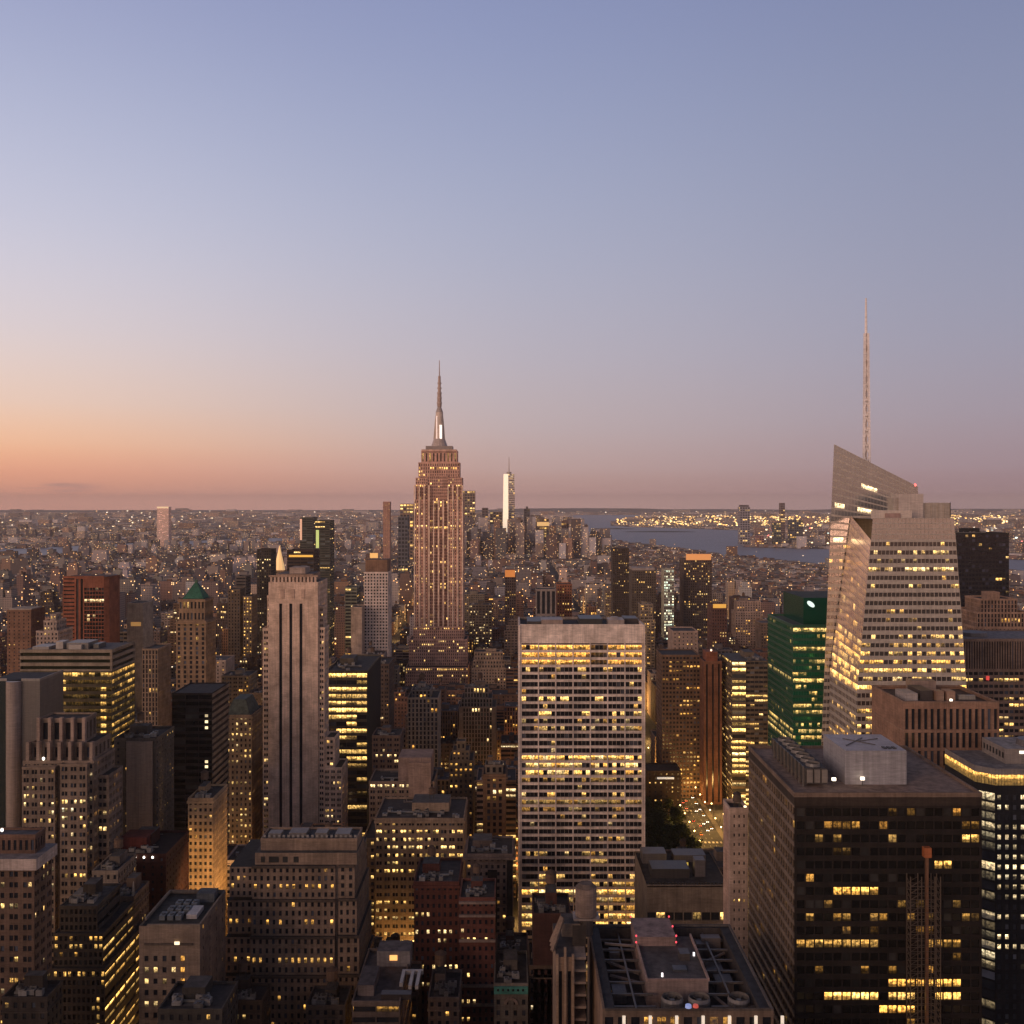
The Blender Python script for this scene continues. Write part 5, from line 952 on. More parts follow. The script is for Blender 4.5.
p = t.part('arch'); p.cyl(X(511, 412), 411.2, 0, .1, 1, 1, 4, MAS, (.1, .1, .1)); p.P.clear(); p.m.clear(); p.c.clear(); p.l.clear(); p.h.clear()
for k in range(8):
    a1_, a2_ = math.pi * k / 8, math.pi * (k + 1) / 8; cx_, cz_ = X(511, 412), Z(1004, 412)
    p.add([[(cx_ + r_ * math.cos(a_), 411.3, cz_ + r_ * math.sin(a_)) for r_, a_ in ((1.8, a1_), (2.9, a1_), (2.9, a2_), (1.8, a2_))]], MAS, (.3, .24, .22))
    p.add([[(cx_ + r_ * math.cos(a_), yy_, cz_ + r_ * math.sin(a_)) for r_, a_, yy_ in ((2.9, a1_, 411.3), (2.9, a1_, 411.99), (2.9, a2_, 411.99), (2.9, a2_, 411.3))]], MAS, (.3, .24, .22))
t.done()
t = simple('stone_building', 'dark brown block with arched front under the cylindrical tank', 'building', 'dark arched block', 529, 556, 968, 420, 24, (.11, .08, .062), 'punched', lit=dict(p=.05, rows={4: (.5, 1.6)}), kit=2, hue=(.75, .9)); t.done()
t = simple('brick_building', 'windowless dark maroon box in front of the gridded tower base', 'building', 'maroon box', 533, 571, 916, 420, 22, (.075, .035, .03), 'blank', kit=2, roofcol=(.05, .04, .04)); t.done(vb=968)
t = simple('office_building', 'low flat roof building with white angular roof ducts, bottom centre', 'building', 'duct roof building', 352, 400, 1004, 372, 44, (.15, .12, .11), 'ribbon', lit=dict(p=.5, inten=1.5), kit=0, hue=(.35, .5), roofcol=(.1, .09, .095))
Y = 372; h = Z(1004, Y)
for bx in ((-46, -38, 20, 21.2), (-46, -44.8, 10, 19.9), (-42.5, -41.3, 8, 19.9), (-40, -38.8, 8, 19.9)): p = t.part('roof_duct'); p.box(bx[0] + 4, bx[1] + 4, Y + bx[2], Y + bx[3], h + 1.5, h + 3, PAN, (.5, .5, .52), bottom=True)
p = t.part('bulkhead'); p.box(-57, -51, Y + 6, Y + 22, h, h + 4, MAS, (.18, .155, .16), ROOF, (.12, .11, .12)); p = t.part('rooftop_unit'); p.box(-48, -37, Y + 3, Y + 6.5, h, h + 2, PAN, (.06, .05, .05)); p = t.part('penthouse'); p.box(-53, -40, Y + 30, Y + 40, h, h + 6, MAS, (.25, .24, .26), ROOF, (.16, .15, .16)); p = t.part('wall_lamp'); p.box(-48, -45, Y + 29.7, Y + 29.98, h + 2.5, h + 4.5, LAMP, (1, .5, .15), lit=1.2)
t.done()
for lab, sh, a, b, pt, Y, D, col in (
    ('small building with grey canted roof and pinkish lit wall right of the duct roof', 'small pink walled building', 402, 418, 985, 430, 20, (.14, .1, .1)),
    ('low pale roofed building with white roof tank, in front of the dark red brick block', 'low pale roof building', 428, 459, 1000, 400, 24, (.2, .17, .17)),
    ('low dark building with cluttered roof left of the duct roof building', 'cluttered dark roof building', 306, 345, 1008, 395, 16, (.1, .085, .08)),
    ('dark building with big round roof vents at the bottom edge, left', 'round vent roof building', 158, 222, 1012, 345, 20, (.07, .065, .06)),
    ('low black building with bright shopfront strip at the bottom left', 'low shopfront building', 2, 47, 1000, 348, 12, (.06, .05, .045)),
    ('small dark walkup in the gap between the banded limestone and ledged limestone blocks', 'dark walkup', 226, 262, 1003, 398, 14, (.08, .06, .05))):
    t = simple('low_building', lab, 'building', sh, a, b, pt, Y, D, col, 'punched', lit=dict(p=.12, inten=1.3), kit=5, roofcol=(.07, .066, .068)); t.done(foot=True)

# ---- big masonry skyscraper
t = Tower('landmark_skyscraper', 'tallest masonry skyscraper with stepped crown, glowing mast and antenna above the skyline', 'skyscraper', (.62, .40, .345), short='tall masonry skyscraper', hue=(.45, .75), ind=100, glass=(.05, .035, .03))
Y = 1275.; g = lambda p_: X(p_, Y)
EV = (3.9, 2.55, .42, .60, .4, False)
def elit(rows={}): return dict(p=.055, rowp=.03, inten=1.7, rows=rows)
t.tier(g(408), g(469), Y - 30, Y + 20, 0, Z(668, Y - 30), EV, lit=elit({0: (.6, 1.5)}), parapet=1)
t.tier(g(410), g(467.5), Y - 12, Y + 24, Z(668, Y - 30), Z(640, Y - 12), EV, lit=elit({3: (.15, 1.2)}), parapet=1)
t.tier(g(413.5), g(464), Y - 4, Y + 30, Z(640, Y - 12), Z(627, Y), EV, lit=elit({0: (.6, 1.4)}), parapet=1)
tops = [((414.2, 427.5), 484, 0), ((448, 463.0), 484, 0), ((427.6, 447.9), 470, 3.)]
for (a, b), pt, off in tops:
    t.tier(g(a) + (.05 if off else 0), g(b) - (.05 if off else 0), Y + off, Y + 40 - off, Z(627, Y), Z(500 if not off else 476, Y), EV if not off else (3.9, 2.55, .5, .72, .5, False), lit=elit({8: (.7, 1.9), 12: (.6, 1.4), 15: (.8, 1.6), 4: (.25, 1.6), 9: (.4, 1.2), 26: (.5, 1.), 34: (.2, 1)} if not off else {16: (.9, 2.2), 8: (.5, 2), 22: (.3, 1.4)}), parapet=.6)
t.tier(g(415.5), g(427.5), Y + 2, Y + 38, Z(500, Y), Z(478, Y), EV, lit=elit({2: (.7, 2)}), parapet=.6); t.tier(g(448), g(461.8), Y + 2, Y + 38, Z(500, Y), Z(478, Y), EV, lit=elit({2: (.7, 2)}), parapet=.6)
t.tier(g(418.0), g(459.2), Y + 5, Y + 36, Z(477, Y), Z(463, Y), (3.9, 2.8, .4, .7, .5, False), lit=dict(p=.06, inten=1.5, rows={1: (.7, 2)}), parapet=1); t.tier(g(420.6), g(456.8), Y + 8, Y + 34, Z(463, Y), Z(451, Y), (14, 4.4, .4, .7, .8, False), lit=dict(p=.1, rowp=0, inten=.6), parapet=1)
p = t.part('setback'); p.box(g(421), g(456), Y + 8, Y + 34, Z(452, Y), Z(449, Y), MAS, (.6, .45, .4)); p.box(g(425), g(452), Y + 10, Y + 32, Z(449, Y), Z(445.5, Y), PAN, (.28, .25, .26)); 
p = t.part('pier', label='pale vertical limestone piers'); 
for k in range(11): xx = g(414.6) + k * (g(462.4) - g(414.6)) / 10; p.box(xx - .8, xx + .8, Y - 1.2, Y - .02, Z(627, Y), Z(485 if k not in (4, 5, 6) else 500, Y), MAS, (.85, .68, .58))
mx, my = g(438.2), Y + 21
p = t.part('mooring_mast', label='silvery lit tapering mast'); p.cyl(mx, my, Z(445.5, Y), Z(438, Y), 10.5, 7.2, 16, PAN, (.45, .4, .4), lit=0); p.cyl(mx, my, Z(438, Y), Z(411, Y), 6.4, 4.6, 16, PAN, (.6, .53, .5)); p.cyl(mx, my, Z(411, Y), Z(405, Y), 4.8, 2.2, 16, PAN, (.4, .36, .36))
for sx_ in (-1, 1): p.add([[(mx + sx_ * 8, my - 1, Z(445, Y)), (mx + sx_ * 4.8, my - 1, Z(445, Y)), (mx + sx_ * 4.6, my - 1, Z(414, Y)), (mx + sx_ * 5.4, my - 1, Z(418, Y))], [(mx + sx_ * 4.8, my - 1.6, Z(445, Y)), (mx + sx_ * 8, my - 1.6, Z(445, Y)), (mx + sx_ * 5.4, my - 1.6, Z(418, Y)), (mx + sx_ * 4.6, my - 1.6, Z(414, Y))]], PAN, (.5, .45, .43))
p = t.part('mast_window', label='tall bright white lit glass strip of the mast'); p.box(mx + .6, mx + 3.6, my - 6.2, my - 5.5, Z(440, Y), Z(424, Y), LAMP, (1, .9, .82), lit=.95, bottom=True); p.box(mx - 3.6, mx - 2.2, my - 6.2, my - 5.5, Z(440, Y), Z(415, Y), LAMP, (1, .8, .7), lit=.45, bottom=True)
p = t.part('antenna'); p.cyl(mx, my, Z(405, Y), Z(390, Y), 3.0, 2.4, 10, PAN, (.42, .32, .3)); p.cyl(mx, my, Z(390, Y), Z(374, Y), 2.0, 1.6, 8, PAN, (.45, .34, .32)); p.cyl(mx, my, Z(374, Y), Z(358, Y), .7, .4, 6, PAN, (.45, .34, .32))
for k in range(5): p.cyl(mx, my, Z(402 - k * 5, Y), Z(400.6 - k * 5, Y), 3.4 - .2 * k, 3.4 - .2 * k, 10, PAN, (.5, .42, .4))
t.done(vb=690)

# ---- mid distance named towers
def mid(name, label, cat, short, a, b, pt, Y, D, col, front='punched', vb=620, lit=None, glass=GDARK, tiers=(), hue=(.4, .75), gmat=GL, top=None, lamp=None, **k):
    t = simple(name, label, cat, short, a, b, pt, Y, D, col, front, lit=lit or dict(p=.05, inten=1.4), kit=0, vb=vb, tiers=tiers, ind=0, glass=glass, hue=hue, gmat=gmat, **k)
    if top: p = t.part('crown'); p.box(X(top[0], Y), X(top[1], Y), Y + 3, Y + D - 3, Z(pt, Y), Z(top[2], Y), MAS, top[3])
    if lamp: p = t.part('lit_top'); p.box(X(lamp[0], Y), X(lamp[1], Y), Y - .6, Y - .03, Z(lamp[2], Y), Z(lamp[3], Y), LAMP, lamp[4], lit=lamp[5] * .38)
    t.done(vb=vb)
mid('glass_tower', 'left of the twin dark slim towers left of the masonry skyscraper, edge lit pink', 'tower', 'left twin dark tower', 300, 313, 518, 1700, 40, (.10, .11, .11), 'ribbon', 600, lamp=(300, 302, 519, 540, (1, .6, .4), .7), glass=(.03, .035, .035))
mid('glass_tower', 'right of the twin dark slim towers, with green lit strip, left of the masonry skyscraper', 'tower', 'right twin dark tower', 315, 330, 521, 1650, 40, (.08, .085, .08), 'ribbon', 660, lamp=(316, 319, 530, 548, (.75, 1, .35), .45), glass=(.03, .035, .035))
mid('apartment_tower', 'pink edged pencil thin tower right beside the masonry skyscraper on the skyline', 'tower', 'pencil thin tower', 383, 390, 502, 2600, 24, (.42, .27, .24), 'small', 560)
mid('office_tower', 'white latticed tower with brown top and dark plant storey, left of the masonry skyscraper', 'office tower', 'white latticed tower', 364, 388, 573, 1100, 34, (.62, .56, .57), (3.4, 3.2, .55, .52, .6, False), 645, lit=dict(p=0, rowp=0), top=(365, 387, 560, (.2, .13, .1)), lamp=(370, 378, 558, 553, (1, .6, .2), .9))
mid('concrete_tower', 'plain pale blank slab standing just left of the white latticed tower', 'building', 'plain pale slab', 351, 362, 608, 1080, 26, (.4, .33, .3), 'blank', 645)
mid('glass_tower', 'slim grey green glass tower behind the plain pale slab', 'tower', 'grey green slim tower', 345, 357, 588, 1180, 26, (.16, .18, .17), 'ribbon', 660)
mid('office_tower', 'dark brown tower with gold lit band under its flat top, behind the striped limestone tower', 'office tower', 'gold banded dark tower', 287, 314, 551, 1200, 34, (.06, .045, .04), 'ribbon', 575, lamp=(289, 313, 557, 555, (1, .6, .1), .9))
t = Tower('gold_roof_tower', 'slim stone tower with glowing gold pyramid roof above the striped limestone tower', 'tower', (.3, .22, .16), short='gold pyramid tower', ind=0)
Y = 1500; t.tier(X(272, Y), X(284, Y), Y, Y + 20, 0, Z(571, Y), 'punched', lit=dict(p=.05)); p = t.part('gold_roof', label='glowing gold pyramid'); q_ = (X(278, Y), Y + 10); p.cyl(*q_, Z(571, Y), Z(546, Y), 8.5, .5, 8, LAMP, (1, .62, .26), False, lit=.5); t.done(vb=600)
mid('office_tower', 'dark tower left of the glowing gold pyramid', 'office tower', 'dark tower by gold pyramid', 257, 271, 550, 1350, 30, (.05, .045, .045), 'punched', 640, lit=dict(p=.12, inten=1.5), hue=(.7, .85))
mid('apartment_tower', 'lone tall pinkish slab rising above the far plain, left', 'tower', 'lone pink slab', 157, 168.5, 507, 5500, 46, (.95, .74, .64), 'ribbon', 548, wallmat=CUR, lit=dict(p=.0, rowp=0), glass=(.3, .2, .17), lamp=(157, 168.5, 508.3, 506.6, (1, .75, .45), .9))  # pink wall colour stands in for the glint of low sun
t = Tower('glass_skyscraper', 'bright white glass skyscraper with spire on the far downtown skyline', 'skyscraper', (.7, .66, .62), short='white spired skyscraper', ind=0, wallmat=CUR)
Y = 5860; a, b = X(503, Y), X(515, Y); h = Z(474, Y); t.ext(a, b, Y, Y + 60, h); m_ = (a * .55 + b * .45)
t.w.add([[(a - 3, Y, 0), (m_, Y - 20, 0), (a + 30, Y - 8, h), (a + 3, Y, h)]], LAMP, (1, .84, .62), .62); t.face([(m_, Y - 20, 0), (b + 4, Y, 0), (b - 4, Y, h), (a + 30, Y - 8, h)], (9, 8, .9, .6, .5, False), dict(p=.2, inten=1.2), n=(5, 40))  # left face brightness put in as emission; no lamp there
t.w.add([[(b + 4, Y, 0), (b + 4, Y + 60, 0), (b - 4, Y + 60, h), (b - 4, Y, h)], [(b + 4, Y + 60, 0), (a - 3, Y + 60, 0), (a + 6, Y + 60, h), (b - 4, Y + 60, h)], [(a - 3, Y + 60, 0), (a - 3, Y, 0), (a + 6, Y, h), (a + 6, Y + 60, h)]], PAN, t.col)
t.r.add([[(a, Y, h), (b, Y, h), (b, Y + 60, h), (a, Y + 60, h)]], ROOF, (.3, .3, .3)); p = t.part('spire'); p.cyl((a + b) / 2, Y + 20, h, h + 12, 14, 14, 12, PAN, (.4, .38, .38)); p.cyl((a + b) / 2, Y + 20, h + 12, Z(457, Y), 3.2, 1.6, 8, PAN, (.5, .46, .46)); t.done(vb=540)
for lab, sh, a, b, pt, Y, col, lt in (
    ('stacked glass tower with gold lit floors right of the masonry skyscraper', 'stacked gold lit tower', 462, 475, 491, 5200, (.3, .24, .2), .5),
    ('grey slim tower between the stacked gold lit tower and the white spired skyscraper', 'grey slim downtown tower', 482, 488, 508, 5500, (.2, .17, .18), .05),
    ('broad gold lit tower just left of the white spired skyscraper base', 'broad gold lit tower', 490, 502, 512, 5300, (.24, .2, .17), .35),
    ('dark tower with pointed roof rising right of the white spired skyscraper', 'dark pointed downtown tower', 524, 530, 509, 5700, (.12, .11, .12), .05),
    ('squat downtown tower with glowing golden crown', 'golden crowned squat tower', 537, 549, 519, 5400, (.2, .15, .11), .25),
    ('reddish brown wide downtown block at the waterfront', 'reddish waterfront block', 553, 572, 523, 5600, (.24, .15, .12), .12),
    ('grey waterfront tower with white lit roof at the right end of downtown', 'end waterfront tower', 574, 588, 530, 5300, (.2, .16, .15), .1),
    ('brown downtown tower close left of the dark pointed one', 'brown downtown tower', 515.5, 523, 520, 5100, (.2, .15, .14), .12),
    ('gold edged low tower peeping out left of the masonry skyscraper', 'gold edged low tower', 400, 413, 504, 4300, (.3, .22, .18), .3),
    ('blue grey tower cluster block left of the masonry skyscraper shaft', 'blue grey block', 398, 408, 517, 3600, (.13, .14, .17), .05)):
    mid('downtown_tower', lab, 'tower', sh, a, b, pt, Y, 50, col, (14, 14, .7, .6, .5, False), 560, lit=dict(p=lt, rowp=0, inten=1.8), lamp=(a, b, pt + 7, pt + 3, (1, .65, .25), 1.0) if 'golden' in lab else ((a, b, pt + 1.2, pt, (1, .9, .8), .8) if 'white lit' in lab else None), top=(a + 2, b - 2, pt - 2.5, col) if 'pointed' in lab or 'wide' in lab else None)
mid('glass_tower', 'tall lone glass tower across the river with stepped top', 'tower', 'tall lone riverside tower', 740, 750, 507, 6300, 60, (.36, .36, .44), (14, 14, .7, .6, .5, False), 545, lit=dict(p=.06, inten=1.6), top=(741, 749, 505, (.13, .12, .14)))
for lab, sh, a, b, pt, Y, col in (
    ('slim spired tower on the far shore between the lone glass tower and crystal tower', 'slim spired far shore tower', 781, 785, 503, 6600, (.25, .2, .2)),
    ('wide blue grey tower on the far shore nearest the crystal tower', 'wide far shore tower', 790, 803, 520, 6100, (.13, .15, .18)),
    ('dark green far shore tower right beside the slim spired one', 'green far shore tower', 774, 781, 523, 6000, (.11, .14, .15)),
    ('low pinkish lit tower at the far shore waterline', 'pinkish far shore tower', 757, 764, 536, 5900, (.4, .2, .2))):
    mid('riverside_tower', lab, 'tower', sh, a, b, pt, Y, 50, col, (14, 14, .7, .6, .5, False), 548, lit=dict(p=.12, inten=1.5))
mid('apartment_tower', 'dark brown narrow slab standing mid city, right of centre', 'tower', 'dark brown narrow slab', 613, 629, 549, 1700, 34, (.075, .06, .055), 'punched', 620)
mid('apartment_tower', 'tower with pink lit left edge and orange rooftop glow near the river', 'tower', 'orange topped river tower', 684, 712, 560, 1500, 40, (.11, .085, .08), 'punched', 640, lit=dict(p=.12, inten=1.4), lamp=(686, 711, 560, 554, (1, .45, .15), .55), sk=None)
mid('apartment_tower', 'narrow tower outlined with pale white green lights near the river', 'tower', 'white green lit narrow tower', 664, 674, 570, 1450, 26, (.4, .4, .36), (4, 3, .6, .7, .3, False), 615, lit=dict(p=.5, inten=1.5), hue=(.8, 1.))
mid('office_building', 'broad block with pale band across its top, centre right', 'building', 'pale top band block', 632, 656, 571, 1500, 40, (.13, .11, .1), 'punched', 600, top=(633, 655, 568, (.45, .4, .4)))
mid('office_building', 'block with four white vertical fins on a dark front just above the white gridded tower', 'building', 'white finned dark block', 536, 556, 590, 1250, 30, (.28, .25, .25), (30, 5.5, .6, .9, .5, False), 618, lit=dict(p=0, rowp=0))
mid('brick_building', 'orange brown narrow block just right of the white finned dark block', 'building', 'orange brown narrow block', 557, 572, 585, 1300, 30, (.3, .13, .08), 'punched', 618)
mid('apartment_tower', 'slim tower with orange lit crown right of the masonry skyscraper', 'tower', 'orange crowned slim tower', 505, 516, 577, 1350, 26, (.17, .13, .12), 'punched', 620, lamp=(505, 515, 577, 570, (1, .35, .08), .8), top=(505.5, 515, 570, (.3, .12, .06)))
mid('brick_building', 'brown building with orange lit top storey on the right, above the thin red brown tower', 'building', 'orange top storey building', 712, 727, 606, 1200, 30, (.13, .07, .06), 'punched', 650, lamp=(713, 726, 608, 604, (1, .55, .1), .9))
mid('stone_building', 'pale flat slab topped block with grey side, right of the white gridded tower', 'building', 'pale slab topped block', 673, 698, 632, 1000, 34, (.36, .28, .25), 'small', 655)
mid('stone_building', 'wide warm lit office block below the pale slab topped block', 'building', 'warm lit office block', 662, 700, 656, 900, 36, (.15, .10, .075), (3.8, 3., .6, .5, .4, False), 790, lit=dict(p=.1, rowp=.08, inten=1.2), hue=(.3, .55))
mid('stone_building', 'pale stone stepped tower with narrow central shaft, between gridded tower and avenue', 'building', 'pale stepped shaft tower', 655, 682, 738, 960, 30, (.26, .21, .18), 'punched', 780, tiers=((663, 676, 716, 5, (.26, .2, .17)),), lit=dict(p=.02))
mid('office_building', 'flat brown office block with lit strips left of the thin red brown tower', 'building', 'brown strip lit block', 684, 703, 670, 960, 40, (.12, .085, .07), 'ribbon', 760, lit=dict(p=.12, rowp=.05, inten=1.2), hue=(.3, .5))
mid('brick_building', 'very dark block with blue white roof lamps in front of the park', 'building', 'dark block by the park', 647, 681, 772, 860, 26, (.05, .035, .03), 'small', 800, lit=dict(p=.08, inten=1.4), lamp=(657, 674, 779, 777, (.8, .9, 1), .6))
mid('office_tower', 'grey concrete slab tower with lit lower floors, upper left', 'building', 'grey concrete slab', 127, 143, 604, 1050, 30, (.26, .25, .26), 'blank', 645, lamp=(131, 141, 626, 622, (1, .6, .2), .35))
mid('office_tower', 'brown slab with pale cap left of the red granite tower', 'building', 'pale capped brown slab', 7, 31, 611, 1000, 30, (.2, .12, .09), 'small', 645, lit=dict(p=.03), top=(7.5, 30, 609, (.4, .36, .33)))
mid('stone_building', 'pinkish grey stepped block above the olive glass block', 'building', 'pink grey stepped block', 36, 58, 632, 900, 30, (.36, .3, .29), 'punched', 650, tiers=((41, 54, 622, 5, (.36, .3, .28)), (45, 51, 616, 10, (.36, .3, .28))), lit=dict(p=.02))
mid('office_building', 'tan ribbed block right of the olive glass block, below the grey concrete slab', 'building', 'tan ribbed block', 142, 158, 650, 800, 30, (.24, .185, .15), 'vertical', 740, lit=dict(p=.03))
mid('office_tower', 'dark slender tower hidden in the blocks left of the striped limestone tower', 'building', 'dark slender tower', 236, 246, 577, 1300, 24, (.12, .11, .115), 'ribbon', 660)
mid('office_building', 'building with a bright gold lit corner left of the striped limestone tower', 'building', 'gold lit corner building', 228, 240, 590, 1150, 24, (.15, .12, .1), 'punched', 660)
mid('apartment_tower', 'tower with gold lit windows in one column, close left of the striped tower', 'building', 'gold column tower', 243, 252, 597, 1150, 24, (.2, .16, .13), 'punched', 650, lit=dict(p=.6, inten=1.5), hue=(.35, .6))

def hits(x0, x1, y0, y1):
    for a, b, c, d in FOOT:
        if x0 < b and x1 > a and y0 < d and y1 > c: return True
    return False
# ------------------------------------------------------------------ ground, water, roads
def poly_obj(name, pts, z, m, kind='structure', label=None, cat=None):
    me = bpy.data.meshes.new(name); me.from_pydata([(x, y, z) for x, y in pts], [], [list(range(len(pts)))]); me.update()
    if me.polygons[0].normal.z < 0: me.flip_normals()
    me.materials.append(m); o = bpy.data.objects.new(name, me); COL.objects.link(o); return tag(o, label or name, cat, None, kind)
def plain(name, col, rough, sc, var=.3, spec=.3):
    m, nt, b = newmat(name); geo = node(nt, 'ShaderNodeNewGeometry')
    n1 = node(nt, 'ShaderNodeTexNoise', {'Vector': geo.outputs['Position'], 'Scale': sc, 'Detail': 6.0})
    f = node(nt, 'ShaderNodeMapRange', {0: n1.outputs[0], 1: .3, 2: .7, 3: 1 - var, 4: 1 + var})
    v = node(nt, 'ShaderNodeVectorMath', {0: col, 'Scale': f.outputs[0]}, operation='SCALE'); nt.links.new(v.outputs[0], b.inputs['Base Color'])
    b.inputs['Roughness'].default_value = rough; b.inputs['Specular IOR Level'].default_value = spec
    return m
M_GROUND = plain('city_ground', (.07, .065, .062), .9, .02)
M_ASPH = plain('asphalt', (.05, .048, .047), .85, .15)
M_PAVE = plain('pavement', (.16, .15, .14), .85, .3)
M_LAWN = plain('lawn', (.05, .07, .03), .9, .1)
M_HILL = plain('hill_cover', (.07, .08, .07), .95, .002)
M_WATER = plain('river_water', (.17, .165, .19), .45, .004, .1, .5)
nt = M_WATER.node_tree; geo = node(nt, 'ShaderNodeNewGeometry'); nn = node(nt, 'ShaderNodeTexNoise', {'Vector': geo.outputs['Position'], 'Scale': .03, 'Detail': 6.0})
bp = node(nt, 'ShaderNodeBump', {'Height': nn.outputs[0], 'Strength': .5, 'Distance': 6.0}); nt.links.new(bp.outputs[0], nt.nodes['Principled BSDF'].inputs['Normal'])
poly_obj('ground', [(-33000, -3000), (33000, -3000), (33000, 33000), (-33000, 33000)], 0, M_GROUND, label='dark city ground reaching the horizon')
WATER = [(1500, 500), (1500, 2000), (1480, 3000), (1230, 3850), (900, 5100), (660, 6500), (470, 7400), (560, 9000), (700, 11500), (720, 17700), (1300, 20500), (2600, 20500), (2100, 17000), (1300, 13500), (1080, 11200), (1250, 10600), (1800, 9900), (2100, 9300), (1950, 8300), (1450, 6350), (1330, 5900), (1500, 5750), (2000, 5500), (2300, 4500), (2600, 3000), (2700, 500)]
poly_obj('river', WATER, .3, M_WATER, label='grey blue river and harbour')
EAST = [(-1500, 2000), (-1700, 3000), (-2250, 4300), (-2000, 5300), (-1350, 6300), (-950, 6900), (-500, 7900), (-1000, 8300), (-1700, 7400), (-2300, 6600), (-2900, 5400), (-3000, 4300), (-2500, 3000), (-2300, 2000)]
poly_obj('east_river', EAST, .3, M_WATER, label='narrow grey river far left')
def inside(x, y, poly):
    c = False; j = len(poly) - 1
    for i in range(len(poly)):
        xi, yi = poly[i]; xj, yj = poly[j]
        if (yi > y) != (yj > y) and x < (xj - xi) * (y - yi) / (yj - yi) + xi: c = not c
        j = i
    return c
# avenues and cross streets
AVX = [-1290, -1060, -830, -610, -470, -335, -205, 150, 430, 700, 960, 1230]
for k, ax in enumerate(AVX):
    w = 12 if ax != 150 else 15
    poly_obj('avenue', [(ax - w, 250), (ax + w, 250), (ax + w, 5200), (ax - w, 5200)], .05, M_ASPH, label='asphalt avenue running away from the camera')
for k in range(40):
    yy = 470 + 80 * k
    poly_obj('cross_street', [(-1400, yy - 5), (1400, yy - 5), (1400, yy + 5), (-1400, yy + 5)], .10 , M_ASPH, label='asphalt cross street')
q = Q()
for y_ in range(700, 1000, 9):
    for xx in (145.5, 150, 154.5): q.add([[(xx - .1, y_, .115), (xx + .1, y_, .115), (xx + .1, y_ + 3, .115), (xx - .1, y_ + 3, .115)]], PAN, (.7, .7, .65))
for y_ in (790, 870):
    for k in range(9): xx = 138 + k * 3; q.add([[(xx, y_ - 10, .115), (xx + 1.4, y_ - 10, .115), (xx + 1.4, y_ - 6.5, .115), (xx, y_ - 6.5, .115)]], PAN, (.7, .7, .65))
tag(q.build('road_markings'), 'white lane and crossing marks on the glowing avenue', kind='structure')
poly_obj('park_lawn', [(62, 640), (135, 640), (135, 852), (62, 852)], .12, M_LAWN, label='dark park lawn under the trees')
for x0, x1 in ((-221, -217), (-193, -189), (135.0, 138), (162, 166)):
    q = Q(); q.box(x0, x1, 640, 1100 if x0 != 135.0 else 855, 0, .14, MAS, (.2, .19, .18)); tag(q.build('pavement'), 'pale pavement along the avenue', kind='structure')

# ---- trees in the park
def tree(seed):
    r = random.Random(seed); q = Q(); h = r.uniform(13, 18)
    q.cyl(0, 0, 0, h * .5, .38, .2, 8, MAS, (.09, .07, .055), False)
    for k in range(6):
        a = r.random() * 6.28; z = h * r.uniform(.3, .5); q.bar((0, 0, z), (math.cos(a) * 3.4, math.sin(a) * 3.4, z + r.uniform(3, 5.5)), .11, MAS, (.09, .07, .055))
    c = Q(); n = 900; nr_ = np.random.RandomState(seed)
    cl = nr_.normal(0, 1, (16, 3)); cl /= np.linalg.norm(cl, axis=1)[:, None]; cl *= nr_.uniform(.4, 1, (16, 1)); cl = cl * [4.4, 4.4, h * .28] + [0, 0, h * .68]
    P0 = cl[nr_.randint(0, 16, n)] + nr_.normal(0, .95, (n, 3)); u = nr_.normal(0, 1, (n, 3)); u /= np.linalg.norm(u, axis=1)[:, None]; v = np.cross(u, nr_.normal(0, 1, (n, 3))); v /= np.linalg.norm(v, axis=1)[:, None]
    s = nr_.uniform(.3, .62, (n, 1)); u *= s; v *= s
    g = nr_.uniform(.6, 1.4, (n, 1)) * A([[.055, .075, .025]])
    c.add(np.stack([P0 - u - v, P0 + u - v, P0 + u + v, P0 - u + v], 1), LEAF, g)
    return q, c
protos = []
tn = 0
spots = [(x + R.uniform(-3, 3), y + R.uniform(-3, 3)) for x in range(70, 134, 10) for y in range(650, 850, 11)]
spots = [s for s in spots if 512 + F * s[0] / s[1] > 640]
for i, (x, y) in enumerate(spots):
    if i < 4:
        root = bpy.data.objects.new('park_tree', None); COL.objects.link(root); tq, cq = tree(50 + i)
        tag(root, 'leafy tree in the dark park beside the glowing avenue', 'tree', 'trees in the park'); a_ = tq.build('trunk', root); b_ = cq.build('crown', root); protos.append((root, a_, b_))
    else:
        rt, ta, cb = protos[i % 4]; root = rt.copy(); COL.objects.link(root); root.rotation_euler.z = R.random() * 6
        for o in (ta, cb): k = o.copy(); COL.objects.link(k); k.parent = root
    root.location = (x, y, .12); s_ = R.uniform(.8, 1.15); root.scale = (s_, s_, s_)
FOOT.append((55, 137, 632, 856)); FOOT.append((135, 168, 600, 1100))

# ---- street lamps and traffic on the avenue
def street_lamp(x, y, side):
    root = bpy.data.objects.new('street_lamp', None); COL.objects.link(root); root.location = (x, y, .1)
    tag(root, 'tall street lamp with warm light along the glowing avenue', 'street lamp', 'street lamps along the avenue')
    q = Q(); q.cyl(0, 0, 0, 9, .12, .07, 6, PAN, (.08, .08, .08)); q.bar((0, 0, 8.8), (side * 2.2, 0, 9.3), .06, PAN, (.08, .08, .08)); q.build('pole', root)
    q = Q(); q.ball((side * 2.2, 0, 9.1), .5, LAMP, (1, .62, .22), lit=14); q.build('lamp_head', root)
    return root
lampA = street_lamp(137, 690, 1)
def copy_tree(o, loc, rz=0):
    r = o.copy(); COL.objects.link(r); r.location = loc; r.rotation_euler.z = rz
    for ch in list(o.children):
        c = ch.copy(); COL.objects.link(c); c.parent = r
        for g_ in ch.children: d = g_.copy(); COL.objects.link(d); d.parent = c
    return r
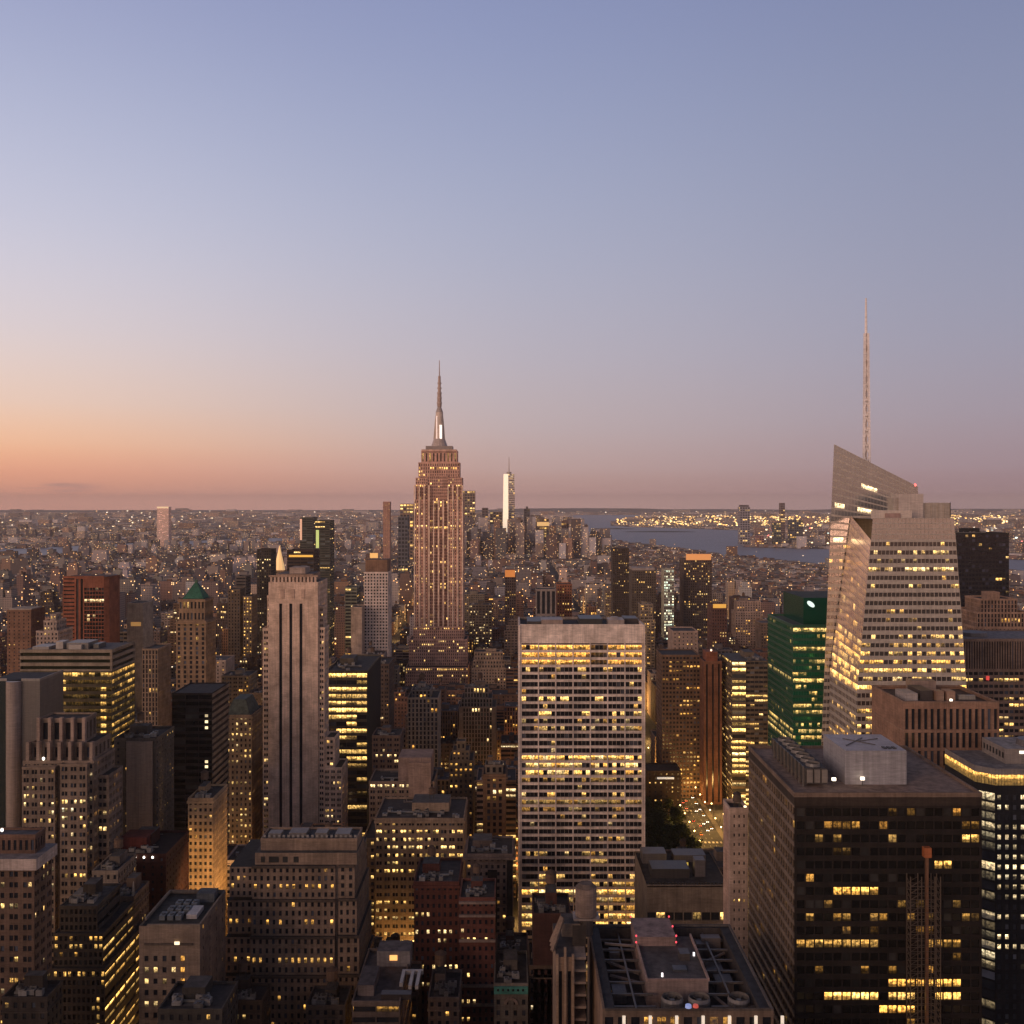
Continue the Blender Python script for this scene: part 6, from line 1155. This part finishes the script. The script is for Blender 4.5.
for y in range(715, 1050, 22): copy_tree(lampA, (137, y, .1)); copy_tree(lampA, (163.5, y + 9, .1), math.pi)
for x, y in ((72, 637), (84, 637), (97, 637), (110, 637), (121, 637), (131, 640), (131, 662), (131, 684)): copy_tree(lampA, (x, y, .1))
for i in range(16): copy_tree(lampA, (-207 + (i % 2) * 13, 560 + 30 * i, .1), math.pi * (i % 2))
for i in range(10): copy_tree(lampA, (168 + 6 * (i % 3), 770 + 9 * i, .1), i)
# warm point lights; some stand at modelled street lamps, the rest are added unseen
def glow(x, y, z, e, r=3., c=(1, .55, .16)):
    l = bpy.data.lights.new('street_light', 'POINT'); l.energy = e; l.color = c; l.shadow_soft_size = r
    o = bpy.data.objects.new('street_light', l); COL.objects.link(o); o.location = (x, y, z)
for y in range(660, 1010, 42): glow(141, y, 10, 14000); glow(156, y + 20, 10, 9000)
for x_, y_ in ((176, 800), (182, 835), (176, 850)): glow(x_, y_, 10, 13000)
for x_ in (75, 100, 125): glow(x_, 634, 8, 5000)
sl = bpy.data.lights.new('flood_light', 'SPOT'); sl.energy = 290000; sl.color = (1, .6, .24); sl.spot_size = math.radians(44); sl.spot_blend = .8; sl.shadow_soft_size = 2  # added unseen spot that gives the amber building its glow
so = bpy.data.objects.new('flood_light', sl); COL.objects.link(so); so.location = (-130, 462, 55); so.rotation_euler = Vector((-130 + 159, 462 - 522, 55 - 72)).to_track_quat('Z', 'Y').to_euler()
glow(-140, 533, 60, 9000, 3, (1, .58, .2))  # added fill beside the amber building, no fixture
for y in range(560, 1000, 60): glow(-201, y, 14, 9000)
glow(-138, 400, 45, 5000); glow(-140, 440, 25, 6000); glow(-52, 548, 18, 9000); glow(-40, 480, 14, 5000); glow(-146, 360, 30, 4000)  # added fill between the blocks, no lamp bodies here
glow(-150, 640, 16, 6000); glow(-105, 620, 12, 5000); glow(78, 560, 12, 6000)
for yy in (470, 550, 630, 710, 790, 870):  # added street glow, mostly without lamp bodies
    for xx in range(-330, 130, 66):
        if not hits(xx - 2, xx + 2, yy - 2, yy + 2): glow(xx, yy, 9, 17000)
for ax in (-335, -205, 430):
    for yy in range(430, 1000, 60): glow(ax, yy, 10, 22000)
for yy in range(950, 2400, 160):
    for ax in (-470, -335, -205, 0, 150, 430, 700): glow(ax, yy, 14, 60000, 5)
def car(col, taxi=False):
    root = bpy.data.objects.new('car', None); COL.objects.link(root)
    q = Q(); q.box(-.95, .95, -2.3, 2.3, .35, .95, PAN, col, bottom=True)
    q.add([[(-.85, -1.3, .95), (.85, -1.3, .95), (.7, -.7, 1.45), (-.7, -.7, 1.45)], [(.85, 1.5, .95), (-.85, 1.5, .95), (-.7, 1.0, 1.45), (.7, 1.0, 1.45)], [(.85, -1.3, .95), (.85, 1.5, .95), (.7, 1., 1.45), (.7, -.7, 1.45)], [(-.85, 1.5, .95), (-.85, -1.3, .95), (-.7, -.7, 1.45), (-.7, 1., 1.45)], ], GL, (.02, .02, .025))
    q.add([[(-.7, -.7, 1.45), (.7, -.7, 1.45), (.7, 1, 1.45), (-.7, 1, 1.45)]], PAN, col); q.build('body', root)
    for sx in (-1, 1):
        for sy in (-1.4, 1.45):
            w = Q(); a = np.arange(10) * 2 * math.pi / 10; b = a + 2 * math.pi / 10; xo = sx * .96
            w.add(np.stack([np.stack([a * 0 + xo, sy + .33 * np.cos(a), .33 + .33 * np.sin(a)], 1), np.stack([a * 0 + xo, sy + .33 * np.cos(b), .33 + .33 * np.sin(b)], 1), np.stack([a * 0 + xo - sx * .2, sy + .33 * np.cos(b), .33 + .33 * np.sin(b)], 1), np.stack([a * 0 + xo - sx * .2, sy + .33 * np.cos(a), .33 + .33 * np.sin(a)], 1)], 1), PAN, (.02, .02, .02))
            w.add([[(xo, sy + .33 * math.cos(t_), .33 + .33 * math.sin(t_)) for t_ in (0.8, 2.4, 3.9, 5.5)]], PAN, (.15, .15, .15)); w.build('wheel', root)
        h = Q(); h.box(sx * .7 - .22, sx * .7 + .22, -2.36, -2.31, .6, .85, LAMP, (1, .08, .04), lit=6, bottom=True); h.build('tail_light', root)
        h = Q(); h.box(sx * .7 - .22, sx * .7 + .22, 2.31, 2.36, .55, .8, LAMP, (1, .93, .8), lit=14, bottom=True); h.build('headlight', root)
    return root
carA = [car((.5, .28, .03)), car((.03, .03, .035)), car((.35, .35, .36))]
for c_, nm in zip(carA, ('yellow cab', 'black car', 'silver car')): tag(c_, nm + ' driving in the traffic on the glowing avenue', 'car', nm + 's on the avenue')
k = 0
for lane, xx in enumerate((147.5, 151, 154.5, 158.5)):
    for y in range(800 + lane * 5, 990, 17):
        if R.random() < .3: continue
        src = carA[R.randrange(3)] if k > 2 else carA[k]; rz = math.pi if lane > 1 else 0
        if k < 3: src.location = (xx, y, .1); src.rotation_euler.z = rz
        else: copy_tree(src, (xx, y, .1), rz)
        k += 1

# ------------------------------------------------------------------ ordinary buildings of the blocks
HR = random.Random(5)
PAL = [((.30, .22, .18), 'tan'), ((.22, .13, .10), 'red brown'), ((.16, .11, .09), 'brown'), ((.36, .29, .26), 'pale stone'), ((.20, .17, .16), 'grey'), ((.10, .075, .07), 'dark'), ((.42, .36, .34), 'whitish'), ((.26, .15, .10), 'orange brick'), ((.24, .2, .17), 'drab beige')]
def west(Y):  # manhattan shore lines
    return float(np.interp(Y, [0, 3000, 3900, 6500, 7300], [1430, 1400, 1130, 600, 420]))
def east(Y): return float(np.interp(Y, [0, 2000, 3000, 4300, 5300, 6300, 7300], [-1450, -1450, -1650, -2200, -1950, -1300, -650]))
cands = []
edges = AVX
for row in range(0, 58):
    yb0 = 475 + 80 * row
    if yb0 > 4900: break
    for half in (0, 1):
        y0 = yb0 + half * 35.5; y1 = y0 + 34.5
        x = max(-1290 if yb0 < 2200 else east(y0), -y0 * .56)
        xe = min(west(y0), y0 * .56)
        while x < xe:
            w = HR.choice((14, 18, 22, 26, 32, 40)) * (1 if yb0 < 2600 else 1.5); x0, x1 = x, x + w; x += w + HR.choice((.3, .3, .3, 3))
            av = [a for a in AVX if x0 < a + 17 and x1 > a - 17]
            if av and yb0 < 5200: x = av[0] + 17.2; continue
            d = HR.uniform(24, 34); ya = y0 if half == 0 else y0 + 34.5 - d
            if hits(x0, x1, ya, ya + d): continue
            r = HR.random()
            if yb0 < 900: h = HR.uniform(28, 95)
            elif yb0 < 1500: h = HR.uniform(25, 70) if r < .8 else HR.uniform(70, 125)
            elif yb0 < 2600: h = HR.uniform(16, 48) if r < .88 else HR.uniform(55, 110)
            else: h = HR.uniform(12, 26) if r < .9 else HR.uniform(30, 75)
            if x0 > 700 * 1 and yb0 < 2500: h *= .6
            pa, pb = 512 + F * x0 / ya, 512 + F * x1 / ya
            if x0 < 0: pb = 512 + F * x1 / (ya + d)
            else: pa = 512 + F * x0 / (ya + d)
            lo = 560 if yb0 < 3000 else 535
            hmax = CAMZ - (lo + HR.uniform(0, 25) - 502) * ya / F
            for (a, b, pt, vb, HY, nm) in HERO:
                if HY > ya and pa < b - 1 and pb > a + 1: hmax = min(hmax, CAMZ - (min(vb, 1100) - 502) * ya / F - 1)
            if 640 < pb and pa < 735 and ya < 900: hmax = min(hmax, CAMZ - (870 - 502) * ya / F)
            if 690 < pb and pa < 740 and ya < 1000: hmax = min(hmax, CAMZ - (840 - 502) * ya / F)
            h = min(h, hmax)
            if yb0 > 2200 and x0 > 330 and yb0 > 2200: h = min(h, 20 + HR.uniform(0, 8))
            if h < 7: continue
            cands.append(dict(x0=x0, x1=x1, y0=ya, y1=ya + d, h=h, pal=HR.choice(PAL), seed=HR.randrange(10 ** 6)))
# coarse visibility
N = 512; zb = np.zeros((N, N), int) - 1
items = [(c['y0'], i, c['x0'], c['x1'], c['y0'], c['y1'], c['h']) for i, c in enumerate(cands)]
for (a, b, pt, vb, HY, nm) in HERO: items.append((HY, -2, (a + 1 - 512) * HY / F, (b - 1 - 512) * HY / F, HY, HY + 1, CAMZ - (pt - 502) * HY / F))
items.sort(key=lambda t: -t[0])
for _, i, x0, x1, ya, yb_, h in items:
    p0, p1 = 512 + F * x0 / ya, 512 + F * x1 / ya; q0, q1 = 512 + F * x0 / yb_, 512 + F * x1 / yb_
    tf = 502 + F * (CAMZ - h) / ya; tb = 502 + F * (CAMZ - h) / yb_; bt = min(1024, 502 + F * CAMZ / ya)
    s = .5
    c0, c1 = int(max(0, p0 * s)), int(min(N, math.ceil(p1 * s))); r0, r1 = int(max(0, tf * s)), int(min(N, bt * s))
    if c1 > c0 and r1 > r0: zb[r0:r1, c0:c1] = i
    c0, c1 = int(max(0, min(q0, p0) * s)), int(min(N, math.ceil(max(q1, p1) * s))); r0b = int(max(0, min(tb, tf) * s))
    if c1 > c0 and r0 > r0b: zb[r0b:r0, c0:c1] = i
ids, cnt = np.unique(zb[zb >= 0], return_counts=True)
vis = {int(a): int(b) for a, b in zip(ids, cnt)}
BUD = 296 - len(HERO)
sel = sorted(vis, key=lambda i: -vis[i])[:BUD]; selset = set(sel)
print('heroes', len(HERO), 'cands', len(cands), 'visible', len(vis), 'individuals', len(sel), 'smallest', vis[sel[-1]])

def ordinary(c, q, detail):
    """one ordinary block building into collector q; returns feature words"""
    r = random.Random(c['seed']); x0, x1, y0, y1, h = c['x0'], c['x1'], c['y0'], c['y1'], c['h']; fc = r.uniform(.75, 1.3); col = tuple(v * fc * r.uniform(.96, 1.04) for v in c['pal'][0])
    w, d = x1 - x0, y1 - y0; feat = []
    tiers = [(x0, x1, y0, y1, 0, h)]
    if h > 38 and w > 16 and r.random() < .45:
        z1 = h * r.uniform(.7, .9); i = r.uniform(1.5, 3.5); tiers = [(x0, x1, y0, y1, 0, z1), (x0 + i, x1 - i, y0 + i, y1 - i, z1, h)]; feat.append('stepped')
        if r.random() < .4 and w > 24: z2 = (z1 + h) / 2; tiers = [tiers[0], (x0 + i, x1 - i, y0 + i, y1 - i, z1, z2), (x0 + 2 * i, x1 - 2 * i, y0 + 2 * i, y1 - 2 * i, z2, h)]
    st = r.choice(['punched', 'punched', 'paired', 'paired', 'vertical', 'ribbon', 'small']); bw = ST[st][1] * r.uniform(.9, 1.2)
    stt = (ST[st][0], bw) + ST[st][2:]
    litp = dict(p=r.uniform(.03, .14), rowp=r.choice((0, .05, .12)), inten=1.7, hue=r.choice([(.3, .6), (.45, .8), (.6, .85), (.35, .5)]))
    g = r.uniform(.035, .11); rc = r.choice([(g, g * .96, g * .95), (g * 1.3, g * 1.3, g * 1.4), (g, g * .85, g * .8)])
    for k, (a, b, e, f, z0, z1) in enumerate(tiers):
        if detail:
            fake = Tower('x', 'x', 'x', col); fake.w = q
            for C, s_ in (([(a, e, z0), (b, e, z0), (b, e, z1), (a, e, z1)], stt), ([(b, e, z0), (b, f, z0), (b, f, z1), (b, e, z1)] if b < 0 else None, stt if r.random() < .7 else None), ([(a, f, z0), (a, e, z0), (a, e, z1), (a, f, z1)] if a > 0 else None, stt if r.random() < .7 else None)):
                if C is None: continue
                fake.face(C, s_, litp)
            for g_ in fake.G: q.add(g_[0], GL, A(GDARK) * np.where(NR.rand(len(g_[0]), 1) < .16, 4, 1), g_[1], g_[2])
            rest = [[(b, f, z0), (a, f, z0), (a, f, z1), (b, f, z1)]]
            if not b < 0: rest.append([(b, e, z0), (b, f, z0), (b, f, z1), (b, e, z1)])
            if not a > 0: rest.append([(a, f, z0), (a, e, z0), (a, e, z1), (a, f, z1)])
            q.add(rest, MAS, col); q.add([[(a, e, z1), (b, e, z1), (b, f, z1), (a, f, z1)]], ROOF, rc)
            t_ = .35
            if r.random() < .6 and z1 - z0 > 14 and y0 < 1500:
                for zc in ([z1 - 1.6] + ([z1 - r.uniform(8, 20)] if z1 - z0 > 28 else [])):
                    fl = r.uniform(.9, 1.35); cc = tuple(v * fl for v in col); q.box(a - .45, b + .45, e - .45, e - .003, zc, zc + .55, MAS, cc, bottom=True)
            for bb in ((a - .1, b + .1, e - .1, e + t_), (a - .1, b + .1, f - t_, f + .1), (a - .1, a + t_, e + t_, f - t_), (b - t_, b + .1, e + t_, f - t_)): q.box(*bb, z1 - .3, z1 + .9, MAS, tuple(v * 1.15 for v in col), bottom=True)
        else:
            q.box(a, b, e, f, z0, z1, FARM, col, ROOF, rc)
    a, b, e, f, z0, z1 = tiers[-1]; w, d = b - a, f - e
    if w > 6 and d > 6:
        bx = a + w * r.uniform(.1, .5); by = e + d * r.uniform(.3, .55); bw_, bd = w * r.uniform(.22, .4), d * r.uniform(.22, .4); bh = r.uniform(3, 5.5); fb = r.uniform(.7, 1.3)
        q.box(bx, bx + bw_, by, by + bd, z1, z1 + bh, MAS, tuple(v * fb for v in col), ROOF, rc)
        if r.random() < .5 and y0 < 2200: tank_mesh(q, bx + bw_ / 2 if r.random() < .5 else a + w * .8, by + bd / 2 if bw_ > 5 else e + d * .4, z1 + (bh if bw_ > 5 else 0), r.uniform(1.6, 2.3)); feat.append('tank')
        if y0 < 1700:
            for k in range(r.randint(2, 6)):
                ux = a + 1 + r.random() * max(.5, w - 4); uy = e + 1 + r.random() * d * .3; g = r.uniform(.1, .4); q.box(ux, ux + r.uniform(1, 3), uy, uy + r.uniform(1, 3), z1, z1 + r.uniform(.8, 2), PAN, (g, g, g * 1.05))
            if r.random() < .18: q.ball((a + w * r.random(), e - .4, z1 + 1.5), .5, LAMP, (1, .8, .5), lit=4)
    if h > 70: feat.append('tall')
    if h < 30: feat.append('low')
    if x1 - x0 > 30: feat.append('wide')
    if x1 - x0 < 17: feat.append('narrow')
    return feat, st

HC = [((a + b) / 2, (max(pt, 500) + min(vb, pt + 160)) / 2, nm, a, b) for (a, b, pt, vb, HY, nm) in HERO]
used = {}
WORD = {'punched': 'with punched windows', 'paired': 'with paired windows', 'vertical': 'with upright window strips', 'ribbon': 'with ribbon windows', 'small': 'with few small windows'}
# centre of the visible pixels for each individual
cent = {}
for i in sel:
    ys, xs = np.nonzero(zb == i); cent[i] = (xs.mean() * 2, ys.mean() * 2)
for i in sorted(sel, key=lambda i: cands[i]['y0']):
    c = cands[i]; q = Q(); detail = c['y0'] < 1900
    feat, st = ordinary(c, q, detail)
    org = ((c['x0'] + c['x1']) / 2, (c['y0'] + c['y1']) / 2, 0)
    o = q.build('apartment_building' if c['h'] > 40 else 'low_building', None, org)
    cx, cy = cent[i]
    near = sorted(HC, key=lambda t: (t[0] - cx) ** 2 + (t[1] - cy) ** 2)[:8]
    adj = [f for f in feat if f not in ('tank',)]
    lab = None
    for hx, hy, nm, a, b in near:
        dx, dy = cx - hx, cy - hy; dist = math.hypot(dx, dy)
        rel = ('right of' if dx > 0 else 'left of') if abs(dx) > abs(dy) * 1.4 else (('behind' if dy < 0 else 'in front of') if abs(dy) > abs(dx) * 1.4 else (('behind and ' if dy < 0 else 'in front and ') + ('right of' if dx > 0 else 'left of')))
        how = 'just ' if dist < 30 else ('' if dist < 60 else 'well ')
        for tail in ('', ' and a roof tank' if 'tank' in feat else None, 'W'):
            if tail is None: continue
            words = f"{' '.join(adj + [c['pal'][1]])} building"
            if tail == 'W': words += ' ' + WORD[st]
            elif tail: words += ' with roof tank'
            L_ = f"{words}, {how}{rel} the {nm}"
            if L_ not in used and len(L_.split()) <= 16: lab = L_; break
        if lab: break
    if not lab: lab = f"{' '.join(adj + [c['pal'][1]])} building {WORD[st]}, {how}{rel} the {near[1][2]}, next one along"
    used[lab] = 1
    tag(o, lab, 'building', 'ordinary buildings of the city blocks')
# everything else in the blocks, too many and too small to single out
qn, qf = Q(), Q()
for i, c in enumerate(cands):
    if i in selset: continue
    if i not in vis and c['y0'] > 900: 
        if HR.random() < .0: continue
    ordinary(c, qn if c['y0'] < 1500 and i in vis else qf, c['y0'] < 1500 and i in vis)
if not qn.empty(): tag(qn.build('city_blocks'), 'remaining mass of small buildings packed in the near city blocks', 'buildings', kind='stuff')

# unseen tall blocks behind and below the camera, put in to shade facades ahead
qk = Q(); KR = random.Random(9)
for row in range(-12, 3):
    for bx in range(-900, 800, 56):
        y0 = 80 * row + 6; hh_ = KR.uniform(90, 235)
        if row >= 0: hh_ = min(hh_, CAMZ - 30 - .56 * (y0 + 66))
        if abs(bx + 20) < 60 and row in (-1, 0): continue
        w = KR.uniform(34, 50); col = KR.choice(PAL)[0]
        for k in range(2):
            f = k * 6; z0_, z1_ = (0, hh_ * .75) if k == 0 else (hh_ * .75, hh_)
            qk.box(bx + f, bx + w - f, y0 + f, y0 + 62 - f, z0_, z1_, FARM, col, ROOF, (.07, .065, .065))
qk.box(-14, 14, -60, -6, 0, 255, FARM, (.36, .3, .26), ROOF, (.1, .1, .1))
tag(qk.build('surrounding_blocks'), 'unseen tall city blocks around and behind the viewpoint', 'buildings', kind='stuff')

# ---- far city: boroughs, downtown and the shore beyond the river
FR_ = np.random.RandomState(3)
def far_boxes(n, yr, xr, hf, size, q, cond):
    made = 0
    u = FR_.rand(n * 3); Ys = 1 / (1 / yr[0] + u * (1 / yr[1] - 1 / yr[0])); Xs = FR_.uniform(-1, 1, n * 3) * Ys * .58
    P, Cc, Pr, Cr = [], [], [], []
    for x, y in zip(Xs, Ys):
        if made >= n: break
        if not cond(x, y): continue
        w, d = FR_.uniform(*size) * max(1, y / 5000), FR_.uniform(*size) * max(1, y / 5000); h = hf(x, y)
        col = A(PAL[FR_.randint(len(PAL))][0]) * FR_.uniform(.6, 1.7); rc = FR_.uniform(.05, .38)
        v = [(x, y, 0), (x + w, y, 0), (x + w, y, h), (x, y, h), (x, y + d, 0), (x + w, y + d, 0), (x + w, y + d, h), (x, y + d, h)]
        for f in ((0, 1, 2, 3), (1, 5, 6, 2), (5, 4, 7, 6), (4, 0, 3, 7)): P.append([v[k] for k in f]); Cc.append(col)
        Pr.append([v[k] for k in (3, 2, 6, 7)]); Cr.append((rc, rc, rc)); made += 1
    if P: q.add(P, FARM, Cc); q.add(Pr, ROOF, Cr)
onwater = lambda x, y: inside(x, y, WATER) or inside(x, y, EAST)
isl = lambda x, y: east(y) < x < west(y) and y < 7300
far_boxes(5200, (4000, 7200), 0, lambda x, y: FR_.uniform(12, 30) if FR_.rand() < .88 or x > 250 else FR_.uniform(30, 80), (16, 42), qf, lambda x, y: isl(x, y) and y > 4800)
far_boxes(520, (4700, 6900), 0, lambda x, y: FR_.uniform(60, 185) * (1 if abs(x) < 330 else .75), (24, 50), qf, lambda x, y: isl(x, y) and -420 < x < 470)
tag(qf.build('distant_blocks'), 'mass of small distant city buildings out to the harbour', 'buildings', kind='stuff')
qb = Q()
far_boxes(9000, (2300, 9000), 0, lambda x, y: FR_.uniform(8, 20) if FR_.rand() < .93 else FR_.uniform(25, 70), (18, 50), qb, lambda x, y: not isl(x, y) and not onwater(x, y) and not (x > 1400 and y < 5000 and False) and not (420 < x < 1500 and y > 6400 and x < 1400 and onwater(x + 60, y)))
far_boxes(9000, (9000, 30000), 0, lambda x, y: FR_.uniform(8, 22) if FR_.rand() < .97 else FR_.uniform(30, 90), (30, 80), qb, lambda x, y: not onwater(x, y) and not isl(x, y))
tag(qb.build('distant_boroughs'), 'low distant boroughs spread across the plain to the horizon', 'buildings', kind='stuff')

# ---- hosts of far lights
ql = Q()
def light_cloud(n, cond, yr, zr, px, lit, cols, xr=.56):
    u = FR_.rand(n * 6); Ys = 1 / (1 / yr[0] + u * (1 / yr[1] - 1 / yr[0])); Xs = FR_.uniform(-xr if not isinstance(xr, tuple) else xr[0], xr if not isinstance(xr, tuple) else xr[1], n * 6) * Ys
    P, Cc, Lc = [], [], []; k = 0
    for x, y in zip(Xs, Ys):
        if k >= n: break
        if not cond(x, y): continue
        z = FR_.uniform(*zr); s = y / F * px * FR_.uniform(.5, 1.2); c = cols[FR_.randint(len(cols))]; l = lit * FR_.uniform(.3, 1.3) ** 2; k += 1
        v = [(x, y, z), (x + s, y, z), (x + s, y, z + s * .7), (x, y, z + s * .7), (x, y + s, z), (x + s, y + s, z), (x + s, y + s, z + s * .7), (x, y + s, z + s * .7)]
        for f in ((0, 1, 2, 3), (1, 5, 6, 2), (5, 4, 7, 6), (4, 0, 3, 7), (3, 2, 6, 7)): P.append([v[j] for j in f]); Cc.append(c); Lc.append(l)
    if P: ql.add(P, LAMP, Cc, Lc)
WARM = [(1, .55, .2), (1, .65, .3), (1, .75, .45), (1, .85, .65)]
land = lambda x, y: not onwater(x, y)
light_cloud(420, lambda x, y: land(x, y) and x < 600, (2500, 9000), (18, 34), 0.8, 1.3, WARM)
light_cloud(900, lambda x, y: land(x, y), (8000, 26000), (24, 40), .95, 1.5, WARM)
light_cloud(1500, lambda x, y: land(x, y) and x > 900, (10200, 17500), (16, 30), 1.15, 2.8, [(1, .6, .2), (1, .7, .3), (1, .55, .15)], (.1, .54))
light_cloud(260, lambda x, y: land(x, y) and x > 1200, (5600, 9500), (14, 26), 1.3, 2.2, WARM + [(.8, 1, .9), (1, .25, .2)], (.15, .5))
light_cloud(220, lambda x, y: land(x, y) and isl(x, y), (1900, 6500), (30, 60), .8, 1.2, WARM)
tag(ql.build('distant_lights'), 'countless tiny warm lights across the distant city', 'lights', kind='stuff')

# ---- islands in the harbour and hills on the horizon
def blob_poly(cx, cy, rx, ry, n=18): return [(cx + rx * math.cos(a) * R.uniform(.8, 1.1), cy + ry * math.sin(a) * R.uniform(.8, 1.1)) for a in [k * 2 * math.pi / n for k in range(n)]]
def mound(name, lab, cx, cy, rx, ry, h, m, n=26):
    V = [(cx, cy, h)]; Fc = []
    for ring, (f, z) in enumerate(((.45, .75), (.8, .35), (1, 0))):
        for k in range(n): a = k * 2 * math.pi / n; j = R.uniform(.9, 1.1); V.append((cx + rx * f * j * math.cos(a), cy + ry * f * j * math.sin(a), h * z * R.uniform(.75, 1.25) + .35))
    for k in range(n): Fc.append((0, 1 + k, 1 + (k + 1) % n))
    for r_ in (0, 1):
        for k in range(n): a, b = 1 + r_ * n + k, 1 + r_ * n + (k + 1) % n; Fc.append((a, a + n, b + n, b))
    me = bpy.data.meshes.new(name); me.from_pydata(V, [], Fc); me.materials.append(m); o = bpy.data.objects.new(name, me); COL.objects.link(o); tag(o, lab, kind='structure')
mound('island', 'long low wooded island in the harbour', 1290, 8900, 330, 130, 8, M_HILL)
mound('island', 'small low island in the harbour', 980, 9900, 220, 140, 8, M_HILL)
for k, (cx, rx, h) in enumerate(((1900, 3600, 95), (5200, 4200, 70), (-3000, 5000, 45), (-10500, 6500, 40), (11500, 5600, 80))): mound('hills', 'low dark hills along the horizon', cx, 27500, rx, 2600, h, M_HILL, 40)

# ---- haze
me = bpy.data.meshes.new('haze'); hx, hz0, hz1 = 34000, -1, 470
V = [(-hx, -3500, hz0), (hx, -3500, hz0), (hx, 34000, hz0), (-hx, 34000, hz0), (-hx, -3500, hz1), (hx, -3500, hz1), (hx, 34000, hz1), (-hx, 34000, hz1)]
me.from_pydata(V, [], [(0, 3, 2, 1), (4, 5, 6, 7), (0, 1, 5, 4), (1, 2, 6, 5), (2, 3, 7, 6), (3, 0, 4, 7)])
M_HAZE = bpy.data.materials.new('haze'); M_HAZE.use_nodes = True; nt = M_HAZE.node_tree; nt.nodes.clear()
pv = node(nt, 'ShaderNodeVolumePrincipled'); pv.inputs['Color'].default_value = (.96, .80, .74, 1); pv.inputs['Density'].default_value = HAZE_DENSITY; pv.inputs['Anisotropy'].default_value = 0.0
om = node(nt, 'ShaderNodeOutputMaterial'); nt.links.new(pv.outputs[0], om.inputs['Volume'])
me.materials.append(M_HAZE); o = bpy.data.objects.new('haze', me); COL.objects.link(o); tag(o, 'thin warm evening haze over the whole city', 'haze', kind='stuff')
